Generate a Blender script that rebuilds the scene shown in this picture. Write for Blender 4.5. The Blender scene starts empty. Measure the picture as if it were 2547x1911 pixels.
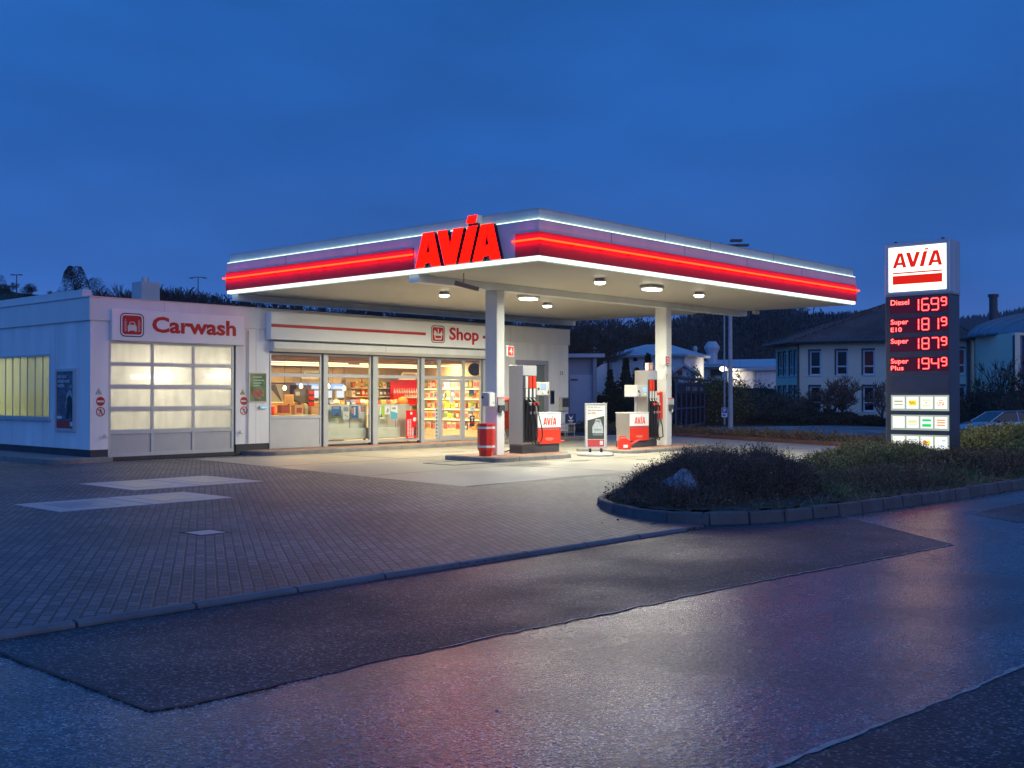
import bpy, bmesh, math, random
import numpy as np
from mathutils import Vector, Matrix
C = bpy.context.scene.collection
R = math.radians
PI = math.pi
sc = bpy.context.scene

# ------------------------------------------------------------------ camera
CAMZ, YAW, PITCH, FPX = 1.70, 42.121, 0.543, 2689.0
cd = bpy.data.cameras.new('camera'); cam = bpy.data.objects.new('camera', cd); C.objects.link(cam)
cd.sensor_width = 36.0; cd.lens = FPX / 2547 * 36.0
cd.clip_start = 0.1; cd.clip_end = 8000
cam.location = (0, 0, CAMZ); cam.rotation_euler = (R(90 + PITCH), 0, R(YAW - 90))
sc.camera = cam
# ------------------------------------------------------------------ world: dusk sky
w = bpy.data.worlds.new('World'); sc.world = w; w.use_nodes = True
nt = w.node_tree; N = nt.nodes; L = nt.links; N.clear()
out = N.new('ShaderNodeOutputWorld'); bg = N.new('ShaderNodeBackground'); L.new(bg.outputs[0], out.inputs[0])
tc = N.new('ShaderNodeTexCoord'); sep = N.new('ShaderNodeSeparateXYZ'); L.new(tc.outputs['Generated'], sep.inputs[0])
ramp = N.new('ShaderNodeValToRGB'); L.new(sep.outputs['Z'], ramp.inputs[0])
cr = ramp.color_ramp
cr.elements[0].position = 0.0; cr.elements[0].color = (.105, .185, .505, 1)
cr.elements[1].position = 1.0; cr.elements[1].color = (.014, .098, .325, 1)
for p, c in ((.05, (.068, .160, .510, 1)), (.10, (.035, .135, .475, 1)), (.22, (.017, .112, .425, 1)), (.40, (.012, .098, .365, 1))):
    e = cr.elements.new(p); e.color = c
mp = N.new('ShaderNodeMapping'); L.new(tc.outputs['Generated'], mp.inputs[0]); mp.inputs['Scale'].default_value = (1.6, 1.6, 5.0)
nz = N.new('ShaderNodeTexNoise'); L.new(mp.outputs[0], nz.inputs['Vector']); nz.inputs['Scale'].default_value = 2.6; nz.inputs['Detail'].default_value = 6; nz.inputs['Roughness'].default_value = .45
cl = N.new('ShaderNodeMapRange'); L.new(nz.outputs['Fac'], cl.inputs[0]); cl.inputs[1].default_value = .3; cl.inputs[2].default_value = .7; cl.inputs[3].default_value = .88; cl.inputs[4].default_value = 1.20
# afterglow: the sky is brighter away to the left (-X) and behind the camera
dt = N.new('ShaderNodeVectorMath'); dt.operation = 'DOT_PRODUCT'; L.new(tc.outputs['Generated'], dt.inputs[0]); dt.inputs[1].default_value = (-.85, -.15, .1)
ag = N.new('ShaderNodeMapRange'); L.new(dt.outputs['Value'], ag.inputs[0]); ag.inputs[1].default_value = -1; ag.inputs[2].default_value = 1; ag.inputs[3].default_value = .93; ag.inputs[4].default_value = 1.85
mu = N.new('ShaderNodeMath'); mu.operation = 'MULTIPLY'; L.new(cl.outputs[0], mu.inputs[0]); L.new(ag.outputs[0], mu.inputs[1])
tw_ = N.new('ShaderNodeMapRange'); L.new(dt.outputs['Value'], tw_.inputs[0]); tw_.inputs[1].default_value = -.5; tw_.inputs[2].default_value = .8
tm = N.new('ShaderNodeMix'); tm.data_type = 'RGBA'; tm.blend_type = 'MULTIPLY'; L.new(tw_.outputs[0], tm.inputs[0]); L.new(ramp.outputs[0], tm.inputs[6]); tm.inputs[7].default_value = (.45, 1.0, 1.08, 1)
# paler, greyer sky added out of view (-Y) to light the office less blue
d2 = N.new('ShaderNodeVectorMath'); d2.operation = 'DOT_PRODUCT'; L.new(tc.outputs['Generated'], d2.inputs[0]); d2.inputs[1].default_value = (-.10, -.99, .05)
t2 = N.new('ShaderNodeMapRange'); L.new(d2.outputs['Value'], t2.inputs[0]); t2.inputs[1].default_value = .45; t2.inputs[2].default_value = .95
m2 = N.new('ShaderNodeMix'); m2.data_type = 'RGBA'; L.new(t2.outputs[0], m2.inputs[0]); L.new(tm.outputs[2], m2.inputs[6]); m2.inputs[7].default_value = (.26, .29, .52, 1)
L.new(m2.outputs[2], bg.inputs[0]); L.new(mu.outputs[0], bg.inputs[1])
sc.view_settings.view_transform = 'Standard'; sc.view_settings.look = 'None'
sc.view_settings.exposure = 0.0; sc.view_settings.gamma = 1.0
sc.cycles.use_denoising = True
sc.cycles.max_bounces = 6; sc.cycles.diffuse_bounces = 3; sc.cycles.glossy_bounces = 3; sc.cycles.transmission_bounces = 4
sc.cycles.transparent_max_bounces = 8; sc.cycles.caustics_reflective = False; sc.cycles.caustics_refractive = False
sc.cycles.sample_clamp_indirect = 4.0; sc.cycles.blur_glossy = 0.5


def area_light(name, loc, sx, sy, power, col, rot=(0, 0, 0), shape='RECTANGLE', spread=180):
    l = bpy.data.lights.new(name, 'AREA'); l.shape = shape; l.size = sx; l.size_y = sy; l.energy = power; l.color = col; l.spread = R(spread)
    o = bpy.data.objects.new(name, l); C.objects.link(o); o.location = loc; o.rotation_euler = rot
    return o


# forecourt lamps under the canopy (their housings are built with the canopy)
LAMPS = [(21.27, 21.8, 0), (23.6, 20.7, 1), (25.99, 22.0, 0), (21.4, 16.4, 0), (23.65, 16.4, 1), (26.1, 16.5, 0)]

# ------------------------------------------------------------------ helpers
S22 = 2547 / 2212
cy, sy_ = math.cos(R(YAW)), math.sin(R(YAW))


def at(u, v, D):
    """world point seen at pixel (u,v) of the 2212-wide photo at horizontal distance D"""
    a = u * S22 - 1273.5; b = v * S22 - 955.5; p = R(PITCH)
    x = cy * math.cos(p) * FPX + sy_ * a + cy * math.sin(p) * b
    y = sy_ * math.cos(p) * FPX - cy * a + sy_ * math.sin(p) * b
    z = math.sin(p) * FPX - math.cos(p) * b
    k = D / math.hypot(x, y)
    return Vector((x * k, y * k, CAMZ + z * k))


class Frame:
    def __init__(s, o, ux, uz=(0, 0, 1)):
        s.o = Vector(o); s.ux = Vector(ux).normalized(); s.uz = Vector(uz).normalized(); s.n = s.ux.cross(s.uz)

    def p(s, a, b, d=0.0): return s.o + s.ux * a + s.uz * b + s.n * d


def FY(y): return Frame((0, y, 0), (1, 0, 0))            # faces -Y, coordinates (x, z)
def FX(x): return Frame((x, 0, 0), (0, -1, 0))           # faces -X, coordinates (-y, z)


_tcache = {}


def text_mesh(s, bold=0.0, sp=1.0):
    k = (s, bold, sp)
    if k not in _tcache:
        c = bpy.data.curves.new('t', 'FONT'); c.body = s; c.size = 1; c.offset = bold; c.resolution_u = 3; c.space_character = sp
        c.align_x = 'CENTER' if '\n' in s else 'LEFT'
        o = bpy.data.objects.new('t', c); C.objects.link(o)
        bpy.context.view_layer.update()
        dg = bpy.context.evaluated_depsgraph_get()
        m = bpy.data.meshes.new_from_object(o.evaluated_get(dg))
        v = [tuple(x.co) for x in m.vertices]; f = [tuple(p.vertices) for p in m.polygons]
        bpy.data.objects.remove(o); bpy.data.meshes.remove(m); bpy.data.curves.remove(c)
        _tcache[k] = (v, f)
    return _tcache[k]


def shape_mesh(loops, ext):
    c = bpy.data.curves.new('s', 'CURVE'); c.dimensions = '2D'; c.fill_mode = 'BOTH'; c.extrude = ext / 2
    for lp in loops:
        sp = c.splines.new('POLY'); sp.points.add(len(lp) - 1)
        for i, q in enumerate(lp): sp.points[i].co = (q[0], q[1], 0, 1)
        sp.use_cyclic_u = True
    o = bpy.data.objects.new('s', c); C.objects.link(o); bpy.context.view_layer.update()
    dg = bpy.context.evaluated_depsgraph_get()
    m = bpy.data.meshes.new_from_object(o.evaluated_get(dg))
    v = [tuple(x.co) for x in m.vertices]; f = [tuple(p.vertices) for p in m.polygons]
    bpy.data.objects.remove(o); bpy.data.meshes.remove(m); bpy.data.curves.remove(c)
    return v, f


class MB:
    def __init__(s): s.v = []; s.f = []

    def add(s, vs, fs):
        k = len(s.v); s.v += [tuple(q) for q in vs]; s.f += [tuple(i + k for i in f) for f in fs]; return s

    def box(s, x0, x1, y0, y1, z0, z1):
        v = [(x, y, z) for z in (z0, z1) for y in (y0, y1) for x in (x0, x1)]
        return s.add(v, [(0, 2, 3, 1), (4, 5, 7, 6), (0, 1, 5, 4), (2, 6, 7, 3), (0, 4, 6, 2), (1, 3, 7, 5)])

    def plate(s, F, a0, a1, b0, b1, d0=0.0, d1=.01):
        v = [F.p(a, b, d) for d in (d0, d1) for b in (b0, b1) for a in (a0, a1)]
        return s.add(v, [(0, 2, 3, 1), (4, 5, 7, 6), (0, 1, 5, 4), (2, 6, 7, 3), (0, 4, 6, 2), (1, 3, 7, 5)])

    def poly(s, F, pts, d0=0.0, d1=.01):
        n = len(pts); v = [F.p(a, b, d0) for a, b in pts] + [F.p(a, b, d1) for a, b in pts]
        return s.add(v, [tuple(range(n))[::-1], tuple(range(n, 2 * n))] + [(i, (i + 1) % n, (i + 1) % n + n, i + n) for i in range(n)])

    def prism(s, pts, z0, z1):
        n = len(pts); v = [(x, y, z0) for x, y in pts] + [(x, y, z1) for x, y in pts]
        return s.add(v, [tuple(range(n))[::-1], tuple(range(n, 2 * n))] + [(i, (i + 1) % n, (i + 1) % n + n, i + n) for i in range(n)])

    def cyl(s, p0, p1, r0, r1=None, n=12, cap=True):
        p0 = Vector(p0); p1 = Vector(p1); r1 = r0 if r1 is None else r1
        d = (p1 - p0).normalized(); a = d.orthogonal().normalized(); b = d.cross(a)
        v = [p0 + (a * math.cos(2 * PI * i / n) + b * math.sin(2 * PI * i / n)) * r0 for i in range(n)]
        v += [p1 + (a * math.cos(2 * PI * i / n) + b * math.sin(2 * PI * i / n)) * r1 for i in range(n)]
        f = [(i, (i + 1) % n, (i + 1) % n + n, i + n) for i in range(n)]
        if cap: f += [tuple(range(n))[::-1], tuple(range(n, 2 * n))]
        return s.add(v, f)

    def tube(s, pts, r, n=8):
        for a, b in zip(pts[:-1], pts[1:]): s.cyl(a, b, r, r, n)
        return s

    def lathe(s, c, prof, n=24):
        c = Vector(c); k = len(prof)
        v = [(c.x + r * math.cos(2 * PI * i / n), c.y + r * math.sin(2 * PI * i / n), c.z + z) for r, z in prof for i in range(n)]
        f = [(j * n + i, j * n + (i + 1) % n, (j + 1) * n + (i + 1) % n, (j + 1) * n + i) for j in range(k - 1) for i in range(n)]
        f += [tuple(range(n))[::-1], tuple(range((k - 1) * n, k * n))]
        return s.add(v, f)

    def ball(s, c, rx, ry=None, rz=None, n=14):
        ry = ry or rx; rz = rz or rx; c = Vector(c); v = []; f = []
        m = n // 2 + 1
        for j in range(m + 1):
            t = PI * j / m
            for i in range(n): v.append((c.x + rx * math.sin(t) * math.cos(2 * PI * i / n), c.y + ry * math.sin(t) * math.sin(2 * PI * i / n), c.z - rz * math.cos(t)))
        for j in range(m):
            for i in range(n): f.append((j * n + i, j * n + (i + 1) % n, (j + 1) * n + (i + 1) % n, (j + 1) * n + i))
        return s.add(v, f)

    def text(s, F, t, a0, a1, b0, b1, d=.004, bold=0.0, keep=False):
        v, f = text_mesh(t, bold)
        if not v: return s
        x0 = min(q[0] for q in v); x1 = max(q[0] for q in v); y0 = min(q[1] for q in v); y1 = max(q[1] for q in v)
        k = (b1 - b0) / (y1 - y0); kx = k if keep else (a1 - a0) / (x1 - x0)
        return s.add([F.p(a0 + (q[0] - x0) * kx, b0 + (q[1] - y0) * k, d) for q in v], f)

    def shape(s, F, loops, d0=0.0, d1=.01):
        v, f = shape_mesh(loops, d1 - d0)
        return s.add([F.p(q[0], q[1], (d0 + d1) / 2 + q[2]) for q in v], f)

    def quad(s, *p): return s.add(p, [tuple(range(len(p)))])

    def build(s, name, m, parent=None, smooth=False, bevel=0, local=False, seg=1):
        me = bpy.data.meshes.new(name)
        org = Vector((0, 0, 0))
        if parent is not None and not local:
            q = parent
            while q is not None: org += q.location; q = q.parent
        me.from_pydata([(a - org.x, b - org.y, c - org.z) for a, b, c in s.v], [], s.f)
        me.update()
        if bevel or smooth:
            bm = bmesh.new(); bm.from_mesh(me)
            bmesh.ops.remove_doubles(bm, verts=bm.verts, dist=1e-5)
            bm.to_mesh(me); bm.free()
        if smooth:
            me.polygons.foreach_set('use_smooth', [True] * len(me.polygons))
            try: me.set_sharp_from_angle(angle=R(35))
            except Exception: pass
        me.materials.append(m)
        o = bpy.data.objects.new(name, me); C.objects.link(o)
        if parent is not None: o.parent = parent
        if bevel:
            md = o.modifiers.new('bevel', 'BEVEL'); md.width = bevel; md.segments = seg; md.limit_method = 'ANGLE'; md.angle_limit = R(40)
        return o


ORD = ['first', 'second', 'third', 'fourth', 'fifth', 'sixth', 'seventh', 'eighth', 'ninth', 'tenth', 'eleventh', 'twelfth', 'thirteenth', 'fourteenth', 'fifteenth', 'sixteenth', 'seventeenth', 'eighteenth', 'nineteenth', 'twentieth', 'twenty-first', 'twenty-second', 'twenty-third', 'twenty-fourth', 'twenty-fifth', 'twenty-sixth', 'twenty-seventh', 'twenty-eighth']
_cnt = {}


def tag(o, label=None, cat=None, group=None, kind=None):
    if label: o['label'] = label
    if cat: o['category'] = cat
    if group: o['group'] = group
    if kind: o['kind'] = kind
    return o


def thing(name, loc, label, cat, group=None, rz=0):
    o = bpy.data.objects.new(name, None); C.objects.link(o); o.location = loc; o.rotation_euler = (0, 0, rz)
    return tag(o, label, cat, group)


def dup(root, loc, rz=0, label=None, sc_=None, group=None):
    r = root.copy(); C.objects.link(r); r.location = loc; r.rotation_euler = (0, 0, rz)
    if sc_: r.scale = (sc_,) * 3 if not isinstance(sc_, tuple) else sc_
    if label: r['label'] = label
    if group: r['group'] = group
    for ch in list(root.children):
        c = ch.copy(); C.objects.link(c); c.parent = r
        for g in ch.children:
            d = g.copy(); C.objects.link(d); d.parent = c
    return r


# ------------------------------------------------------------------ materials
def mat(name, col, rough=.5, metal=0, var=.07, scale=3.0, bump=0.0, bscale=80.0, emit=None, es=0, spec=.5, coat=0, rvar=0.0, col2=None, stretch=None):
    m = bpy.data.materials.new(name); m.use_nodes = True; nt = m.node_tree; N = nt.nodes; L = nt.links
    b = N['Principled BSDF']
    b.inputs['Roughness'].default_value = rough; b.inputs['Metallic'].default_value = metal
    b.inputs['Specular IOR Level'].default_value = spec; b.inputs['Coat Weight'].default_value = coat
    g = N.new('ShaderNodeNewGeometry'); vec = g.outputs['Position']
    if stretch:
        q = N.new('ShaderNodeMapping'); L.new(vec, q.inputs[0]); q.inputs['Scale'].default_value = stretch; vec = q.outputs[0]
    if var or col2:
        n = N.new('ShaderNodeTexNoise'); n.inputs['Scale'].default_value = scale; n.inputs['Detail'].default_value = 6; n.inputs['Roughness'].default_value = .6
        L.new(vec, n.inputs['Vector'])
        mr = N.new('ShaderNodeMapRange'); L.new(n.outputs['Fac'], mr.inputs[0]); mr.inputs[1].default_value = .32; mr.inputs[2].default_value = .68
        mx = N.new('ShaderNodeMix'); mx.data_type = 'RGBA'; L.new(mr.outputs[0], mx.inputs[0])
        a = tuple(c * (1 - var) for c in col); c2 = col2 or tuple(min(1, c * (1 + var)) for c in col)
        mx.inputs[6].default_value = (*a, 1); mx.inputs[7].default_value = (*c2, 1)
        L.new(mx.outputs[2], b.inputs['Base Color'])
        if rvar:
            m2 = N.new('ShaderNodeMapRange'); L.new(n.outputs['Fac'], m2.inputs[0]); m2.inputs[1].default_value = .35; m2.inputs[2].default_value = .65
            m2.inputs[3].default_value = rough - rvar; m2.inputs[4].default_value = rough + rvar; L.new(m2.outputs[0], b.inputs['Roughness'])
    else:
        b.inputs['Base Color'].default_value = (*col, 1)
    if bump:
        n2 = N.new('ShaderNodeTexNoise'); n2.inputs['Scale'].default_value = bscale; n2.inputs['Detail'].default_value = 3; L.new(g.outputs['Position'], n2.inputs['Vector'])
        bp = N.new('ShaderNodeBump'); bp.inputs['Strength'].default_value = bump; bp.inputs['Distance'].default_value = .02; L.new(n2.outputs['Fac'], bp.inputs['Height']); L.new(bp.outputs[0], b.inputs['Normal'])
    if emit:
        b.inputs['Emission Color'].default_value = (*emit, 1); b.inputs['Emission Strength'].default_value = es
    return m


def emat(name, col, s):
    m = bpy.data.materials.new(name); m.use_nodes = True; N = m.node_tree.nodes; L = m.node_tree.links
    N.clear(); o = N.new('ShaderNodeOutputMaterial'); e = N.new('ShaderNodeEmission'); e.inputs[0].default_value = (*col, 1); e.inputs[1].default_value = s
    L.new(e.outputs[0], o.inputs[0]); return m


def schlick(N, L, f0=.04, gain=1.0):
    lw = N.new('ShaderNodeLayerWeight'); lw.inputs['Blend'].default_value = .5
    p = N.new('ShaderNodeMath'); p.operation = 'POWER'; L.new(lw.outputs['Facing'], p.inputs[0]); p.inputs[1].default_value = 5
    m = N.new('ShaderNodeMath'); m.operation = 'MULTIPLY_ADD'; L.new(p.outputs[0], m.inputs[0]); m.inputs[1].default_value = (1 - f0) * gain; m.inputs[2].default_value = f0 * gain
    m.use_clamp = True; return m


def glass_mat(name, tint=(1, 1, 1), ior=1.45, rough=.02, boost=1.0):
    m = bpy.data.materials.new(name); m.use_nodes = True; N = m.node_tree.nodes; L = m.node_tree.links
    N.clear(); o = N.new('ShaderNodeOutputMaterial'); t = N.new('ShaderNodeBsdfTransparent'); t.inputs[0].default_value = (*tint, 1)
    g = N.new('ShaderNodeBsdfGlossy'); g.inputs['Roughness'].default_value = rough; mm = schlick(N, L, ((ior - 1) / (ior + 1)) ** 2, boost)
    x = N.new('ShaderNodeMixShader'); L.new(mm.outputs[0], x.inputs[0]); L.new(t.outputs[0], x.inputs[1]); L.new(g.outputs[0], x.inputs[2]); L.new(x.outputs[0], o.inputs[0])
    return m


def frosted_mat(name, col, clear=.1, streak=True):
    """milky pane: translucent sheet with a little clear view and a gloss"""
    m = bpy.data.materials.new(name); m.use_nodes = True; N = m.node_tree.nodes; L = m.node_tree.links
    N.clear(); o = N.new('ShaderNodeOutputMaterial')
    tl = N.new('ShaderNodeBsdfTranslucent'); df = N.new('ShaderNodeBsdfDiffuse'); df.inputs[0].default_value = (*col, 1)
    tr = N.new('ShaderNodeBsdfTransparent'); gl = N.new('ShaderNodeBsdfGlossy'); gl.inputs['Roughness'].default_value = .06
    geo = N.new('ShaderNodeNewGeometry'); q = N.new('ShaderNodeMapping'); L.new(geo.outputs['Position'], q.inputs[0]); q.inputs['Scale'].default_value = (2.2, 2.2, .5)
    n = N.new('ShaderNodeTexNoise'); n.inputs['Scale'].default_value = 2.2; n.inputs['Detail'].default_value = 5; L.new(q.outputs[0], n.inputs['Vector'])
    mr = N.new('ShaderNodeMapRange'); L.new(n.outputs['Fac'], mr.inputs[0]); mr.inputs[1].default_value = .35; mr.inputs[2].default_value = .7; mr.inputs[3].default_value = 1.0; mr.inputs[4].default_value = .82 if streak else .93
    mc = N.new('ShaderNodeVectorMath'); mc.operation = 'SCALE'; mc.inputs[0].default_value = col; L.new(mr.outputs[0], mc.inputs['Scale']); L.new(mc.outputs[0], tl.inputs[0])
    a = N.new('ShaderNodeMixShader'); a.inputs[0].default_value = .18; L.new(tl.outputs[0], a.inputs[1]); L.new(df.outputs[0], a.inputs[2])
    b = N.new('ShaderNodeMixShader'); b.inputs[0].default_value = clear; L.new(a.outputs[0], b.inputs[1]); L.new(tr.outputs[0], b.inputs[2])
    f = schlick(N, L, .035)
    c = N.new('ShaderNodeMixShader'); L.new(f.outputs[0], c.inputs[0]); L.new(b.outputs[0], c.inputs[1]); L.new(gl.outputs[0], c.inputs[2]); L.new(c.outputs[0], o.inputs[0])
    return m


def asphalt_mat(name, c0, c1, rough, wet=.12, grain=.5, speck=.3, spec=.6):
    m = bpy.data.materials.new(name); m.use_nodes = True; nt = m.node_tree; N = nt.nodes; L = nt.links; b = N['Principled BSDF']
    b.inputs['Specular IOR Level'].default_value = spec
    g = N.new('ShaderNodeNewGeometry')
    v1 = N.new('ShaderNodeTexVoronoi'); v1.inputs['Scale'].default_value = 72; L.new(g.outputs['Position'], v1.inputs['Vector'])
    v2 = N.new('ShaderNodeTexVoronoi'); v2.inputs['Scale'].default_value = 34; L.new(g.outputs['Position'], v2.inputs['Vector'])
    big = N.new('ShaderNodeTexNoise'); big.inputs['Scale'].default_value = .45; big.inputs['Detail'].default_value = 6; big.inputs['Roughness'].default_value = .6; L.new(g.outputs['Position'], big.inputs['Vector'])
    sp1 = N.new('ShaderNodeSeparateColor'); L.new(v1.outputs['Color'], sp1.inputs[0]); sp2 = N.new('ShaderNodeSeparateColor'); L.new(v2.outputs['Color'], sp2.inputs[0])
    av = N.new('ShaderNodeMath'); av.operation = 'MULTIPLY'; L.new(sp1.outputs[0], av.inputs[0]); L.new(sp2.outputs[1], av.inputs[1])
    mx = N.new('ShaderNodeMix'); mx.data_type = 'RGBA'; mx.inputs[6].default_value = (*c0, 1); mx.inputs[7].default_value = (*c1, 1); L.new(av.outputs[0], mx.inputs[0])
    # scattered pale stones
    th = N.new('ShaderNodeMath'); th.operation = 'GREATER_THAN'; L.new(sp1.outputs[2], th.inputs[0]); th.inputs[1].default_value = .90
    ts = N.new('ShaderNodeMath'); ts.operation = 'MULTIPLY'; L.new(th.outputs[0], ts.inputs[0]); ts.inputs[1].default_value = speck
    m3 = N.new('ShaderNodeMix'); m3.data_type = 'RGBA'; L.new(ts.outputs[0], m3.inputs[0]); L.new(mx.outputs[2], m3.inputs[6]); m3.inputs[7].default_value = (.55, .52, .52, 1)
    mb = N.new('ShaderNodeMapRange'); L.new(big.outputs['Fac'], mb.inputs[0]); mb.inputs[1].default_value = .35; mb.inputs[2].default_value = .65; mb.inputs[3].default_value = .62; mb.inputs[4].default_value = 1.25
    vs = N.new('ShaderNodeVectorMath'); vs.operation = 'SCALE'; L.new(m3.outputs[2], vs.inputs[0]); L.new(mb.outputs[0], vs.inputs['Scale']); L.new(vs.outputs[0], b.inputs['Base Color'])
    ty = N.new('ShaderNodeMapping'); L.new(g.outputs['Position'], ty.inputs[0]); ty.inputs['Rotation'].default_value = (0, 0, R(3)); ty.inputs['Scale'].default_value = (.16, 1.3, 1)
    tn = N.new('ShaderNodeTexNoise'); tn.inputs['Scale'].default_value = 1.3; tn.inputs['Detail'].default_value = 5; L.new(ty.outputs[0], tn.inputs['Vector'])
    tr_ = N.new('ShaderNodeMapRange'); L.new(tn.outputs['Fac'], tr_.inputs[0]); tr_.inputs[1].default_value = .36; tr_.inputs[2].default_value = .62; tr_.inputs[3].default_value = .66; tr_.inputs[4].default_value = 1.15
    v4 = N.new('ShaderNodeVectorMath'); v4.operation = 'SCALE'; L.new(vs.outputs[0], v4.inputs[0]); L.new(tr_.outputs[0], v4.inputs['Scale']); L.new(v4.outputs[0], b.inputs['Base Color'])
    rr = N.new('ShaderNodeMapRange'); L.new(big.outputs['Fac'], rr.inputs[0]); rr.inputs[1].default_value = .38; rr.inputs[2].default_value = .60; rr.inputs[3].default_value = rough + wet; rr.inputs[4].default_value = rough - wet; L.new(rr.outputs[0], b.inputs['Roughness'])
    bp = N.new('ShaderNodeBump'); bp.inputs['Strength'].default_value = grain; bp.inputs['Distance'].default_value = .0028; L.new(v1.outputs['Distance'], bp.inputs['Height'])
    b2 = N.new('ShaderNodeBump'); b2.inputs['Strength'].default_value = grain; b2.inputs['Distance'].default_value = .0035; L.new(v2.outputs['Distance'], b2.inputs['Height']); L.new(bp.outputs[0], b2.inputs['Normal']); L.new(b2.outputs[0], b.inputs['Normal'])
    return m


def brick_mat(name, ca, cb, mortar, bw, bh, ang, rough=.6, msize=.008, bump=.6, rot3=None):
    m = bpy.data.materials.new(name); m.use_nodes = True; nt = m.node_tree; N = nt.nodes; L = nt.links; b = N['Principled BSDF']
    g = N.new('ShaderNodeNewGeometry'); q = N.new('ShaderNodeMapping'); L.new(g.outputs['Position'], q.inputs[0]); q.inputs['Rotation'].default_value = rot3 or (0, 0, ang)
    wn = N.new('ShaderNodeTexNoise'); wn.inputs['Scale'].default_value = 4.5; L.new(q.outputs[0], wn.inputs['Vector'])
    wv = N.new('ShaderNodeMix'); wv.data_type = 'VECTOR'; wv.inputs[0].default_value = .022; L.new(q.outputs[0], wv.inputs[4]); L.new(wn.outputs['Color'], wv.inputs[5])
    t = N.new('ShaderNodeTexBrick'); L.new(wv.outputs[1], t.inputs['Vector']); t.inputs['Scale'].default_value = 1
    t.inputs['Brick Width'].default_value = bw; t.inputs['Row Height'].default_value = bh; t.inputs['Mortar Size'].default_value = msize; t.inputs['Mortar Smooth'].default_value = .3
    t.inputs['Color1'].default_value = (*ca, 1); t.inputs['Color2'].default_value = (*cb, 1); t.inputs['Mortar'].default_value = (*mortar, 1); t.inputs['Bias'].default_value = 0
    big = N.new('ShaderNodeTexNoise'); big.inputs['Scale'].default_value = .45; big.inputs['Detail'].default_value = 6; L.new(g.outputs['Position'], big.inputs['Vector'])
    mb = N.new('ShaderNodeMapRange'); L.new(big.outputs['Fac'], mb.inputs[0]); mb.inputs[1].default_value = .35; mb.inputs[2].default_value = .65; mb.inputs[3].default_value = .62; mb.inputs[4].default_value = 1.22
    vs = N.new('ShaderNodeVectorMath'); vs.operation = 'SCALE'; L.new(t.outputs['Color'], vs.inputs[0]); L.new(mb.outputs[0], vs.inputs['Scale']); L.new(vs.outputs[0], b.inputs['Base Color'])
    b.inputs['Roughness'].default_value = rough
    fn = N.new('ShaderNodeTexNoise'); fn.inputs['Scale'].default_value = 60; L.new(g.outputs['Position'], fn.inputs['Vector'])
    iv = N.new('ShaderNodeMath'); iv.operation = 'MULTIPLY_ADD'; L.new(t.outputs['Fac'], iv.inputs[0]); iv.inputs[1].default_value = -1; L.new(fn.outputs['Fac'], iv.inputs[2])
    bp = N.new('ShaderNodeBump'); bp.inputs['Strength'].default_value = bump; bp.inputs['Distance'].default_value = .01; L.new(iv.outputs[0], bp.inputs['Height']); L.new(bp.outputs[0], b.inputs['Normal'])
    return m


M = {}
M['ground'] = mat('ground_soil', (.035, .04, .03), .9, var=.3, scale=.4)
M['asphalt'] = asphalt_mat('asphalt_worn', (.026, .024, .028), (.25, .22, .24), .265, .06, .50, .6, .75)
M['asphalt_dark'] = asphalt_mat('asphalt_new', (.010, .011, .016), (.095, .097, .12), .52, .08, .7, .40, .4)
M['lot'] = asphalt_mat('asphalt_lot', (.22, .21, .21), (.34, .33, .33), .6, .05, .3, .1, .4)
M['brick'] = brick_mat('block_paving', (.088, .086, .096), (.195, .182, .19), (.034, .032, .038), .20, .10, R(-58), .50, .012, 1.0)
M['concrete'] = mat('forecourt_concrete', (.33, .31, .255), .50, var=.22, scale=.7, bump=.12, bscale=50, rvar=.1)
M['kerb'] = mat('kerb_stone', (.23, .215, .20), .7, var=.25, scale=3, bump=.3, bscale=40)
M['kerb_dark'] = mat('kerb_stone_dark', (.105, .10, .10), .7, var=.25, scale=3, bump=.3, bscale=40)
M['kerb_road'] = mat('kerb_stone_road', (.17, .16, .17), .6, var=.2, scale=3, bump=.3, bscale=40)
M['red_paver'] = mat('red_paver', (.42, .24, .17), .7, var=.2, scale=6, bump=.2)
M['slab'] = mat('pale_slab', (.50, .47, .45), .42, var=.14, scale=3, bump=.1, rvar=.08)
M['steelplate'] = mat('steel_plate', (.50, .46, .42), .35, .6, var=.15, scale=9, bump=.15)
M['white'] = mat('white_cladding', (.76, .77, .74), .38, var=.08, scale=1.4, rvar=.05, stretch=(1, 1, .2))
M['white_wall'] = mat('white_render', (.84, .85, .83), .5, var=.11, scale=1.6, bump=.05, stretch=(1, 1, .16))
M['white_gloss'] = mat('white_gloss', (.88, .89, .87), .16, var=.03, scale=1)
M['alu'] = mat('aluminium_frame', (.55, .57, .56), .35, .3, var=.05)
M['alu_dark'] = mat('dark_gap', (.02, .02, .02), .6, var=0)
M['plinth'] = mat('plinth_dark', (.05, .05, .055), .7, var=.2, bump=.2)
M['soffit'] = None
M['red'] = mat('red_paint', (.78, .012, .012), .32, var=.05, scale=2)
M['red_dark'] = mat('red_letter', (.50, .012, .01), .4, var=.06, scale=3)
M['red_plastic'] = mat('red_plastic', (.70, .035, .02), .3, var=.05)
M['redorange'] = mat('pump_red', (.78, .045, .015), .35, var=.04)
M['black'] = mat('black_rubber', (.012, .012, .013), .45, var=.1)
M['dgrey'] = mat('dark_grey_metal', (.075, .078, .085), .45, .2, var=.08)
M['pylon'] = mat('pylon_grey', (.10, .095, .105), .4, .2, var=.08)
M['lgrey'] = mat('light_grey', (.50, .50, .48), .45, var=.05)
M['silver'] = mat('silver_paint', (.56, .57, .57), .35, .35, var=.04)
M['steel'] = mat('brushed_steel', (.56, .53, .48), .30, .8, var=.05, scale=.8, stretch=(1, 1, .3), rvar=.03)
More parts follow.
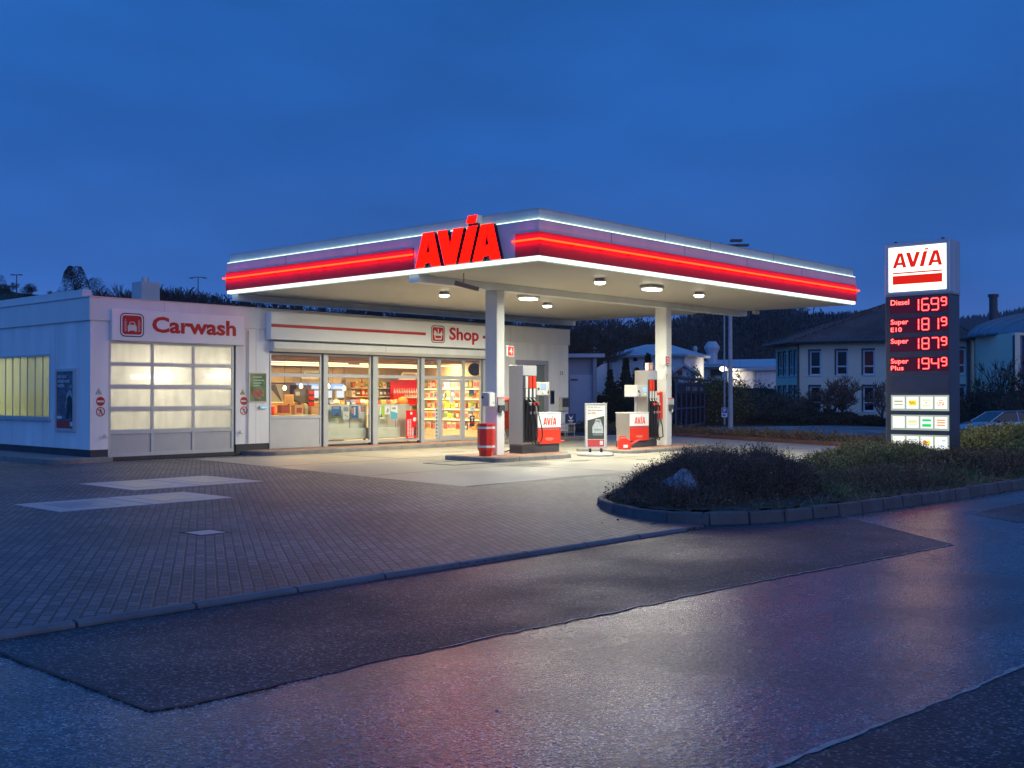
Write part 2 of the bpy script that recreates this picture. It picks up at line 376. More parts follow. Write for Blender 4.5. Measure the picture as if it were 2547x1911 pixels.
M['lamp'] = emat('lamp_glow', (1, .98, .88), 9)
M['neon'] = emat('neon_red', (1, .018, .003), 13.0)
M['whitetube'] = emat('white_light_strip', (.80, 1, .93), 1.7)
M['led'] = emat('cool_led', (.72, 1, .82), 2.6)
M['letter'] = emat('letter_red', (1, .0017, .0007), 9)
M['signwhite'] = emat('lit_white_panel', (.95, 1, .84), 2.0)
M['signred'] = emat('lit_red_film', (.76, .018, .012), 1.0)
M['digit_halo'] = emat('led_halo', (1, .0025, .006), 4)
M['digit_core'] = emat('led_core', (1, .17, .15), 3.2)
M['display'] = mat('display_dark', (.03, .006, .01), .3, emit=(.4, 0, .012), es=.10)
M['glass'] = glass_mat('window_glass', (.97, .98, .97), 1.5, .01)
M['glass_dark'] = mat('dark_glass', (.008, .01, .02), .12, var=0, spec=.35)
M['frost'] = frosted_mat('frosted_pane', (.86, .85, .80), .16)
M['profil'] = frosted_mat('profile_glass', (.60, .64, .46), .0, False)
M['warmwall'] = mat('warm_interior_wall', (.72, .60, .40), .6, var=.05)
M['ceil'] = mat('interior_ceiling', (.50, .34, .20), .7, var=.04)
M['floor_in'] = mat('interior_floor', (.40, .36, .30), .4, var=.1)
M['wood'] = mat('counter_wood', (.45, .27, .12), .45, var=.15, scale=5, stretch=(1, 1, 4))
M['cream'] = mat('cream_panel', (.72, .72, .58), .5, var=.04)
M['tube_warm'] = emat('warm_tube', (1, .72, .36), 5)
M['bulb'] = emat('warm_bulb', (1, .72, .40), 7)
M['screen_blue'] = emat('menu_screen', (.45, .65, 1), 1.1)
M['screen_white'] = emat('lit_white_screen', (.85, .92, 1), 1.1)
M['paper'] = mat('paper', (.72, .74, .70), .6, var=.04)
M['foliage'] = mat('foliage_dark', (.040, .048, .018), .6, var=.5, scale=1.6, col2=(.13, .095, .05))
M['foliage_g'] = mat('foliage_green', (.17, .20, .045), .6, var=.45, scale=1.4, col2=(.46, .42, .12))
M['foliage_b'] = mat('foliage_brown', (.16, .09, .05), .7, var=.45, scale=2.0, col2=(.20, .17, .07))
M['grass'] = mat('grass_blade', (.10, .18, .04), .6, var=.4, scale=2, col2=(.28, .32, .14))
M['twig'] = mat('twig_brown', (.17, .105, .075), .75, var=.3, scale=4)
M['soil'] = mat('bed_soil', (.06, .045, .03), .95, var=.4, scale=3, bump=.5, bscale=20)
M['bark'] = mat('bark', (.055, .05, .05), .9, var=.25, scale=1.5)
M['spruce'] = mat('spruce_needles', (.014, .024, .016), .8, var=.5, scale=1.2)
M['forest'] = mat('forest_cover', (.035, .034, .032), .95, var=.6, scale=.02, col2=(.075, .06, .05))
M['yellow'] = mat('forsythia', (.36, .30, .03), .7, var=.4, scale=1.4, col2=(.12, .12, .03))
M['far_white'] = mat('far_white_render', (.84, .84, .84), .7, var=.06, scale=.3)
M['far_roof'] = mat('far_metal_roof', (.50, .52, .56), .42, .1, var=.12, scale=.35)
M['far_grey'] = mat('far_grey_cladding', (.38, .38, .42), .6, var=.08, scale=.5)
M['office'] = mat('office_render', (.97, .80, .60), .8, var=.05, scale=.4)
M['rooftile'] = brick_mat('roof_tiles', (.16, .075, .055), (.21, .10, .075), (.05, .03, .03), .35, .30, 0, .7, .03, .8)
M['zinc'] = mat('zinc_roof', (.22, .28, .34), .38, .4, var=.1, scale=.5)
M['pvc'] = mat('white_window_frame', (.75, .76, .80), .4, var=.02)
M['navy'] = mat('navy_blue', (.012, .03, .16), .4, var=.05)
M['rock'] = mat('boulder_stone', (.26, .26, .30), .8, var=.25, scale=5, bump=.7, bscale=14)
M['carpaint'] = mat('car_paint', (.36, .44, .52), .25, .5, var=.02, coat=.6)
M['tyre'] = mat('tyre', (.015, .015, .015), .8, var=0)


def colmat(name, c, rough=.5, **k):
    if name not in M: M[name] = mat(name, c, rough, var=.03, **k)
    return M[name]


# soffit: narrow boards running along Y
def soffit_mat():
    m = mat('canopy_soffit', (.68, .64, .54), .5, var=.05, scale=.5)
    N = m.node_tree.nodes; L = m.node_tree.links; b = N['Principled BSDF']
    g = N.new('ShaderNodeNewGeometry'); w_ = N.new('ShaderNodeTexWave'); w_.wave_type = 'BANDS'; w_.bands_direction = 'X'; w_.wave_profile = 'SIN'; w_.inputs['Scale'].default_value = 2.4
    L.new(g.outputs['Position'], w_.inputs['Vector'])
    mr = N.new('ShaderNodeMapRange'); mr.inputs[1].default_value = 0; mr.inputs[2].default_value = .25; L.new(w_.outputs['Fac'], mr.inputs[0])
    old = b.inputs['Base Color'].links[0].from_socket; gm = N.new('ShaderNodeMapRange'); L.new(mr.outputs[0], gm.inputs[0]); gm.inputs[3].default_value = .45; gm.inputs[4].default_value = 1
    sc2 = N.new('ShaderNodeVectorMath'); sc2.operation = 'SCALE'; L.new(old, sc2.inputs[0]); L.new(gm.outputs[0], sc2.inputs['Scale']); L.new(sc2.outputs[0], b.inputs['Base Color'])
    return m


M['soffit'] = soffit_mat()
rng = random.Random(7)
nr = np.random.default_rng(5)

# ================================================================== GROUND
K = 1.735 / 1.70     # road sheet lies 5 cm below the paving
RZ = -.035


def terr(x, y):
    def ss(a, b, t): t = max(0, min(1, (t - a) / (b - a))); return t * t * (3 - 2 * t)
    return -.07 - .55 * ss(34, 44, x) * ss(26, 15, y)


gb = MB(); xs = [-2500, -800, -200, -60, -20, 0, 10, 20, 30, 33, 35, 37, 39, 41, 43, 45, 50, 60, 80, 120, 300, 900, 3000]
ys = [-2500, -800, -200, -60, -20, 0, 5, 8, 11, 14, 16, 18, 20, 22, 24, 26, 28, 35, 50, 80, 150, 400, 1200, 3000]
for y in ys:
    for x in xs: gb.v.append((x, y, terr(x, y)))
nx = len(xs)
for j in range(len(ys) - 1):
    for i in range(nx - 1): gb.f.append((j * nx + i, j * nx + i + 1, (j + 1) * nx + i + 1, (j + 1) * nx + i))
tag(gb.build('ground', M['ground'], smooth=True), kind='structure')


def jag(pts, step=.12, amp=.012, seed=1):
    r_ = random.Random(seed); o = []
    for (a, b), (c, d) in zip(pts[:-1], pts[1:]):
        n = max(1, int(math.hypot(c - a, d - b) / step))
        for i in range(n):
            t = i / n; o.append((a + (c - a) * t + r_.uniform(-amp, amp), b + (d - b) * t + r_.uniform(-amp, amp)))
    o.append(pts[-1]); return o


def sheet(name, pts, z, m, th=.03):
    return tag(MB().prism(pts, z - th, z).build(name, m), kind='structure')


sheet('road', [(-80, -80), (140, -80), (140, 7.7), (22, 7.0), (13.4, 7.9), (-80, 8.0)], RZ, M['asphalt'])
k_ = lambda pts: [(x * K, y * K) for x, y in pts]
edge = jag(k_([(3.01, 5.33), (3.22, 5.27), (4.5, 5.24), (5.54, 5.18), (6.92, 5.06), (8.67, 4.94), (10.66, 4.70), (12.40, 4.50)]), .10, .018, 3)
edge2 = jag(k_([(12.40, 4.5), (14.07, 6.45), (14.3, 6.72)]), .12, .006, 4)
sheet('road_patch', edge + edge2[1:] + [(13.3, 7.70), (3.05, 7.85)], RZ + .004, M['asphalt_dark'], .003)
e3 = jag(k_([(3.4, 2.50), (4.46, 2.42), (5.29, 2.34), (6.36, 2.22), (7.19, 2.17), (12, 1.9)]), .08, .008, 5)
sheet('road_patch', e3 + [(12.5, -30), (3.5, -30)], RZ + .004, M['asphalt_dark'], .003)
e4 = jag(k_([(15.1, 4.6), (15.75, 5.47), (16.7, 5.46), (21, 5.2), (30, 5.0), (30, 4.2), (16.4, 4.4), (15.1, 4.6)]), .15, .02, 6)
sheet('road_patch', e4[:-1], RZ + .004, M['asphalt_dark'], .003)
# sealing strips along the cut edges
M['seam'] = mat('joint_sealing', (.42, .34, .32), .45, var=.35, scale=25)
M['seamdark'] = mat('joint_dark', (.01, .01, .012), .5, var=.1)


def strip(pts, wd, z, m, name='road_seam'):
    b = MB(); L_ = []; R_ = []
    for i, p in enumerate(pts):
        a = pts[max(0, i - 1)]; c = pts[min(len(pts) - 1, i + 1)]
        dx, dy = c[0] - a[0], c[1] - a[1]; l = math.hypot(dx, dy) or 1; dx /= l; dy /= l
        h = wd / 2 * rng.uniform(.35, 1.5); L_.append((p[0] - dy * h, p[1] + dx * h, z)); R_.append((p[0] + dy * h, p[1] - dx * h, z))
    n = len(pts); b.add(L_ + R_, [(i, i + n, i + n + 1, i + 1) for i in range(n - 1)])
    return tag(b.build(name, m), kind='structure')


strip(edge[20:], .022, RZ + .008, M['seam']); strip(edge2, .018, RZ + .0085, M['seam']); strip(e3, .030, RZ + .008, M['seam'])
strip(jag(k_([(3.01, 7.55), (3.02, 6.2), (3.0, 5.33), (3.22, 5.27), (3.9, 5.25)]), .1, .012, 8), .025, RZ + .0095, M['seamdark'])

# block paving apron
sheet('paving', [(-60, 7.75), (3, 7.85), (8, 7.65), (12.05, 7.55), (12.2, 8.3), (12.6, 8.8), (14, 9.0), (34, 9.0), (34, 25), (13.5, 25.9), (12.6, 60), (-60, 60)], 0, M['brick'], .12)
# flush edge kerb along the road
kb = MB(); x = -6.0; i = 0
while x < 11.3:
    y0 = 7.86 - (x - 3.3) * .032 if x > 3.3 else 7.86
    y1 = 7.86 - (x + .97 - 3.3) * .032 if x + .97 > 3.3 else 7.86
    n = 6; pr = [(-.06, -.12), (-.06, -.012), (-.045, .006), (-.02, .014), (.03, .014), (.05, .004), (.05, -.12)]
    v = [(x + .01, y0 + a, b) for a, b in pr] + [(x + .965, y1 + a, b) for a, b in pr]; m_ = len(pr)
    kb.add(v, [tuple(range(m_)), tuple(range(m_, 2 * m_))[::-1]] + [(q, q + m_, (q + 1) % m_ + m_, (q + 1) % m_) for q in range(m_)])
    x += .98
tag(kb.build('kerb', M['kerb_road'], smooth=True), kind='structure')

# concrete forecourt
apron = [(14.13, 13.95), (20, 13.75), (24.5, 13.6), (26, 11.2), (34.5, 10.8), (37, 23.8), (36.5, 27), (32.5, 27), (32.4, 24.85), (17.3, 24.9), (15.45, 25.2)]
sheet('forecourt', apron, .004, M['concrete'], .003)
M['joint'] = mat('slab_joint', (.09, .085, .075), .7, var=.1)
jb = MB()
for x in (19.2, 24.3, 29.4): jb.box(x, x + .02, 13.9, 24.8, .005, .0065)
for y in (17.3, 21.2): jb.box(14.6, 33.5, y, y + .02, .005, .0067)
jb.box(14.2, 34, 13.96, 13.985, .005, .0069)
tag(jb.build('forecourt_joint', M['joint']), kind='structure')
M['stain'] = mat('oil_stain', (.12, .11, .09), .35, var=.4, scale=9)
for x, y, rx, ry in ((21.6, 17.2, .35, .16), (23.2, 16.4, .22, .12), (25.9, 17.0, .4, .15), (19.2, 16.6, .18, .10), (22.4, 22.6, .45, .2)):
    tag(MB().prism([(x + rx * math.cos(a * .45) * (1 + .25 * math.sin(a * 2.1)), y + ry * math.sin(a * .45) * (1 + .25 * math.cos(a * 1.7))) for a in range(14)], .003, .0062).build('oil_stain', M['stain']), kind='structure')

# a little litter on the road
for x, y, lab in ((4.35, 4.05, 'small white scrap of litter on the road, nearest the camera'), (11.4, 4.9, 'small white scrap of litter on the road below the pylon'), (6.9, 3.1, 'small pale scrap of litter near the right road seam')):
    tag(MB().box(x, x + .025, y, y + .012, RZ, RZ + .010).build('litter', mat('litter_white', (.6, .6, .58), .6), bevel=.004), lab, 'litter', 'scraps of litter on the road')
# raised pavement along the shop front, rounded left end
def rounded_strip(x0, x1, y0, y1, r):
    pts = [(x1, y0), (x1, y1), (x0, y1)]
    for i in range(9): a = PI + i / 8 * PI / 2; pts.append((x0 + r + r * math.cos(a), y0 + r + r * math.sin(a)))
    return pts


o = MB().prism(rounded_strip(17.45, 32.3, 24.92, 26.05, .7), -.02, .115).build('pavement', M['kerb'], bevel=.015); tag(o, kind='structure')
o = MB().prism(rounded_strip(17.62, 32.25, 25.08, 26.04, .6), .10, .121).build('pavement', M['red_paver']); tag(o, kind='structure')
pts = [(13.42, 25.62), (13.42, 26.05), (13.02, 26.05), (13.02, 60), (11.9, 60), (11.9, 28.2)]
for i in range(9): a = PI + i / 8 * PI / 2; pts.append((12.55 + .65 * math.cos(a), 26.1 + .5 * math.sin(a)))
o = MB().prism(pts, -.02, .12).build('pavement', M['kerb'], bevel=.02); tag(o, kind='structure')

# slabs set in the paving and manholes
for n_, (x0, x1, y0, y1, lab) in enumerate([(7.2, 10.12, 15.3, 16.85, 'nearer of two pairs of pale concrete cover slabs set flush in the block paving'),
                                           (9.7, 12.42, 17.75, 19.85, 'farther pair of pale concrete cover slabs in the paving before the carwash door')]):
    t = thing('cover_slab', (x0, y0, 0), lab, 'cover slab', 'pale cover slabs set in the block paving')
    xm = (x0 + x1) / 2
    for a, b in ((x0, xm - .015), (xm + .015, x1)):
        MB().box(a, b, y0, y1, -.01, .006).build('slab', M['slab'], t)
        mx_, my_ = (b - a) * .22, (y1 - y0) * .22
        f = MB(); 
        for q in ((a + mx_, b - mx_, y0 + my_, y0 + my_ + .03), (a + mx_, b - mx_, y1 - my_ - .03, y1 - my_), (a + mx_, a + mx_ + .03, y0 + my_ + .03, y1 - my_ - .03), (b - mx_ - .03, b - mx_, y0 + my_ + .03, y1 - my_ - .03)): f.box(*q, .004, .009)
        f.build('hatch_frame', M['steelplate'], t)
        MB().box(a + mx_ + .035, b - mx_ - .035, y0 + my_ + .035, y1 - my_ - .035, .004, .0085).build('hatch_plate', M['steelplate'], t)
t = thing('manhole_cover', (7.35, 11.72, 0), 'small square metal manhole cover sunk in the block paving near the kerb', 'manhole cover')
f = MB(); f.box(7.16, 7.54, 11.50, 11.53, -.01, .004); f.box(7.16, 7.54, 11.92, 11.97, -.01, .004); f.box(7.13, 7.16, 11.50, 11.97, -.01, .004); f.box(7.54, 7.57, 11.50, 11.97, -.01, .004)
f.build('rim', M['plinth'], t); MB().box(7.17, 7.53, 11.54, 11.91, -.01, .003).build('plate', M['slab'], t)
t = thing('manhole_cover', (18.95, 18.85, 0), 'large rectangular steel manhole cover in the concrete beside the pump island', 'manhole cover')
f = MB(); f.box(18.27, 19.6, 18.3, 18.36, .003, .012); f.box(18.27, 19.6, 19.34, 19.4, .003, .012); f.box(18.2, 18.27, 18.3, 19.4, .003, .012); f.box(19.6, 19.67, 18.3, 19.4, .003, .012)
f.build('rim', M['plinth'], t); MB().box(18.3, 19.57, 18.39, 19.31, .003, .011).build('plate', M['concrete'], t)

# ================================================================== STATION BUILDING
bl = thing('station_building', (22.5, 30, 0), 'long low white flat-roofed filling station building with shop and carwash', 'building')
YF = 26.0
wb = MB()
TOP = 3.56
for a, b, z0, z1 in ((13.0, 13.48, .30, TOP), (13.48, 17.24, 3.06, TOP), (17.24, 18.36, .30, TOP), (18.36, 27.36, 2.93, TOP), (27.36, 29.02, .12, TOP), (29.02, 30.68, 2.82, TOP), (30.68, 31.95, .30, TOP), (29.02, 30.68, .12, .5)):
    wb.box(a, b, YF, YF + .22, z0, z1)
# left wall (x = 13) around the profile-glass window
wb.box(13.0, 13.22, YF + .22, 28.2, .30, TOP); wb.box(13.0, 13.22, 28.2, 38.0, .30, 1.06); wb.box(13.0, 13.22, 28.2, 38.0, 2.77, TOP); wb.box(13.0, 13.22, 38.0, 46, .30, TOP)
wb.box(31.73, 31.95, YF + .22, 36, .12, TOP); wb.box(13.22, 31.95, 45.8, 46, .12, TOP); wb.box(31.73, 31.95, 36, 45.8, .12, TOP)
wb.box(17.55, 17.75, YF + .22, 45.8, .0, TOP)
wb.build('wall', M['white_wall'], bl)
for q_ in ((13.02, 13.46, YF + .02, YF + .2, 0, .30), (17.26, 18.34, YF + .02, YF + .2, 0, .30), (27.38, 30.7, YF + .02, YF + .2, 0, .12), (30.7, 31.93, YF + .02, YF + .2, 0, .30), (13.02, 13.2, YF + .2, 46, 0, .30)): MB().box(*q_).build('plinth', M['plinth'], bl)
fb = MB(); fb.box(12.95, 32.0, YF - .05, YF + .25, 3.56, 4.14); fb.box(12.95, 13.25, YF + .25, 46, 3.56, 4.14); fb.box(31.7, 32.0, YF + .25, 46, 3.56, 4.14)
fb.build('fascia', M['white'], bl, bevel=.008)
lp = MB(); lp.box(12.93, 32.02, YF - .07, YF + .27, 4.14, 4.165); lp.box(12.93, 13.27, YF + .27, 46, 4.14, 4.165); lp.box(31.68, 32.02, YF + .27, 46, 4.14, 4.165)
lp.build('roof_edge', M['alu'], bl)
MB().box(13.25, 31.7, YF + .25, 45.9, 3.8, 3.95).build('roof', M['lgrey'], bl)
MB().box(13.05, 13.3, 26.55, 46, 4.166, 4.37).build('parapet', M['white'], bl)
# panel joints
for q_ in [(x, x + .012, YF - .053, YF - .049, 3.58, 4.13) for x in (15.0, 20.6, 24.9, 28.6)] + [(17.9, 17.912, YF - .003, YF + .001, .32, 3.54), (12.997, 13.001, 27.9, 27.912, .32, 3.54)] + [(12.997, 13.0, y, y + .012, .32, 1.05) for y in (28.6, 30.5, 32.8)]: MB().box(*q_).build('panel_joint', M['lgrey'], bl)
# rain pipe and cable on the cladding
MB().cyl((17.62, 25.96, .32), (17.62, 25.96, 3.5), .018, .018, 8).build('cable_duct', M['lgrey'], bl)
ch = MB(); ch.box(16.6, 17.2, 30, 30.6, 3.9, 5.1); ch.build('chimney', M['lgrey'], bl, bevel=.01)
MB().cyl((16.88, 30.3, 5.1), (16.88, 30.3, 5.25), .11, .11, 16).build('chimney_cap', M['alu'], bl)
MB().ball((18.4, 29.0, 4.0), .62, .62, .42, 20).build('skylight', M['white_gloss'], bl, smooth=True)

# --- carwash door
dr = MB()
fr = M['alu']
F = FY(YF + .02)
MB().box(13.49, 17.23, YF + .0, YF + .1, .0, .10).build('door_seal', M['plinth'], bl)
cols = [(13.48, 13.55), (14.67, 14.745), (15.88, 15.955), (17.11, 17.18)]
for a, b in cols: dr.plate(F, a, b, .10, 3.05, -.05, .012)
for z0, z1 in ((.10, .19), (.68, .79), (1.28, 1.38), (1.85, 1.95), (2.43, 2.52), (3.0, 3.05)):
    for a, b in ((13.55, 14.67), (14.745, 15.88), (15.955, 17.11)): dr.plate(F, a, b, z0, z1, -.05, .010)
door = dr.build('carwash_door', fr, bl)
lows = MB()
for a, b in ((13.55, 14.67), (14.745, 15.88), (15.955, 17.11)):
    for z0, z1 in ((.79, 1.28), (1.38, 1.85), (1.95, 2.43), (2.52, 3.0)): MB().plate(F, a, b, z0, z1, -.03, -.02).build('pane', M['frost'], door)
    MB().plate(F, a, b, .19, .68, -.03, -.015).build('lower_panel', M['lgrey'], door)
jm = MB(); jm.box(17.18, 17.24, YF + .05, YF + .2, .05, 3.06); jm.box(13.46, 13.50, YF + .08, YF + .2, .05, 3.06); jm.box(13.5, 17.24, YF + .12, YF + .2, 3.03, 3.07); jm.build('door_jamb', M['plinth'], bl)
# hall lights (two tubes behind the door, ceiling light)
for x0, x1, y, z in ((14.35, 15.5, 26.42, 2.16), (16.55, 17.15, 26.36, 2.20), (14.9, 16.0, 31.5, 3.0)):
    t = thing('tube_light', (x0, y, z), {2.16: 'glowing tube light behind the middle panes of the carwash door', 2.20: 'bright short tube light behind the right panes of the carwash door', 3.0: 'ceiling tube light deep inside the carwash hall'}[z], 'light')
    MB().cyl((x0, y, z), (x1, y, z), .05, .05, 10).build('tube', emat('hall_tube', (1, .90, .66), 38), t)
    MB().box(x0, x1, y + .06, y + .12, z - .08, z + .08).build('housing', M['lgrey'], t)
area_light('hall_light', (15.4, 28.8, 3.4), 3.0, 3.0, 200, (1, .93, .76))
area_light('hall_light', (15.4, 33.0, 3.4), 3.0, 6.0, 420, (1, .90, .64))
hall = MB(); hall.box(13.22, 17.55, 26.3, 45.8, 0, .02); hall.build('hall_floor', M['concrete'], bl)
# wash brushes seen as soft shapes
t = thing('wash_gantry', (15.3, 29.4, 0), 'grey carwash gantry with upright brushes behind the frosted door', 'carwash machine')
g_ = MB(); g_.box(13.6, 13.9, 29.2, 29.8, 0, 2.7); g_.box(16.9, 17.2, 29.2, 29.8, 0, 2.7); g_.box(13.6, 17.2, 29.2, 29.8, 2.7, 3.0); g_.build('frame', M['lgrey'], t)
for x in (14.3, 16.5): MB().cyl((x, 29.5, .1), (x, 29.5, 2.5), .38, .38, 16).build('brush', M['navy'], t)
# --- profile-glass window in the side wall
F = FX(13.0)
wf = MB(); wf.plate(F, -38, -28.2, 1.05, 1.10, -.1, .03); wf.plate(F, -38, -28.2, 2.72, 2.77, -.1, .012); wf.plate(F, -28.25, -28.2, 1.10, 2.72, -.1, .012); wf.plate(F, -38, -28.14, 1.0, 1.045, -.02, .09)
wn = wf.build('side_window', fr, bl)
y = 28.25
while y < 37.9:
    MB().plate(F, -y - .445, -y, 1.10, 2.72, -.05, -.04).build('pane', M['profil'], wn)
    MB().plate(F, -y - .465, -y - .445, 1.10, 2.72, -.06, -.02).build('mullion', M['lgrey'], wn); y += .465

# --- shop front
def pane_set(xa, xb, zb, zt, trans=2.26, panel=False, parent=None):
    """one bay: frame, glass above and below the transom"""
    F = FY(YF + .05)
    f = MB(); w_ = .055
    f.plate(F, xa, xa + w_, zb, zt, -.05, .01); f.plate(F, xb - w_, xb, zb, zt, -.05, .01)
    f.plate(F, xa + w_, xb - w_, zb, zb + .08, -.05, .01); f.plate(F, xa + w_, xb - w_, zt - .05, zt, -.05, .01); f.plate(F, xa + w_, xb - w_, trans - .05, trans + .05, -.05, .01)
    if panel: f.plate(F, xa + w_, xb - w_, .99, 1.07, -.05, .02)
    fo = f.build('shop_window', fr, bl)
    g0 = 1.07 if panel else zb + .08
    MB().plate(F, xa + w_, xb - w_, g0, trans - .05, -.02, -.014).build('pane', M['glass'], fo)
    MB().plate(F, xa + w_, xb - w_, trans + .05, zt - .05, -.02, -.014).build('pane', M['glass'], fo)
    if panel: MB().plate(F, xa + w_, xb - w_, zb + .08, .99, -.03, -.012).build('panel', M['silver'], fo)
    return fo


pane_set(18.40, 20.26, .13, 2.90, panel=True)
pane_set(20.46, 22.20, .19, 2.90); pane_set(22.44, 24.27, .19, 2.90); pane_set(24.45, 25.16, .13, 2.90); pane_set(26.34, 27.21, .13, 2.90)
for a, b in ((18.36, 18.40), (20.30, 20.46), (22.24, 22.44), (24.30, 24.45), (27.25, 27.36)): MB().box(a, b, YF - .02, YF + .18, .12, 2.93).build('post', fr, bl)
for a, b in ((20.26, 20.30), (22.20, 22.24), (24.27, 24.30), (27.21, 27.25)): MB().box(a, b, YF + .06, YF + .16, .12, 2.93).build('shutter_groove', M['alu_dark'], bl)
# door
F = FY(YF + .04); f = MB()
f.plate(F, 25.16, 25.23, .12, 2.9, -.05, .02); f.plate(F, 26.27, 26.34, .12, 2.9, -.05, .02)
f.plate(F, 25.23, 26.27, 2.2, 2.32, -.05, .02); f.plate(F, 25.23, 26.27, 2.85, 2.9, -.05, .02)
MBd = f.build('door_frame', fr, bl)
MB().plate(F, 25.23, 26.27, 2.32, 2.85, -.02, -.014).build('pane', M['glass'], MBd)
f = MB(); f.plate(F, 25.235, 25.32, .14, 2.19, -.04, .012); f.plate(F, 26.18, 26.265, .14, 2.19, -.04, .012); f.plate(F, 25.32, 26.18, .14, .31, -.04, .012); f.plate(F, 25.32, 26.18, 2.10, 2.19, -.04, .012)
dl = f.build('shop_door', fr, bl)
MB().plate(F, 25.32, 26.18, .31, 2.10, -.02, -.014).build('pane', M['glass'], dl)
MB().tube([(25.28, YF, .95), (25.28, YF - .05, .95), (25.28, YF - .05, 1.35), (25.28, YF, 1.35)], .014).build('handle', M['steel'], dl)
# roller shutter box above the windows
s_ = MB(); s_.poly(Frame((0, 0, 0), (0, -1, 0)), [(-26.0, 2.93), (-25.86, 2.93), (-25.74, 3.02), (-25.74, 3.21), (-26.0, 3.21)], -27.2, -18.34)
s_.build('shutter_box', M['white'], bl, bevel=.004)
MB().box(22.55, 22.556, 25.737, 25.74, 3.02, 3.21).build('shutter_joint', M['plinth'], bl)
MB().box(18.36, 27.36, 25.9, 26.0, 2.90, 2.93).build('guide_rail', M['plinth'], bl)
# service window at the right
F = FY(YF)
f = MB(); f.plate(F, 28.92, 30.76, 2.78, 2.94, -.1, .02); f.plate(F, 28.92, 29.06, .5, 2.78, -.1, .02); f.plate(F, 30.6, 30.76, .5, 2.78, -.1, .02); f.plate(F, 29.06, 30.6, 1.72, 1.80, -.1, .0); f.plate(F, 29.06, 30.6, .5, .56, -.1, .01)
so = f.build('service_window', colmat('window_lavender', (.36, .36, .46)), bl)
MB().plate(F, 29.06, 30.6, .56, 1.72, -.06, -.05).build('pane', colmat('window_shade', (.20, .25, .20), .15), so)
MB().plate(F, 29.06, 30.6, 1.80, 2.78, -.06, -.05).build('pane', colmat('window_shade', (.20, .25, .20), .15), so)
MB().text(FY(YF), '13', 31.46, 31.62, 2.43, 2.56, .004, .02).build('house_number', M['dgrey'], bl)
# interior shell of the shop
sh = MB(); sh.box(17.75, 28.85, 26.2, 31.4, .10, .15); sh.build('shop_floor', M['floor_in'], bl)
sh = MB(); sh.box(17.75, 28.85, 31.2, 31.3, .15, 2.95); sh.box(28.75, 28.85, 26.22, 31.2, .15, 2.95); sh.box(17.76, 17.9, 26.22, 31.2, .15, 2.95); sh.build('shop_wall', M['warmwall'], bl)
MB().box(17.75, 28.85, 26.22, 31.3, 2.97, 3.05).build('shop_ceiling', M['ceil'], bl)
cb_ = MB()
for y in (26.6, 28.4): cb_.box(17.9, 28.75, y, y + .2, 2.82, 2.97)
cb_.build('ceiling_beam', M['ceil'], bl)
for j, (y, x0, x1) in enumerate(((27.3, 18.6, 22.3), (27.3, 22.8, 27.6), (28.8, 19.2, 27.8), (30.2, 20.5, 28.2))):
    t = thing('ceiling_strip_light', (x0, y, 2.7), ['warm strip light nearest the left shop windows', 'warm strip light nearest the shop door', 'long warm strip light over the middle of the shop', 'warm strip light at the back of the shop'][j], 'light', 'warm strip lights under the shop ceiling')
    MB().box(x0, x1, y - .012, y + .012, 2.68, 2.70).build('tube', M['tube_warm'], t)
    MB().box(x0, x1, y - .03, y + .03, 2.70, 2.712).build('housing', M['ceil'], t)
WARM = (1, .63, .26)
area_light('shop_light', (23.0, 27.3, 2.66), 8.5, .05, 260, WARM)
area_light('shop_light', (23.6, 28.8, 2.66), 8.5, .05, 300, WARM)
area_light('rack_light', (28.0, 28.8, 2.3), 2.6, .2, 60, (1, .74, .36), (0, R(-55), R(0)))

# ================================================================== SIGNS ON THE BUILDING
def rrect(a0, a1, b0, b1, r, n=6):
    o = []
    for cx, cy_, s0 in ((a1 - r, b1 - r, 0), (a0 + r, b1 - r, 90), (a0 + r, b0 + r, 180), (a1 - r, b0 + r, 270)):
        for i in range(n + 1): t = R(s0 + 90 * i / n); o.append((cx + r * math.cos(t), cy_ + r * math.sin(t)))
    return o


def circ(cx, cz, r, n=32): return [(cx + r * math.cos(2 * PI * i / n), cz + r * math.sin(2 * PI * i / n)) for i in range(n)]


t = thing('carwash_sign', (15.5, 26, 3.06), 'white box sign reading Carwash in red above the sectional door', 'sign')
MB().box(13.50, 17.42, 25.85, 25.95, 3.07, 3.87).build('board', M['white_gloss'], t, bevel=.006)
F = FY(25.85)
MB().text(F, 'Carwash', 14.60, 17.14, 3.31, 3.735, .006, .032).build('lettering', M['red_dark'], t)
MB().shape(F, [rrect(13.71, 14.37, 3.17, 3.78, .13), rrect(13.735, 14.345, 3.20, 3.755, .11)], .0, .006).build('icon_ring', M['dgrey'], t)
MB().shape(F, [rrect(13.775, 14.305, 3.235, 3.72, .07)], .0, .008).build('icon_tile', M['red_dark'], t)
ic = MB(); d0, d1 = .009, .011
ic.poly(F, [(13.92, 3.31), (13.97, 3.31), (13.97, 3.335), (14.11, 3.335), (14.11, 3.31), (14.16, 3.31), (14.165, 3.44), (14.14, 3.475), (13.94, 3.475), (13.915, 3.44)], d0, d1)
ic.shape(F, [[(13.945, 3.482), (14.135, 3.482), (14.10, 3.56), (13.98, 3.56)], [(13.97, 3.49), (14.11, 3.49), (14.085, 3.545), (13.995, 3.545)]], d0, d1)
for i in range(9):
    z = 3.31 + i * .03
    ic.poly(F, [(13.82, z), (13.885, z + .012), (13.885, z + .022), (13.82, z + .010)], d0, d1); ic.poly(F, [(14.195, z + .012), (14.26, z), (14.26, z + .010), (14.195, z + .022)], d0, d1)
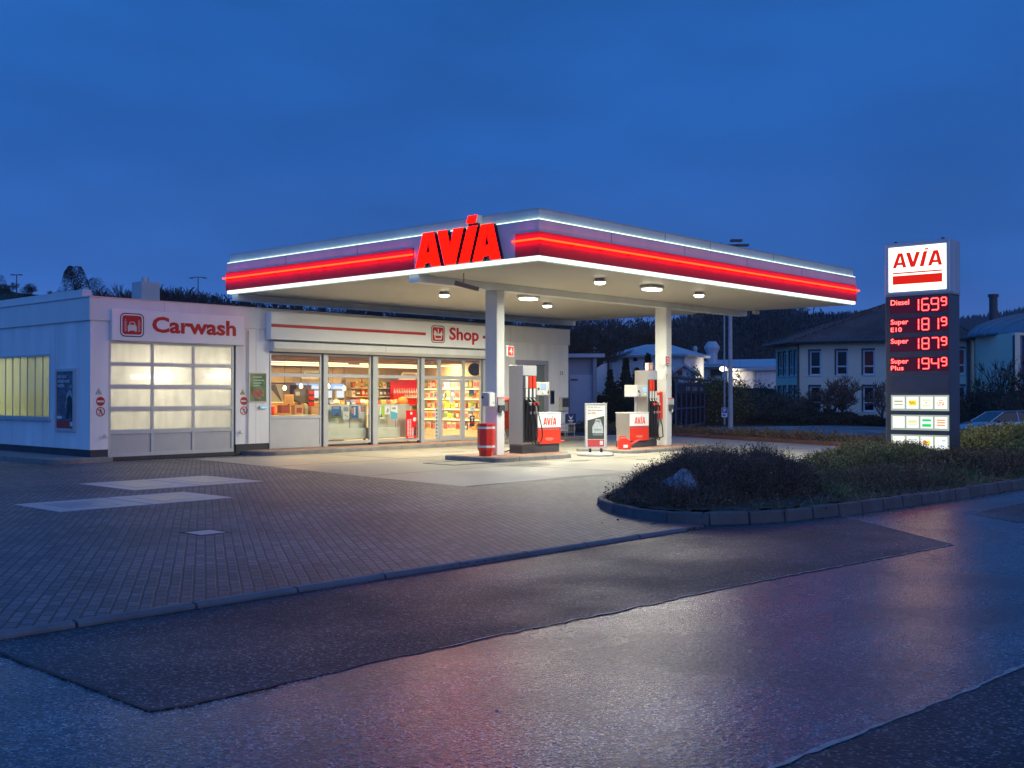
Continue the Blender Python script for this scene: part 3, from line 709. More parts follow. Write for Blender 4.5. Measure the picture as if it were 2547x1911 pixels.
ic.poly(F, [(13.838, 3.59), (13.868, 3.59), (13.853, 3.63)], d0, d1); ic.poly(F, [(14.212, 3.59), (14.242, 3.59), (14.227, 3.63)], d0, d1)
ic.build('icon_symbol', M['paper'], t)

t = thing('shop_sign', (22.6, 26, 3.28), 'long white box sign with red stripe reading Shop over the shop windows', 'sign')
MB().box(18.2, 27.5, 25.70, 25.95, 3.27, 4.06).build('board', M['white_gloss'], t, bevel=.006)
F = FY(25.70)
st = MB(); st.plate(F, 18.21, 24.23, 3.62, 3.71, 0, .003); st.plate(F, 26.92, 27.49, 3.62, 3.71, 0, .003); st.build('stripe', M['red_dark'], t)
MB().text(F, 'Shop', 25.30, 26.72, 3.385, 3.935, .005, .028).build('lettering', M['red_dark'], t)
MB().shape(F, [rrect(24.47, 25.10, 3.39, 3.965, .12), rrect(24.495, 25.075, 3.415, 3.94, .10)], 0, .006).build('icon_ring', M['dgrey'], t)
MB().shape(F, [rrect(24.53, 25.04, 3.45, 3.905, .06)], 0, .008).build('icon_tile', M['red_dark'], t)
ic = MB()
ic.shape(F, [[(24.64, 3.50), (24.93, 3.50), (24.97, 3.66), (24.99, 3.66), (24.99, 3.70), (24.58, 3.70), (24.58, 3.66), (24.60, 3.66)], [(24.66, 3.55), (24.91, 3.55), (24.925, 3.63), (24.645, 3.63)]], d0, d1)
ic.poly(F, [(24.765, 3.705), (24.81, 3.705), (24.81, 3.86), (24.765, 3.86)], d0, d1); ic.poly(F, [(24.60, 3.705), (24.74, 3.705), (24.66, 3.79), (24.60, 3.80)], d0, d1); ic.poly(F, [(24.85, 3.705), (24.97, 3.705), (24.96, 3.82), (24.945, 3.82), (24.93, 3.76)], d0, d1)
ic.build('icon_symbol', M['paper'], t)

# small prohibition and warning signs
def stop_sign(x, z, lab):
    F = FY(YF); t = thing('no_entry_sign', (x, YF, z), lab, 'sign', 'small round no entry signs beside the carwash door')
    MB().shape(F, [circ(x, z, .125)], 0, .004).build('disc', M['paper'], t); MB().shape(F, [circ(x, z, .115)], .0, .006).build('red_disc', M['red_dark'], t); MB().plate(F, x - .09, x + .09, z - .022, z + .022, .0, .008).build('bar', M['paper'], t)


def ped_sign(x, z, lab):
    F = FY(YF); t = thing('no_pedestrians_sign', (x, YF, z), lab, 'sign', 'small no pedestrians signs beside the carwash door')
    MB().shape(F, [circ(x, z, .125)], 0, .004).build('disc', M['paper'], t)
    MB().shape(F, [circ(x, z, .12), circ(x, z, .097)], .0, .007).build('ring', M['red_dark'], t)
    b = MB(); b.shape(F, [circ(x, z + .065, .014, 10)], 0, .006); b.poly(F, [(x - .018, z + .045), (x + .02, z + .045), (x + .012, z - .01), (x - .012, z - .01)], 0, .006)
    b.poly(F, [(x - .012, z - .012), (x, z - .012), (x - .035, z - .08), (x - .05, z - .075)], 0, .006); b.poly(F, [(x, z - .012), (x + .012, z - .012), (x + .045, z - .075), (x + .03, z - .08)], 0, .006)
    b.poly(F, [(x + .02, z + .043), (x + .052, z - .002), (x + .042, z - .006), (x + .014, z + .028)], 0, .006); b.build('figure', M['black'], t)
    MB().poly(F, [(x - .080, z + .066), (x - .066, z + .080), (x + .080, z - .066), (x + .066, z - .080)], .0, .009).build('slash', M['red_dark'], t)


def tri_sign(x, z, m, lab):
    F = FY(YF); t = thing('warning_sign', (x, YF, z), lab, 'sign', 'small triangular warning signs beside the carwash door')
    MB().poly(F, [(x - .085, z - .06), (x + .085, z - .06), (x, z + .09)], 0, .004).build('edge', M['dgrey'], t)
    MB().poly(F, [(x - .062, z - .047), (x + .062, z - .047), (x, z + .064)], 0, .006).build('face', m, t)
    MB().poly(F, [(x - .022, z - .015), (x + .03, z - .028), (x + .005, z + .012), (x - .018, z + .012)], 0, .008).build('symbol', M['dgrey'], t)


tri_sign(13.22, 1.76, M['paper'], 'white warning triangle on the wall left of the carwash door'); stop_sign(13.27, 1.52, 'round no entry sign on the wall left of the carwash door'); ped_sign(13.27, 1.26, 'no pedestrians sign on the wall left of the carwash door')
tri_sign(17.46, 1.75, colmat('warn_yellow', (.7, .55, .03)), 'yellow warning triangle on the wall right of the carwash door'); stop_sign(17.50, 1.51, 'round no entry sign on the wall right of the carwash door'); ped_sign(17.50, 1.24, 'no pedestrians sign on the wall right of the carwash door')
for x, lab in ((13.36, 'small water tap low on the wall left of the carwash door'), (17.36, 'small water tap low on the wall right of the carwash door')):
    t = thing('water_tap', (x, YF, .62), lab, 'tap', 'wall taps beside the carwash door'); MB().tube([(x, YF, .62), (x, YF - .08, .62), (x + .05, YF - .09, .60)], .014).build('spout', M['steel'], t)
    MB().box(x - .03, x + .01, YF - .07, YF - .05, .63, .69).build('handle', M['steel'], t)
# green poster beside shop
t = thing('framed_poster', (17.95, YF, 1.47), 'framed green poster with reddish round motif between carwash and shop', 'poster')
F = FY(YF); MB().shape(F, [rrect(17.66, 18.25, 1.47, 2.32, .03), rrect(17.69, 18.22, 1.50, 2.29, .01)], 0, .03).build('frame', M['steel'], t)
MB().plate(F, 17.69, 18.22, 1.50, 2.29, 0, .012).build('poster', mat('poster_green', (.10, .22, .07), .4, var=.5, scale=3.5, col2=(.22, .36, .16)), t)
MB().shape(F, [[(17.955 + .19 * math.cos(a * .4) * (1 + .12 * math.sin(a * 3)), 1.72 + .15 * math.sin(a * .4)) for a in range(16)]], .012, .015).build('motif', mat('poster_meat', (.34, .12, .08), .5, var=.5, scale=14), t)
mt = MB(); F2 = FY(YF)
for k, (z, w_) in enumerate(((2.17, .30), (2.08, .36), (2.0, .28), (1.93, .22))): mt.plate(F2, 17.80, 17.80 + w_, z, z + .035, .012, .014)
mt.build('poster_print', colmat('print_pale', (.42, .52, .36)), t)
t = thing('wall_lamp', (18.12, YF, 1.33), 'small lit bluish wall lamp below the green poster', 'lamp')
MB().box(18.0, 18.25, YF - .06, YF, 1.29, 1.36).build('lamp_body', M['alu'], t); MB().box(18.06, 18.24, YF - .067, YF - .061, 1.30, 1.35).build('lamp_glass', emat('blue_lamp', (.25, .62, 1), 1.3), t)
# poster on the side wall
t = thing('framed_poster', (13, 27.3, .74), 'tall framed waiter poster on the blue side wall', 'poster')
F = FX(13.0); f = MB(); f.plate(F, -27.83, -26.72, .74, .82, 0, .05); f.plate(F, -27.83, -26.72, 2.29, 2.36, 0, .05); f.plate(F, -27.83, -27.77, .82, 2.29, 0, .05); f.plate(F, -26.84, -26.72, .82, 2.29, 0, .05); f.build('frame', M['alu'], t)
MB().plate(F, -27.77, -26.84, 1.02, 2.29, 0, .02).build('picture', mat('poster_street', (.03, .04, .07), .4, var=.6, scale=5, col2=(.16, .20, .26)), t)
MB().plate(F, -27.77, -26.84, .82, 1.02, 0, .022).build('red_band', M['red_dark'], t)
pt = MB(); pt.text(F, 'UND ALLES', -27.74, -27.24, 2.12, 2.20, .022, .03); pt.text(F, 'ANDERE KANN', -27.74, -27.08, 2.00, 2.08, .022, .03); pt.text(F, 'WARTEN.', -27.74, -27.34, 1.88, 1.96, .022, .03); pt.build('lettering', M['paper'], t)
pt = MB(); pt.poly(F, [(-27.30, 1.32), (-27.22, 1.72), (-27.08, 1.80), (-26.98, 1.80), (-26.90, 1.6), (-26.9, 1.5), (-27.2, 1.5)], .02, .023); pt.shape(F, [circ(-27.0, 1.90, .05, 14)], .02, .023); pt.build('printed_figure', colmat('print_skin', (.45, .42, .42)), t)
MB().poly(F, [(-27.22, 1.06), (-27.20, 1.60), (-27.05, 1.68), (-26.92, 1.6), (-26.90, 1.10), (-26.99, 1.10), (-27.04, 1.34), (-27.10, 1.06)], .0235, .026).build('printed_apron', M['black'], t)
MB().plate(F, -27.03, -26.89, .88, .99, .022, .025).build('printed_logo', M['paper'], t)
MB().shape(F, [[(-27.62 + .16 * math.cos(a * PI / 8), 1.10 + .04 * math.sin(a * PI / 8)) for a in range(16)]], .02, .024).build('printed_plate', M['paper'], t)

# right part of the wall: key slot, letter box, stand
t = thing('intercom_panel', (30.98, YF, 1.33), 'narrow dark intercom panel beside the service window', 'panel'); F = FY(YF)
MB().plate(F, 30.87, 31.10, 1.33, 1.84, 0, .03).build('casing', M['dgrey'], t, bevel=.01); MB().plate(F, 30.90, 31.07, 1.37, 1.80, .03, .034).build('face', M['glass_dark'], t)
t = thing('letter_box', (31.58, YF, 1.07), 'dark grey letter box near the right corner of the building', 'letter box')
MB().box(31.36, 31.81, YF - .14, YF, 1.07, 1.59).build('box', M['lgrey'], t, bevel=.02); MB().box(31.43, 31.79, YF - .15, YF - .141, 1.22, 1.55).build('front', M['dgrey'], t)
t = thing('display_stand', (31.0, 25.3, .12), 'wire stand with a blue board bearing a white bird emblem', 'display stand')
b = MB(); 
for x in (30.72, 31.26):
    for y in (25.15, 25.5): b.tube([(x, y, .12), (x, y, .93)], .012)
for z in (.3, .45, .6): b.tube([(30.72, 25.15, z), (31.26, 25.15, z), (31.26, 25.5, z), (30.72, 25.5, z), (30.72, 25.15, z)], .008)
for i in range(6): b.tube([(30.76 + i * .1, 25.15, .3), (30.81 + i * .1, 25.15, .45), (30.76 + i * .1, 25.15, .6)], .007)
b.build('wire_rack', M['steel'], t)
F = FY(25.13); MB().plate(F, 30.70, 31.30, .62, .98, 0, .02).build('board', M['navy'], t)
e_ = MB(); e_.poly(F, [(30.86, .93), (30.99, .83), (31.0, .86), (31.01, .83), (31.14, .93), (31.05, .80), (31.0, .77), (30.95, .80)], .021, .024); e_.plate(F, 30.84, 31.16, .72, .75, .021, .024); e_.plate(F, 30.90, 31.10, .67, .69, .021, .024); e_.plate(F, 30.70, 31.30, .60, .62, .0, .024); e_.build('emblem', M['paper'], t)

# ================================================================== CANOPY
cn = thing('forecourt_canopy', (20.6, 19.2, 0), 'large flat white canopy with red neon band over the pumps', 'canopy')
X0, X1, Y0, Y1 = 17.62, 33.30, 15.15, 27.05
MB().box(X0 + .1, X1 - .1, Y0 + .1, Y1 - .1, 4.58, 4.64).build('soffit', M['soffit'], cn)
MB().box(X0 + .2, X1 - .2, Y0 + .2, Y1 - .2, 4.64, 5.60).build('roof_body', M['white'], cn)
bm_ = MB(); bm_.box(X0 + .11, X1 - .11, 19.05, 19.40, 4.40, 4.578); bm_.box(X0 + .11, X1 - .11, Y1 - .4, Y1 - .12, 4.40, 4.578)
bm_.box(X1 - .42, X1 - .12, Y0 + .12, 19.04, 4.43, 4.578) if 0 else None
bm_.build('beam', M['white'], cn)
# fascia rings (front and left sides seen, built all round)
def ring(x0, x1, y0, y1, th, z0, z1):
    return MB().box(x0, x1, y0, y0 + th, z0, z1).box(x0, x1, y1 - th, y1, z0, z1).box(x0, x0 + th, y0 + th, y1 - th, z0, z1).box(x1 - th, x1, y0 + th, y1 - th, z0, z1)


ring(X0, X1, Y0, Y1, .08, 4.69, 5.475).build('fascia', M['white'], cn, bevel=.006)
ring(X0 + .06, X1 - .06, Y0 + .06, Y1 - .06, .05, 5.476, 5.71).build('upper_strip', M['white'], cn)
ring(X0 + .012, X1 - .012, Y0 + .012, Y1 - .012, .03, 5.476, 5.492).build('led_strip', M['led'], cn)
ring(X0 + .04, X1 - .04, Y0 + .04, Y1 - .04, .1, 5.711, 5.73).build('top_edge', M['alu'], cn)
ring(X0 + .012, X1 - .012, Y0 + .012, Y1 - .012, .07, 4.60, 4.685).build('light_strip', M['whitetube'], cn)
rb = MB(); TH = .02
rb.box(X0 - TH, X1 + TH, Y0 - TH, Y0 - .002, 4.69, 5.21)                                  # right side, full length
rb.box(X0 - TH, X0 - .002, Y0 - .001, 15.82, 4.69, 5.21); rb.box(X0 - TH, X0 - .002, 19.10, Y1 + TH, 4.69, 5.21)   # left side, either side of the letters
rb.box(X1 + .002, X1 + TH, Y0 - .001, Y1, 4.69, 5.21)
rb.build('red_band', M['red'], cn)
nb = MB(); z = 5.04; q = .075
nb.cyl((X0 - q, Y0 - q, z), (X1 + q, Y0 - q, z), .022, .022, 10); nb.cyl((X0 - q, Y0 - q, z), (X0 - q, 15.85, z), .022, .022, 10); nb.cyl((X0 - q, 19.07, z), (X0 - q, Y1 + q, z), .022, .022, 10); nb.cyl((X1 + q, Y0 - q, z), (X1 + q, Y1, z), .022, .022, 10)
nb.build('neon_tube', M['neon'], cn)
ns = MB()
for i in range(15): ns.box(X0 + i * 1.08, X0 + i * 1.08 + .02, Y0 - q - .01, Y0 - TH, z - .05, z - .02)
for i in range(8): ns.box(X0 - q - .01, X0 - TH, 19.2 + i * 1.1, 19.22 + i * 1.1, z - .05, z - .02)
ns.build('tube_holder', M['red'], cn)
for q_ in [(x, x + .01, Y0 - .003, Y0, 5.22, 5.47) for x in (20.2, 23.3, 26.4, 29.6)] + [(X0 - .003, X0, y, y + .01, 5.22, 5.47) for y in (21.2, 24.2)] + [(x, x + .012, Y0 + .055, Y0 + .06, 5.49, 5.70) for x in (22.5, 24.6, 28.0)]: MB().box(*q_).build('panel_joint', M['plinth'], cn)
# columns
for x, y, z0 in ((20.45, 19.02, .12), (28.20, 19.02, .10)): MB().box(x, x + .30, y, y + .42, z0, 4.40).build('column', M['white'], cn, bevel=.012)
# letters
def avia(mb, F, x0, x1, z0, z1, d0, d1, heavy=True):
    if heavy:   # measured outline of the wide raised letters, u to the right (0..2.75), z relative
        k = (x1 - x0) / 2.75; kz = (z1 - z0) / .81
        T = lambda L_: [(x0 + a * k, z0 + b * kz) for a, b in L_]
        A = [(0, 0), (.29, 0), (.335, .10), (.53, .10), (.555, 0), (.85, 0), (.62, .81), (.26, .81)]; Ah = [(.365, .34), (.50, .34), (.445, .62)]
        mb.shape(F, [T(A), T(Ah)], d0, d1); mb.shape(F, [T([(a + 1.90, b) for a, b in A]), T([(a + 1.90, b) for a, b in Ah])], d0, d1)
        mb.shape(F, [T([(.75, .81), (1.06, .81), (1.175, .39), (1.28, .81), (1.60, .81), (1.34, 0), (1.0, 0)])], d0, d1)
        mb.shape(F, [T([(1.46, 0), (1.78, 0), (2.04, .81), (1.74, .81)])], d0, d1)
        return T([(1.755, .87), (2.045, .87), (2.09, 1.04), (1.81, 1.04)])
    k = x1 - x0; kz = z1 - z0; T = lambda L_: [(x0 + a * k, z0 + b * kz) for a, b in L_]
    A = [(0, 0), (.075, 0), (.095, .16), (.20, .16), (.21, 0), (.285, 0), (.205, .84), (.11, .84)]; Ah = [(.115, .30), (.185, .30), (.16, .66)]
    mb.shape(F, [T(A), T(Ah)], d0, d1); mb.shape(F, [T([(a + .715, b) for a, b in A]), T([(a + .715, b) for a, b in Ah])], d0, d1)
    mb.shape(F, [T([(.275, .84), (.36, .84), (.42, .30), (.48, .84), (.565, .84), (.455, 0), (.37, 0)])], d0, d1)
    mb.shape(F, [T([(.55, 0), (.635, 0), (.71, .84), (.63, .84)])], d0, d1)
    mb.shape(F, [T([(.645, .91), (.725, .91), (.735, 1.0), (.655, 1.0)])], d0, d1)


F = FX(17.50)
lt = thing('raised_lettering', (17.5, 17.5, 4.69), 'big raised red letters on the long white band of the canopy', 'sign')
b = MB(); dot = avia(b, F, -18.92, -16.17, 4.69, 5.50, .0, .004); b.build('letter_face', M['letter'], lt)
b = MB(); avia(b, F, -18.92, -16.17, 4.69, 5.50, -.115, -.001); b.build('letter_side', M['black'], lt)
MB().shape(F, [dot], .055, .06).build('dot_face', M['letter'], lt); MB().shape(F, [dot], -.12, .054).build('dot_side', M['white_gloss'], lt)
MB().box(17.46, 17.62, 16.90, 17.12, 5.50, 5.56).build('dot_holder', M['plinth'], lt)

# lamps
for i, (x, y, wide) in enumerate(LAMPS):
    lab = ['small round canopy lamp at the far left near the building', 'wide flat floodlight just behind the beam', 'small round canopy lamp behind the beam, right of the wide floodlight', 'small round canopy lamp nearest the front corner', 'wide flat floodlight in the front row', 'small round canopy lamp at the right end of the front row'][i]
    t = thing('canopy_lamp', (x, y, 4.57), lab, 'lamp', 'lamps under the canopy roof')
    zb = 4.49
    if wide:
        MB().box(x - .30, x + .30, y - .22, y + .22, zb, 4.57).build('housing', M['lgrey'], t, bevel=.03); MB().box(x - .24, x + .24, y - .17, y + .17, zb - .05, zb - .002).build('diffuser', M['lamp'], t, bevel=.02)
        MB().box(x - .34, x + .34, y - .26, y + .26, 4.575, 4.579).build('mounting_plate', M['cream'], t)
    else:
        MB().lathe((x, y, zb), [(.17, 0), (.16, .035), (.12, .05), (.12, .085)], 16).build('housing', M['lgrey'], t); MB().lathe((x, y, zb - .06), [(.07, 0), (.13, .02), (.14, .058)], 16).build('diffuser', M['lamp'], t, smooth=True)
        for s_ in (-.17, .17): MB().tube([(x + s_, y, zb), (x + s_, y, 4.57)], .012, 6).build('bracket', M['dgrey'], t)
    area_light('canopy_light', (x, y, zb - .08), .42, .42, 250 if wide else 172, (1, .975, .77), shape='DISK', spread=170)
# cctv camera under the left edge
t = thing('security_camera', (18.15, 17.95, 4.4), 'brownish tube security camera hanging under the canopy edge below the big letters', 'camera')
MB().cyl((18.0, 18.1, 4.33), (18.42, 17.72, 4.18), .06, .05, 12).build('camera_body', colmat('cam_brown', (.28, .18, .15)), t)
MB().tube([(18.2, 18.0, 4.57), (18.2, 18.0, 4.36), (18.12, 18.0, 4.30)], .015, 6).build('bracket', colmat('cam_brown', (.28, .18, .15)), t)
for i, (x, y, lab) in enumerate(((29.2, 26.9, 'small camera under the far right edge of the canopy near the column'), (32.9, 20.8, 'small dark loudspeaker under the right canopy edge'), (33.0, 18.6, 'small pale floodlight box under the right canopy edge'))):
    t = thing('edge_fixture', (x, y, 4.5), lab, 'fixture', 'small fixtures under the right canopy edge')
    MB().box(x - .12, x + .12, y - .08, y + .08, 4.44, 4.56).build('box', M['lgrey'] if i == 2 else M['dgrey'], t, bevel=.01); MB().box(x - .02, x + .02, y - .02, y + .02, 4.56, 4.6).build('bracket', M['dgrey'], t)

# ================================================================== PUMP ISLANDS
def island(x0, x1, y0, y1, ztop, lab, r=.32, cut=False):
    t = thing('pump_island', ((x0 + x1) / 2, (y0 + y1) / 2, 0), lab, 'pump island')
    MB().prism(rrect(x0, x1, y0, y1, r) if not cut else rrect(x0, 22.0, y0, y1, r)[7:21] + [(22.42, y0), (23.25, 18.95), (23.25, y1)], -.03, ztop).build('kerb_stones', M['kerb'], t, bevel=.02)
    MB().prism(rrect(x0 + .14, x1 - .14, y0 + .14, y1 - .14, r - .1) if not cut else rrect(x0 + .14, 22.0, y0 + .14, y1 - .14, r - .1)[7:21] + [(22.34, y0 + .14), (23.12, 19.0), (23.12, y1 - .14)], ztop - .02, ztop + .003).build('top', M['red_paver'], t)
    j = MB()
    for x in (x0 + .75, x0 + 1.75) + (() if cut else (x0 + 2.75,)): j.box(x, x + .015, y0 - .003, y0 + .02, 0, ztop)
    j.build('stone_joint', M['plinth'], t)


island(19.60, 23.7, 18.15, 20.25, .12, 'left concrete pump island with red paved top and rounded corners', cut=True)
island(25.05, 29.4, 18.10, 20.25, .10, 'right concrete pump island with red paved top behind the shrubs')
S_NOZ = M['lgrey']


def pump(x, mirror, zb, lab, num):
    """x = left edge; tall hose cabinet on one side, low cabinet with the name on the other; front at y 19"""
    T = .57; Lw = .98; D_ = .52; y0 = 18.98
    t = thing('fuel_pump', (x, y0, zb), lab, 'fuel pump', 'fuel pumps on the islands')
    if not mirror: ta, tb = x, x + T; la, lb = x + T, x + T + Lw
    else: la, lb = x, x + Lw; ta, tb = x + Lw, x + Lw + T - .06
    y1 = y0 + D_
    MB().box(min(ta, la), max(tb, lb) - .01, y0 + .03, y1 - .02, zb, zb + .23).build('plinth', M['dgrey'], t, bevel=.01)
    MB().box(ta, tb, y0 + .035, y1, zb + .235, zb + 2.36).build('tall_cabinet', M['steel'], t, bevel=.015)
    F = FY(y0 + .035)
    MB().plate(F, ta + .03, tb - .02, zb + .30, zb + 2.30, .001, .012).build('hose_panel', M['dgrey'], t)
    MB().plate(F, ta + .01, tb - .01, zb + 2.08, zb + 2.34, .012, .022).build('head_panel', M['silver'], t)
    n = 3; wd = (tb - ta - .10) / n
    for k in range(n):
        a = ta + .06 + k * wd; c = a + wd * .5
        cm = (M['lgrey'] if k == 0 else M['redorange']) if not mirror else (M['redorange'] if k < 2 else M['black'])
        s = MB().plate(F, a + .02, a + wd - .03, zb + 1.74, zb + 2.06, .013, .05).build('grade_panel', cm, t)
        MB().plate(F, a + .045, a + wd - .05, zb + 1.50, zb + 1.73, .013, .05).build('grade_label', M['paper'], t)
        MB().plate(F, a + .02, a + wd - .03, zb + .35, zb + 1.49, .013, .03).build('hose_channel', M['black'], t)
        # nozzle
        z = zb + 1.42
        nz_ = MB(); nz_.cyl((c - .03, y0 - .01, z), (c + .05, y0 - .10, z - .16), .03, .035, 10); nz_.cyl((c + .05, y0 - .10, z - .16), (c + .05, y0 - .10, z - .36), .028, .02, 8)
        no = nz_.build('nozzle', M['black'], t, smooth=True)
        MB().box(c + .005, c + .055, y0 - .135, y0 - .075, z - .13, z - .05).build('grip', (M['redorange'] if cm is M['redorange'] else M['lgrey']), no, bevel=.012)
        MB().cyl((c - .04, y0 - .005, z + .06), (c - .015, y0 - .035, z - .02), .016, .02, 8).build('spout_guard', M['paper'], no)
        MB().cyl((c + .05, y0 - .10, z - .30), (c + .05, y0 - .10, z - .37), .024, .024, 8).build('swivel', M['steel'], no)
        # hose: down, loop, back up into cabinet
        pts = []; sgn = 1 if not mirror else -1; e = c + .05
        for i in range(15):
            u = i / 14
            pts.append((e + sgn * (.03 + .10 * k * .5) * math.sin(u * PI) + .0 * u, y0 - .10 - .03 * math.sin(u * PI) + .0, z - .36 - (.70 + .04 * k) * math.sin(u * PI / 2)))
        x_e = pts[-1][0]; zz = pts[-1][2]
        for i in range(1, 7): q = i / 6 * PI; pts.append((x_e - .045 + .045 * math.cos(q) * 1, y0 - .10 + .02 * i / 6, zz - .05 * math.sin(q)))
        for i in range(1, 8): pts.append((x_e - .09 - .0 * i, y0 - .07, zz + .155 * i))
        MB().tube(pts, .016, 7).build('hose', M['black'], t, smooth=True)
    # low cabinet
    lo = MB().box(la + .003, lb, y0, y1 - .03, zb + .235, zb + 1.06).build('low_cabinet', M['steel'], t, bevel=.008)
    F = FY(y0)
    MB().plate(F, la + .01, lb - .005, zb + .68, zb + 1.05, .001, .01).build('white_panel', M['white_gloss'], lo)
    MB().plate(F, la + .01, lb - .005, zb + .65, zb + .678, .001, .008).build('red_line', M['redorange'], lo)
    MB().plate(F, la + .01, lb - .005, zb + .24, zb + .62, .001, .01).build('red_panel', M['redorange'], lo)
    b = MB(); avia(b, F, la + .24, lb - .19, zb + .74, zb + .98, .011, .014, False); b.build('lettering', M['redorange'], lo)
    b = MB()
    for q, (s0, s1) in enumerate(((.36, .62), (.30, .70), (.34, .66), (.40, .60))): b.plate(F, la + s0 * (lb - la), la + s1 * (lb - la), zb + .39 - q * .022, zb + .40 - q * .022, .0105, .012)
    b.build('small_print', colmat('pink_print', (.8, .35, .3)), lo)
    MB().box(la - .01, lb + .01, y0 - .015, y1, zb + 1.062, zb + 1.085).build('lid', M['paper'], lo)
    if mirror:
        MB().box(la - .012, la, y0 + .06, y1 - .03, zb + .62, zb + 1.05).build('end_panel', M['steel'], lo)
    # terminal: box on a post above the low cabinet
    if not mirror: a, b_ = la + .0, la + .54
    else: a, b_ = lb - .56, lb - .02
    pst = MB().cyl(((a + b_) / 2, y0 + .25, zb + 1.085), ((a + b_) / 2, y0 + .25, zb + 1.55), .055, .055, 12).build('terminal_post', M['steel'], t)
    tm = MB().box(a, b_, y0 + .02, y0 + .50, zb + 1.55, zb + 1.91).build('payment_terminal', M['lgrey'], t, bevel=.015)
    F = FY(y0 + .02)
    MB().plate(F, a + .30 if mirror else a + .18, (a + .30 if mirror else a + .18) + .2, zb + 1.70, zb + 1.85, .001, .012).build('terminal_screen', emat('terminal_screen', (.55, .8, 1), 1.0), tm)
    MB().plate(F, a + .36 if mirror else a + .24, (a + .36 if mirror else a + .24) + .08, zb + 1.60, zb + 1.67, .001, .012).build('terminal_slot', M['paper'], tm)
    MB().text(F, num, a + (.10 if mirror else .44), a + (.17 if mirror else .51), zb + 1.58, zb + 1.70, .006, .02).build('terminal_number', M['black'], tm)
    MB().plate(F, a + .05, a + .09, zb + 1.70, zb + 1.75, .001, .02).build('lock', M['black'], tm)
    if mirror:
        pp_ = MB(); Fx = FX(a); pp_.plate(Fx, -(y0 + .20), -(y0 + .05), zb + 1.58, zb + 1.66, .001, .004); pp_.plate(Fx, -(y0 + .45), -(y0 + .30), zb + 1.58, zb + 1.66, .001, .004); pp_.build('terminal_sticker', M['paper'], tm)
    return t


pump(21.43, False, .12, 'left fuel pump with its tall steel hose cabinet on the left', '4')
pump(26.20, True, .07, 'right fuel pump with its tall hose cabinet beside the column', '2')
MB  # ---- island equipment
def bin_(x, y, z, lab):
    t = thing('squeegee_bin', (x, y, z), lab, 'bin', 'red bins with white bands by the columns')
    MB().lathe((x, y, z), [(.17, 0), (.185, .12), (.215, .16), (.22, .22), (.225, .80), (.215, .84), (.18, .84)], 8).build('bin_body', M['red_plastic'], t)
    for z0 in (.22, .70): MB().lathe((x, y, z + z0), [(.2265, 0), (.2275, .055)], 8).build('white_band', M['paper'], t)


bin_(20.05, 19.02, .12, 'red bin with white bands left of the left canopy column'); bin_(28.85, 19.6, .10, 'red bin with white bands half hidden behind the right canopy column')


def dispenser(x, y, z, lab):
    t = thing('towel_dispenser', (x, y, z), lab, 'dispenser', 'towel dispensers on the columns')
    MB().box(x, x + .26, y, y + .24, z, z + .38).build('casing', M['lgrey'], t, bevel=.04, seg=3)
    MB().box(x + .02, x + .24, y - .05, y + .002, z + .0, z + .36).build('cover', M['white_gloss'], t, bevel=.04, seg=3)
    MB().cyl((x - .015, y + .17, z + .24), (x + .003, y + .17, z + .24), .035, .035, 14).build('knob', M['black'], t)
    MB().cyl((x + .18, y - .058, z + .1), (x + .18, y - .045, z + .1), .025, .025, 12).build('lock', M['silver'], t)


dispenser(20.14, 19.06, 1.38, 'white and grey towel dispenser on the left side of the left canopy column'); dispenser(28.52, 19.15, 1.22, 'white towel dispenser on the right side of the right canopy column')
for x, z, lab in ((20.47, 1.22, 'grey glove dispenser on the front of the left canopy column'), (28.30, 1.18, 'grey glove dispenser on the front of the right canopy column')):
    t = thing('glove_dispenser', (x, 19.0, z), lab, 'dispenser', 'glove dispensers on the columns'); F = FY(19.02)
    MB().plate(F, x, x + .23, z, z + .20, .0, .07).build('lower_case', M['dgrey'], t, bevel=.015); MB().plate(F, x, x + .23, z + .20, z + .37, .0, .03).build('instruction_plate', M['lgrey'], t)
    MB().plate(F, x, x + .23, z + .375, z + .40, .0, .03).build('red_line', M['red'], t); MB().poly(F, [(x + .08, z), (x + .12, z + .06), (x + .16, z + .03), (x + .18, z), (x + .12, z - .05)], .07, .075).build('glove_tip', M['paper'], t)


def numbox(x, y, z, s, lab, w_=.30, h=.28):
    t = thing('pump_number_sign', (x, y, z), lab, 'sign', 'red number signs at the pumps'); F = FY(y)
    MB().plate(F, x, x + w_, z, z + h, -.12, 0).build('box', M['white_gloss'], t, bevel=.006); MB().plate(F, x + .06 * (w_ / .3), x + w_ - .03, z + .02, z + h - .02, .0, .004).build('red_face', M['redorange'], t)
    cx = x + w_ / 2 + .015; MB().text(F, s, cx - .055, cx + .055, z + .06, z + h - .05, .006, .03).build('numeral', M['paper'], t)


numbox(20.80, 19.0, 2.69, '4', 'red sign with white 4 on the left column')
numbox(28.00, 18.93, 2.62, '2', 'red sign with white 2 on the right column', .27, .27)
numbox(28.08, 19.62, 2.42, '1', 'red sign with white 1 half hidden behind the right pump', .27, .27)
t = thing('security_camera', (28.1, 18.9, 2.35), 'small white security camera on the right column under the sign', 'camera')
MB().cyl((28.12, 18.96, 2.36), (28.05, 18.86, 2.32), .04, .035, 10).build('camera_body', M['lgrey'], t); MB().tube([(28.2, 19.05, 2.42), (28.12, 18.96, 2.37)], .012, 6).build('bracket', M['lgrey'], t)
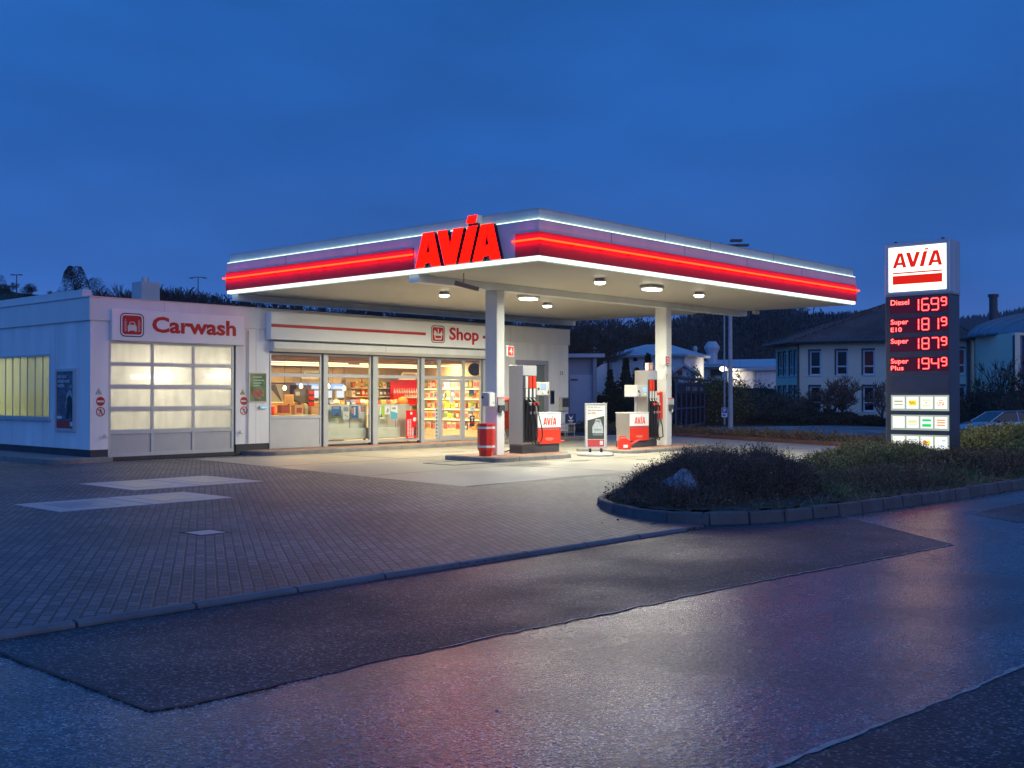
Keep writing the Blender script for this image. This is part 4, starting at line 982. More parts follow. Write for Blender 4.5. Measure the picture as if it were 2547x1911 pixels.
# red diesel hose holders
for x, y, z, lab in ((21.46, 19.70, .75, 'red hose holder glimpsed left of the left pump'), (27.80, 19.12, .93, 'red hose holder with pointed foot between right pump and column')):
    t = thing('hose_holder', (x, y, z), lab, 'hose holder', 'red hose holders near the pumps'); F = FY(y)
    MB().poly(F, [(x, z), (x + .36, z), (x + .36, z + .86), (x, z + .78)], -.25, 0).build('casing', M['redorange'], t, bevel=.01)
    MB().poly(F, [(x + .05, z - .003), (x + .36, z - .003), (x + .16, z - .28)], -.2, -.02).build('foot', M['lgrey'], t)
    MB().plate(F, x + .03, x + .15, z + .50, z + .74, .0, .01).build('label_plate', M['paper'], t)
    pts = [(x + .2, y - .02, z - .0)] + [(x + .2 + .08 * math.sin(i / 10 * PI), y - .06, z - .55 * math.sin(i / 10 * PI / 1.0 if i < 6 else PI / 2)) for i in range(1, 8)] + [(x - .05 - .03 * i, y - .05, z - .6 - .012 * i) for i in range(5)]
    MB().tube(pts, .017, 7).build('hose', M['black'], t, smooth=True)


def can(x, y, z, rz, lab, s=1.0):
    t = thing('watering_can', (x, y, z), lab, 'watering can', 'red watering cans on the islands', rz)
    b = MB(); prof = [(-.19, 0), (.16, 0), (.19, .04), (.19, .16), (.15, .27), (.05, .32), (-.12, .34), (-.19, .26)]
    v = [(a * s, -.10 * s, c * s) for a, c in prof] + [(a * s, .10 * s, c * s) for a, c in prof]; n = len(prof)
    b.add(v, [tuple(range(n)), tuple(range(n, 2 * n))[::-1]] + [(i, i + n, (i + 1) % n + n, (i + 1) % n) for i in range(n)]); b.build('can_body', M['red_plastic'], t, local=True, bevel=.03, seg=3)
    MB().tube([(.15 * s, 0, .12 * s), (.30 * s, 0, .20 * s), (.40 * s, 0, .26 * s)], .035 * s, 8).tube([(.40 * s, 0, .26 * s), (.50 * s, 0, .28 * s)], .022 * s, 8).build('spout', M['red_plastic'], t, local=True)
    MB().tube([(-.14 * s, 0, .32 * s), (-.12 * s, 0, .38 * s), (.02 * s, 0, .38 * s), (.08 * s, 0, .29 * s)], .018 * s, 8).build('handle', M['red_plastic'], t, local=True, smooth=True)
    MB().box(-.05 * s, .08 * s, -.104 * s, -.101 * s, .05 * s, .14 * s).build('sticker', M['paper'], t, local=True)


can(25.45, 18.62, .10, R(-42), 'red watering can standing left of the right pump')
can(22.85, 19.35, .13, R(-30), 'red watering can behind the left pump, only its spout showing')

# advertising stand between the islands
t = thing('pavement_sign', (23.75, 18.35, 0), 'upright framed advertising stand on a round base between the pump islands', 'advertising stand', rz=R(YAW - 90 + 9))
F = Frame((0, -.03, 0), (1, 0, 0)); W2 = .305
MB().lathe((0, .05, 0.006), [(.50, 0), (.52, .03), (.50, .07), (.40, .09)], 36).build('base', M['lgrey'], t, smooth=True, local=True)
lg = MB()
for x in (-.16, .16): lg.box(x - .03, x + .03, -.01, .05, .08, .22)
lg.build('spring_leg', M['black'], t, local=True)
f = MB(); f.plate(F, -W2, W2, .20, .235, -.06, .0); f.plate(F, -W2, W2, 1.42, 1.455, -.06, 0); f.plate(F, -W2, -W2 + .035, .235, 1.42, -.06, 0); f.plate(F, W2 - .035, W2, .235, 1.42, -.06, 0); f.build('frame', M['silver'], t, local=True, bevel=.006)
MB().plate(F, -.27, .27, .235, 1.42, -.05, -.02).build('poster', M['paper'], t, local=True)
MB().poly(F, [(-.235, .46), (.235, .46), (.235, 1.10), (-.235, .98)], -.02, -.018).build('poster_picture', colmat('foam_dark', (.055, .065, .06)), t, local=True)
fo = MB(); 
fo.poly(F, [(-.10, .62), (.21, .62), (.20, .80), (.16, .90), (.13, 1.0), (.0, 1.01), (-.04, .90), (-.10, .80)], -.018, -.015)
fo.build('poster_car', mat('foam_white', (.45, .50, .52), .7, var=.35, scale=30), t, local=True)
fo = MB(); fo.plate(F, -.06, .16, .70, .73, -.015, -.013); fo.plate(F, .0, .12, .93, .98, -.015, -.013); fo.plate(F, -.08, .19, .56, .60, -.015, -.013); fo.build('poster_car_shade', colmat('foam_shade', (.2, .23, .25)), t, local=True)
MB().plate(F, -.235, .235, .25, .445, -.02, -.016).build('poster_band', colmat('pinkred', (.55, .06, .07)), t, local=True)
b = MB(); b.text(F, 'Ich geh mich mal', -.215, .13, 1.315, 1.36, -.016, .01); b.text(F, 'kurz frisch machen', -.215, .19, 1.235, 1.28, -.016, .01); b.text(F, 'bei', -.215, -.15, 1.16, 1.20, -.016, .01); b.build('poster_text', M['dgrey'], t, local=True)
MB().text(F, 'AVIA.', -.12, .0, 1.16, 1.20, -.016, .03).build('poster_red_text', M['red'], t, local=True)
MB().plate(F, .11, .20, .30, .41, -.016, -.014).build('poster_logo', M['paper'], t, local=True)

# ================================================================== PRICE PYLON
py = thing('price_pylon', (26.3, 10.3, 0), 'tall illuminated fuel price pylon rising from the shrubs at the right', 'price sign')
ya, yb_ = 9.50, 11.07; XF = 26.0
MB().box(XF, XF + .27, ya, yb_, 0, 4.10).build('body', M['pylon'], py, bevel=.02)
MB().box(XF + .28, XF + .72, ya + .02, yb_ - .02, 0, 4.10).build('back_body', M['pylon'], py, bevel=.02)
MB().box(XF - .01, XF + .27, ya - .01, yb_ + .01, 4.12, 5.41).build('head_box', M['silver'], py, bevel=.02)
MB().box(XF + .28, XF + .73, ya, yb_, 4.12, 5.41).build('back_head_box', M['silver'], py, bevel=.02)
MB().box(XF - .015, XF + .73, ya - .012, yb_ + .012, 4.10, 4.118).build('trim', M['lgrey'], py)
F = FX(XF - .01)
hp = MB().plate(F, -10.97, -9.57, 4.21, 5.30, 0, .012).build('head_panel', M['signwhite'], py)
b = MB(); avia(b, F, -10.87, -9.66, 4.79, 5.22, .013, .016, False); b.plate(F, -10.87, -9.66, 4.645, 4.68, .013, .016); b.plate(F, -10.87, -9.66, 4.385, 4.60, .013, .016); b.build('head_lettering', M['signred'], hp)
for y in (9.7, 10.85): MB().cyl((XF + .13, y, 5.41), (XF + .13, y, 5.46), .04, .04, 8).build('lifting_eye', M['dgrey'], py)
F = FX(XF)
SEG = {'0': 'abcdef', '1': 'bc', '2': 'abged', '3': 'abgcd', '4': 'fgbc', '5': 'afgcd', '6': 'afgedc', '7': 'abc', '8': 'abcdefg', '9': 'abfgcd'}


def digit(m1, m2, ch, a0, a1, b0, b1):
    h = (b0 + b1) / 2; g = .009
    P = {'a': ((a0 + g, b1), (a1 - g, b1)), 'b': ((a1, h + g), (a1, b1 - g)), 'c': ((a1, b0 + g), (a1, h - g)), 'd': ((a0 + g, b0), (a1 - g, b0)), 'e': ((a0, b0 + g), (a0, h - g)), 'f': ((a0, h + g), (a0, b1 - g)), 'g': ((a0 + g, h), (a1 - g, h))}
    for s in SEG[ch]:
        (p, q), (r_, t_) = P[s]
        for m_, w_, d in ((m1, .019, .004), (m2, .0085, .0065)):
            if p == r_: m_.plate(F, p - w_, p + w_, q - (.006 if w_ > .01 else 0), t_ + (.006 if w_ > .01 else 0), .003, d)
            else: m_.plate(F, p, r_, q - w_, q + w_, .003, d + .0004)


for i, (zb, zt, l1, l2, val) in enumerate(((3.67, 4.04, 'Diesel', None, '169'), (3.20, 3.56, 'Super', 'E10', '181'), (2.74, 3.09, 'Super', None, '187'), (2.26, 2.60, 'Super', 'Plus', '194'))):
    pn = MB().plate(F, -10.95, -9.53, zb, zt, .0, .003).build('price_display', M['display'], py)
    m1, m2 = MB(), MB(); H = zt - zb
    for ch, a0, a1 in ((val[0], -10.33, -10.24), (val[1], -10.155, -9.995), (val[2], -9.93, -9.765)):
        digit(m1, m2, ch, a0, a1, zb + .055, zt - .035)
    digit(m1, m2, '9', -9.69, -9.575, zt - .215, zt - .03)
    for s_, z0, z1 in ((l1, zt - .155, zt - .03), (l2, zb + .03, zb + .135)):
        if s_:
            ln = {'Diesel': .45, 'Super': .43, 'E10': .27, 'Plus': .31}[s_]
            z0 -= 0.03 if 'p' in s_ else 0
            m1.text(F, s_, -10.932, -10.932 + ln + .014, z0 - .005, z1 + .005, .0045, .03); m2.text(F, s_, -10.925, -10.925 + ln, z0, z1, .007, .0)
    m1.build('price_glow', M['digit_halo'], pn); m2.build('price_digits', M['digit_core'], pn)  # wider red strokes are a modelled halo round the lit digits
MB().plate(F, -10.93, -9.53, 1.75, 2.14, .0, .004).build('blank_panel', mat('blank_panel', (.10, .09, .10), .12, var=.1), py)
LC = {'o': (.85, .25, .05), 'y': (1, .85, .05), 'g': (.02, .75, .22), 'b': (.45, .75, 1), 'k': (.45, .45, .25), 'r': (.9, .30, .08), 'n': (.25, .33, .75), 'p': (.95, .92, .45)}
for k_c in LC: M['card_' + k_c] = emat('card_' + k_c, LC[k_c], 1.0)
M['cardframe'] = emat('card_backlight', (.62, .76, .66), .62)
for r_, (z0, z1) in enumerate(((1.30, 1.68), (.83, 1.20), (.35, .72))):
    M['tile'] = M.get('tile') or emat('card_tile_white', (1, 1, .92), 1.15)
    cp = MB().plate(F, -10.93, -9.52, z0, z1, 0, .004).build('card_panel', M['cardframe'], py)
    for c in range(4):
        a0 = -10.885 + c * .343; a1 = a0 + .295; MB().plate(F, a0, a1, z0 + .05, z1 - .04, .004, .012).build('card_tile', M['tile'], cp)
        cx = (a0 + a1) / 2; cz = (z0 + z1) / 2; B = {}

        def g2(k): return B.setdefault(k, MB())
        D0, D1 = .0125, .0145
        if (r_, c) == (0, 0): g2('k').plate(F, a0 + .04, a1 - .04, cz + .02, cz + .055, D0, D1); g2('k').plate(F, a0 + .04, a1 - .04, cz - .055, cz - .03, D0, D1)
        if (r_, c) == (0, 1): g2('y').plate(F, a0 + .06, a1 - .05, cz - .06, cz + .06, D0, D1); g2('o').poly(F, [(cx - .08, cz + .02), (cx - .07, cz + .05), (cx - .02, cz), (cx + .02, cz + .03), (cx + .08, cz - .05), (cx + .02, cz), (cx - .02, cz - .03)], D1, D1 + .002)
        if (r_, c) == (0, 2): g2('p').plate(F, a0 + .04, a1 - .05, cz + .05, cz + .08, D0, D1); g2('p').plate(F, a0 + .04, a1 - .05, cz - .08, cz - .05, D0, D1); g2('n').poly(F, [(cx - .03, cz - .015), (cx + .03, cz), (cx + .01, cz + .02), (cx - .02, cz + .01)], D0, D1)
        if (r_, c) == (0, 3): g2('o').text(F, 'UTA', cx - .08, cx + .085, cz - .07, cz + .025, D1, .02); g2('o').poly(F, [(cx - .09, cz + .035), (cx, cz + .06), (cx + .09, cz + .035), (cx, cz + .08)], D0, D1)
        if (r_, c) == (1, 0): g2('k').plate(F, a0 + .05, a0 + .10, cz - .055, cz - .045, D0, D1)
        if (r_, c) == (1, 1): g2('p').plate(F, a0 + .04, a1 - .04, cz - .02, cz + .06, D0, D1); g2('n').plate(F, a0 + .04, a1 - .04, cz - .045, cz - .037, D0, D1); g2('n').plate(F, a0 + .04, a1 - .04, cz - .07, cz - .064, D0, D1)
        if (r_, c) == (1, 2): g2('g').plate(F, a0 + .04, a1 - .04, cz + .03, cz + .085, D0, D1); g2('g').plate(F, a0 + .04, a1 - .04, cz - .10, cz - .03, D0, D1)
        if (r_, c) == (1, 3):
            for zz in (.05, -.01, -.07): g2('r').plate(F, a0 + .05, a1 - .05, cz + zz, cz + zz + .028, D0, D1)
        if (r_, c) == (2, 1): g2('n').plate(F, a0 + .04, a1 - .04, cz + .06, cz + .072, D0, D1)
        if (r_, c) == (2, 2): g2('y').shape(F, [circ(cx + .035, cz, .055, 24)], D0, D1); g2('r').shape(F, [circ(cx - .045, cz + .005, .055, 24)], D1 + .0005, D1 + .002)
        if (r_, c) == (2, 3): g2('b').plate(F, cx + .02, a1 - .04, cz + .04, cz + .08, D0, D1); g2('b').plate(F, a0 + .05, a1 - .05, cz - .08, cz - .055, D0, D1)
        for kk, mb_ in B.items(): mb_.build('card_logo', M['card_' + kk], cp)

# ================================================================== SHOP INTERIOR
FI = FY(26.5)
for x0, x1, lab in ((20.50, 22.36, 'pale metal shelf back standing inside the second shop window'), (22.50, 24.2, 'pale metal shelf back standing inside the third shop window')):
    t = thing('gondola_shelf', (x0, 26.45, .15), lab, 'shelf', 'pale shelf backs inside the shop windows')
    MB().box(x0, x1, 26.44, 26.50, .30, 1.38).build('back_panel', M['cream'], t); MB().box(x0, x1 - (0 if x0 < 22 else .55), 26.28, 26.44, .30, .64).build('base_box', M['cream'], t, bevel=.01)
    MB().box(x0 + (x1 - x0) * .62, x0 + (x1 - x0) * .62 + .04, 26.42, 26.44, .64, 1.36).build('slotted_post', M['lgrey'], t)
    lg = MB()
    for q in (.05, .95): lg.box(x0 + (x1 - x0) * q - .02, x0 + (x1 - x0) * q + .02, 26.40, 26.46, .15, .30)
    lg.build('leg', M['lgrey'], t)
    MB().box(x0, x1, 26.50, 27.1, 1.0, 1.03).box(x0, x1, 26.5, 27.1, .6, .63).build('shelf_board', M['cream'], t)
PG = 'posters on the shop windows'


def poster(F, a0, a1, b0, b1, base, lab, extra=None, d=.004):
    t = thing('window_poster', F.p((a0 + a1) / 2, b0, 0), lab, 'poster', PG)
    MB().plate(F, a0, a1, b0, b1, d, d + .003).build('sheet', base, t)
    for m_, kind, q in (extra or []):
        b = MB()
        for z in q: (b.plate(F, *z, d + .003, d + .005) if kind == 'r' else b.poly(F, z, d + .003, d + .005))
        b.build('print', m_, t)


F1 = FY(26.25)
sky_b = colmat('print_blue', (.05, .16, .40)); gr = colmat('print_green', (.35, .55, .05)); dk = colmat('print_dark', (.06, .05, .05)); teal = colmat('print_teal', (.10, .42, .55)); gy = colmat('print_grey', (.30, .32, .33)); pk = colmat('print_pink', (.6, .25, .25)); rd = M['red_dark']
poster(F1, 20.80, 21.17, .97, 1.33, sky_b, 'blue landscape poster, leftmost on the second shop window', [(dk, 'p', [[(20.86, 1.03), (20.95, 1.10), (21.0, 1.12), (21.08, 1.08), (21.10, 1.03)]]), (colmat('print_grass', (.12, .22, .05)), 'r', [(20.80, 21.17, .97, 1.03)]), (M['paper'], 'r', [(20.85, 21.1, 1.27, 1.29)])])
poster(F1, 21.24, 21.50, .93, 1.33, M['paper'], 'white printed notice beside the blue landscape poster', [(gy, 'r', [(21.27, 21.47, 1.17, 1.30), (21.33, 21.37, 1.02, 1.07), (21.40, 21.45, .99, 1.03)])])
poster(F1, 21.58, 21.84, .96, 1.34, sky_b, 'blue and white poster left of the shelf post', [(M['paper'], 'r', [(21.68, 21.74, 1.05, 1.30)]), (pk, 'r', [(21.58, 21.66, 1.10, 1.28)])])
poster(F1, 21.88, 22.12, .95, 1.33, M['paper'], 'white notice with pink picture at the right of the second window', [(pk, 'r', [(21.95, 22.12, 1.15, 1.32)]), (gy, 'r', [(21.9, 22.08, 1.0 + i * .04, 1.01 + i * .04) for i in range(3)])])
FW = FY(26.02)
poster(FW, 22.53, 22.73, .93, 1.32, gr, 'lime green poster at the left of the third window', [(M['paper'], 'r', [(22.53, 22.60, 1.02, 1.30), (22.53, 22.73, .93, .97)]), (dk, 'p', [[(22.55, .98), (22.60, 1.10), (22.64, .98)]])])
poster(FW, 22.76, 22.96, 1.07, 1.33, M['paper'], 'small grey sketch poster on the third window', [(gy, 'p', [[(22.80, 1.12), (22.86, 1.28), (22.93, 1.20), (22.88, 1.12)]])])
poster(FW, 23.0, 23.28, .91, 1.34, M['paper'], 'white and teal poster on the third window', [(teal, 'p', [[(23.0, .91), (23.28, .91), (23.28, 1.10), (23.0, 1.16)]]), (gy, 'r', [(23.06, 23.22, 1.22, 1.28)])])
poster(FW, 23.66, 24.12, .27, 1.18, M['red'], 'tall red poster with columns of print low on the third window', [(M['paper'], 'r', [(23.71 + c * .10, 23.78 + c * .10, .36 + i * .045, .385 + i * .045) for c in range(3) for i in range(12 if c < 2 else 6)] + [(23.84, 23.93, 1.04, 1.12), (23.74, 24.0, .29, .32)]), (M['paper'], 'p', [circ(24.03, .88, .07, 14)]), (dk, 'p', [[(23.98, .36), (24.10, .36), (24.10, .62), (24.04, .70)]])])
poster(FW, 24.96, 25.10, .24, 1.25, colmat('print_paleblue', (.5, .56, .54)), 'narrow strip of pictograms at the edge of the sidelight', [(dk, 'r', [(25.0, 25.06, .30 + i * .12, .35 + i * .12) for i in range(8)])])
poster(FW, 25.64, 25.84, 1.41, 1.67, M['paper'], 'white opening hours sheet on the shop door', [(gy, 'r', [(25.67, 25.81, 1.45 + i * .035, 1.455 + i * .035) for i in range(6)])], .0)
poster(FW, 26.58, 26.80, 1.67, 1.86, dk, 'small dark sticker with blue screen picture right of the door', [(sky_b, 'r', [(26.61, 26.77, 1.72, 1.83)]), (gr, 'r', [(26.61, 26.77, 1.69, 1.715)])])
poster(FW, 26.60, 26.84, .59, .96, dk, 'black and red sticker low on the pane right of the door', [(M['paper'], 'r', [(26.66, 26.78, .86, .92)]), (rd, 'r', [(26.60, 26.84, .69, .74)]), (M['paper'], 'p', [circ(26.72, .80, .035, 10)])])
poster(FW, 26.62, 26.86, 1.12, 1.28, M['paper'], 'white oval sticker right of the door', [(gy, 'r', [(26.68, 26.80, 1.18, 1.21)])])
t = thing('window_sticker', (24.98, 26, 1.6), 'round no dogs sticker on the sidelight glass', 'sticker')
MB().shape(FW, [circ(24.98, 1.68, .09)], .004, .006).build('disc', M['paper'], t); MB().shape(FW, [circ(24.98, 1.68, .085), circ(24.98, 1.68, .068)], .004, .008).build('ring', rd, t); MB().poly(FW, [(24.94, 1.65), (25.02, 1.65), (25.0, 1.71), (24.96, 1.70)], .004, .0075).build('figure', dk, t)
t = thing('window_sticker', (25.40, 26, 1.5), 'yellow figure-shaped sticker on the shop door', 'sticker')
MB().poly(FW, [(25.36, 1.50), (25.46, 1.50), (25.44, 1.62), (25.38, 1.62)], -.0, .002).shape(FW, [circ(25.41, 1.67, .04, 12)], 0, .002).build('figure', colmat('print_yellow', (.6, .5, .05)), t)

# counter and what stands on it
t = thing('shop_counter', (20.4, 28, .15), 'wooden sales counter behind the left shop window', 'counter')
MB().box(18.9, 22.4, 27.6, 28.2, .15, 1.02).build('counter_body', M['wood'], t); MB().box(18.85, 22.45, 27.55, 28.25, 1.02, 1.06).build('counter_top', M['cream'], t)
def item(name, lab, cat, parts, group=None):
    b0 = parts[0][1]; t = None
    v = np.array(parts[0][1].v); c = v.mean(0)
    t = thing(name, (float(c[0]), float(c[1]), float(v[:, 2].min())), lab, cat, group)
    for n_, mb_, m_ in parts: mb_.build(n_, m_, t)
    return t


B = lambda *a: MB().box(*a)
item('storage_box', 'upright red box at the left end of the counter', 'box', [('box', B(19.46, 19.74, 27.4, 27.55, 1.02, 1.32), M['red'])]) if 0 else None
item('fire_bucket', 'red canister at the left end of the shop counter', 'canister', [('body', MB().lathe((19.62, 27.75, 1.06), [(.13, 0), (.14, .04), (.14, .26), (.10, .30)], 14), M['red_plastic']), ('cap', MB().cyl((19.62, 27.75, 1.36), (19.62, 27.75, 1.41), .04, .04, 8), M['black'])])
item('carton', 'dark red carton on the counter beside the canister', 'box', [('carton_body', B(20.0, 20.32, 27.7, 27.9, 1.12, 1.36), colmat('carton_red', (.22, .04, .03))), ('tray', B(19.95, 20.36, 27.66, 27.95, 1.06, 1.11), M['wood'])])
item('carton', 'tan carton in the middle of the shop counter', 'box', [('carton_body', B(20.52, 20.84, 27.7, 27.9, 1.06, 1.36), colmat('carton_tan', (.42, .27, .17))), ('label_patch', B(20.58, 20.78, 27.695, 27.699, 1.12, 1.28), colmat('carton_red', (.22, .04, .03)))])
item('coffee_grinder', 'rounded grey appliance on the shop counter', 'appliance', [('body', MB().lathe((20.98, 27.8, 1.06), [(.10, 0), (.11, .2), (.08, .32), (.03, .36)], 14), colmat('app_grey', (.25, .25, .2))), ('lid', MB().ball((20.98, 27.8, 1.43), .03), M['black'])])
item('carton', 'brown carton with frame at the right of the counter', 'box', [('carton_body', B(21.15, 21.5, 27.7, 27.9, 1.06, 1.32), colmat('carton_brown', (.36, .22, .12))), ('label_patch', B(21.2, 21.45, 27.695, 27.699, 1.10, 1.26), colmat('carton_tan', (.42, .27, .17)))])
item('wall_partition', 'wooden end panel of the shop counter', 'panel', [('panel', B(21.75, 22.15, 27.5, 27.54, 1.06, 1.40), M['wood'])])
item('cash_register_screen', 'dark monitor on the counter seen from behind', 'monitor', [('screen', B(20.72, 21.12, 28.0, 28.05, 1.50, 1.86), M['dgrey']), ('stand', B(20.88, 20.96, 28.0, 28.06, 1.06, 1.5), M['dgrey']), ('sticker', B(20.76, 20.92, 27.99, 27.998, 1.66, 1.78), gy)])
item('snack_rack', 'small dark rack of red packets beside the monitor', 'rack', [('rack_body', B(21.25, 21.50, 28.0, 28.12, 1.06, 1.86), dk), ('packet_row', MB().box(21.27, 21.48, 27.97, 28.0, 1.70, 1.80).box(21.27, 21.48, 27.97, 28.0, 1.52, 1.62).box(21.27, 21.48, 27.97, 28.0, 1.34, 1.44), rd)])
item('display_stand', 'small wooden display with a brown picture on the counter', 'display stand', [('frame', B(20.28, 20.62, 27.9, 27.95, 1.40, 1.70), M['wood']), ('picture', B(20.33, 20.57, 27.89, 27.899, 1.45, 1.65), colmat('carton_brown', (.36, .22, .12))), ('foot', B(20.43, 20.47, 27.9, 27.95, 1.06, 1.40), dk)])
for i, (x, z) in enumerate(((20.71, 1.90), (21.35, 1.96), (22.46, 1.97), (23.12, 1.90))):
    t = thing('pendant_lamp', (x, 28.5, z), ['leftmost of the four pendant lamps over the counter', 'second from left of the four pendant lamps over the counter', 'third from left of the four pendant lamps over the counter', 'rightmost of the four pendant lamps over the counter'][i], 'lamp', 'glowing pendant lamps over the counter')
    MB().lathe((x, 28.5, z - .07), [(.03, 0), (.06, .04), (.055, .09), (.02, .15)], 12).build('bulb', M['bulb'], t, smooth=True); MB().cyl((x, 28.5, z + .08), (x, 28.5, 2.82), .006, .006, 6).build('cord', M['black'], t)
# back wall: cupboards, coffee machines, lit menus
yb = 31.15
t = thing('wall_cupboard', (22.8, yb, 1.85), 'row of cream wall cupboards on the back wall of the shop', 'cupboard')
MB().box(18.2, 24.9, 30.85, yb, 2.10, 2.62).build('cupboard_body', M['warmwall'], t)
s_ = MB()
for i in range(9): s_.box(18.9 + i * .7, 18.912 + i * .7, 30.84, 30.85, 2.12, 2.6)
s_.build('door_gap', M['wood'], t)
t = thing('back_counter', (22.3, 30.8, .15), 'low counter with drawers along the back wall of the shop', 'counter')
MB().box(18.2, 25.1, 30.6, yb, .15, 1.40).build('counter_body', M['wood'], t); MB().box(18.15, 25.1, 30.55, yb, 1.40, 1.44).build('counter_top', M['cream'], t)
for i, (a, b_) in enumerate(((22.9, 23.35), (23.45, 24.0), (24.1, 24.32), (24.42, 25.0))):
    t = thing('menu_screen', (a, 30.84, 1.88), ['leftmost lit blue menu screen over the coffee machines', 'wide lit blue menu screen, second from left', 'narrow lit blue menu screen, third from left', 'rightmost lit blue menu screen over the coffee machines'][i], 'screen', 'lit menu screens over the coffee machines')
    MB().box(a, b_, 30.80, 30.85, 1.88, 2.08).build('screen', M['screen_blue'], t); MB().poly(FY(30.80), [(a + .05, 1.90), (b_ - .05, 1.90), (b_ - .1, 1.98), (a + .12, 2.02)], .001, .003).build('picture', M['screen_white'], t)
for i, x in enumerate((23.62, 24.1, 24.65)):
    t = thing('coffee_machine', (x, 30.7, 1.44), ['left coffee machine with a lit white panel', 'middle coffee machine with a lit white panel', 'right coffee machine with a lit white panel'][i], 'coffee machine', 'coffee machines on the back counter')
    MB().box(x - .2, x + .22, 30.62, 30.84, 1.44, 1.84).build('body', M['lgrey'], t, bevel=.02); MB().box(x - .15, x + .17, 30.60, 30.62, 1.58, 1.82).build('lit_panel', M['screen_white'], t); MB().box(x - .12, x + .14, 30.58, 30.60, 1.48, 1.56).build('drip_tray', M['dgrey'], t)
t = thing('espresso_machine', (22.95, 30.6, 1.44), 'tall dark vending unit left of the coffee machines', 'vending unit')
MB().box(22.62, 23.25, 30.45, 30.84, 1.44, 2.02).build('body', dk, t); MB().box(22.66, 22.95, 30.44, 30.449, 1.62, 1.86).build('front', gy, t)
t = thing('picture_board', (21.9, 30.8, 1.4), 'diagonal dark and grey board on the back wall', 'board')
MB().box(21.55, 22.3, 30.80, 30.84, 1.42, 2.05).build('board', gy, t); MB().poly(FY(30.80), [(21.6, 2.03), (22.0, 2.03), (22.25, 1.5), (22.25, 1.44), (21.9, 1.8)], .001, .003).build('print', dk, t)

# shelves with goods
PAL = [(.62, .06, .03), (.72, .55, .08), (.70, .68, .60), (.16, .30, .10), (.10, .16, .42), (.62, .30, .08), (.30, .10, .06), (.55, .55, .30), (.68, .20, .30), (.12, .10, .09)]
PN = ['red', 'yellow', 'white', 'green', 'blue', 'orange', 'brown', 'olive', 'pink', 'black']
PM = [colmat('goods_' + n, c, .4) for n, c in zip(PN, PAL)]
goods = {}


def good(kind, ci, x, y, z, rz, where, sc1=1.0):
    key = (kind, ci)
    nm = {'box': 'snack_box', 'bottle': 'drink_bottle', 'mag': 'magazine', 'bag': 'snack_bag'}[kind]
    if key not in goods:
        b = MB()
        if kind == 'box': b.box(-.07, .07, -.05, .05, 0, .20)
        elif kind == 'bottle': b.lathe((0, 0, 0), [(.035, 0), (.038, .16), (.014, .22), (.014, .27)], 10)
        elif kind == 'mag': b.box(-.11, .11, -.01, .01, 0, .28)
        else: b.add([(-.08, -.03, 0), (.08, -.03, 0), (.08, .03, 0), (-.08, .03, 0), (-.095, -.045, .1), (.095, -.045, .1), (.095, .045, .1), (-.095, .045, .1), (-.08, 0, .21), (.08, 0, .21)], [(0, 1, 2, 3), (0, 4, 5, 1), (1, 5, 6, 2), (2, 6, 7, 3), (3, 7, 4, 0), (4, 8, 9, 5), (6, 9, 8, 7), (5, 9, 6), (7, 8, 4)])
        o = b.build(nm, PM[ci]); goods[key] = o
        lb = MB()
        if kind == 'box': lb.box(-.05, .05, -.052, -.0505, .06, .15)
        elif kind == 'bottle': lb.lathe((0, 0, .06), [(.0385, 0), (.0388, .07)], 10)
        elif kind == 'mag': lb.box(-.09, .09, -.0125, -.0105, .05, .20)
        else: lb.box(-.06, .06, -.048, -.0455, .08, .13)
        lb.build('label', PM[(ci * 3 + 2) % 10] if PM[(ci * 3 + 2) % 10] is not PM[ci] else M['paper'], o)
    else:
        s = goods[key]; o = s.copy(); C.objects.link(o)
        for ch_ in s.children: c_ = ch_.copy(); C.objects.link(c_); c_.parent = o
    o.location = (x, y, z); o.rotation_euler = (0, 0, rz); o.scale = (sc1,) * 3
    _cnt[where] = _cnt.get(where, -1) + 1; side = 'right' if 'rack' in where else 'left'
    tag(o, '%s %s, %s from the %s on the %s' % (PN[ci], nm.replace('_', ' '), ORD[_cnt[where]], side, where), nm.split('_')[-1], 'goods on the %s' % where)


t = thing('wall_shelf', (26.8, 31, .15), 'long wall shelf full of goods behind the middle shop windows', 'shelf')
MB().box(25.2, 28.7, 30.95, 31.15, .15, 2.25).build('back_panel', M['warmwall'], t)
for z in (.5, .9, 1.3, 1.62, 1.94): MB().box(25.2, 28.7, 30.62, 30.95, z - .03, z).build('shelf_board', M['cream'], t)
for z in (.9, 1.3, 1.62, 1.94):
    x = 25.32
    while x < 28.6:
        kd = rng.choice(['box', 'bottle', 'bag', 'box']); good(kd, rng.randrange(10), x, 30.74 + rng.uniform(-.03, .03), z, rng.uniform(-.2, .2), {.9: 'lowest board', 1.3: 'lower board', 1.62: 'upper board', 1.94: 'top board'}[z] + ' of the wall shelf', rng.uniform(.95, 1.25))
        x += rng.uniform(.20, .27)
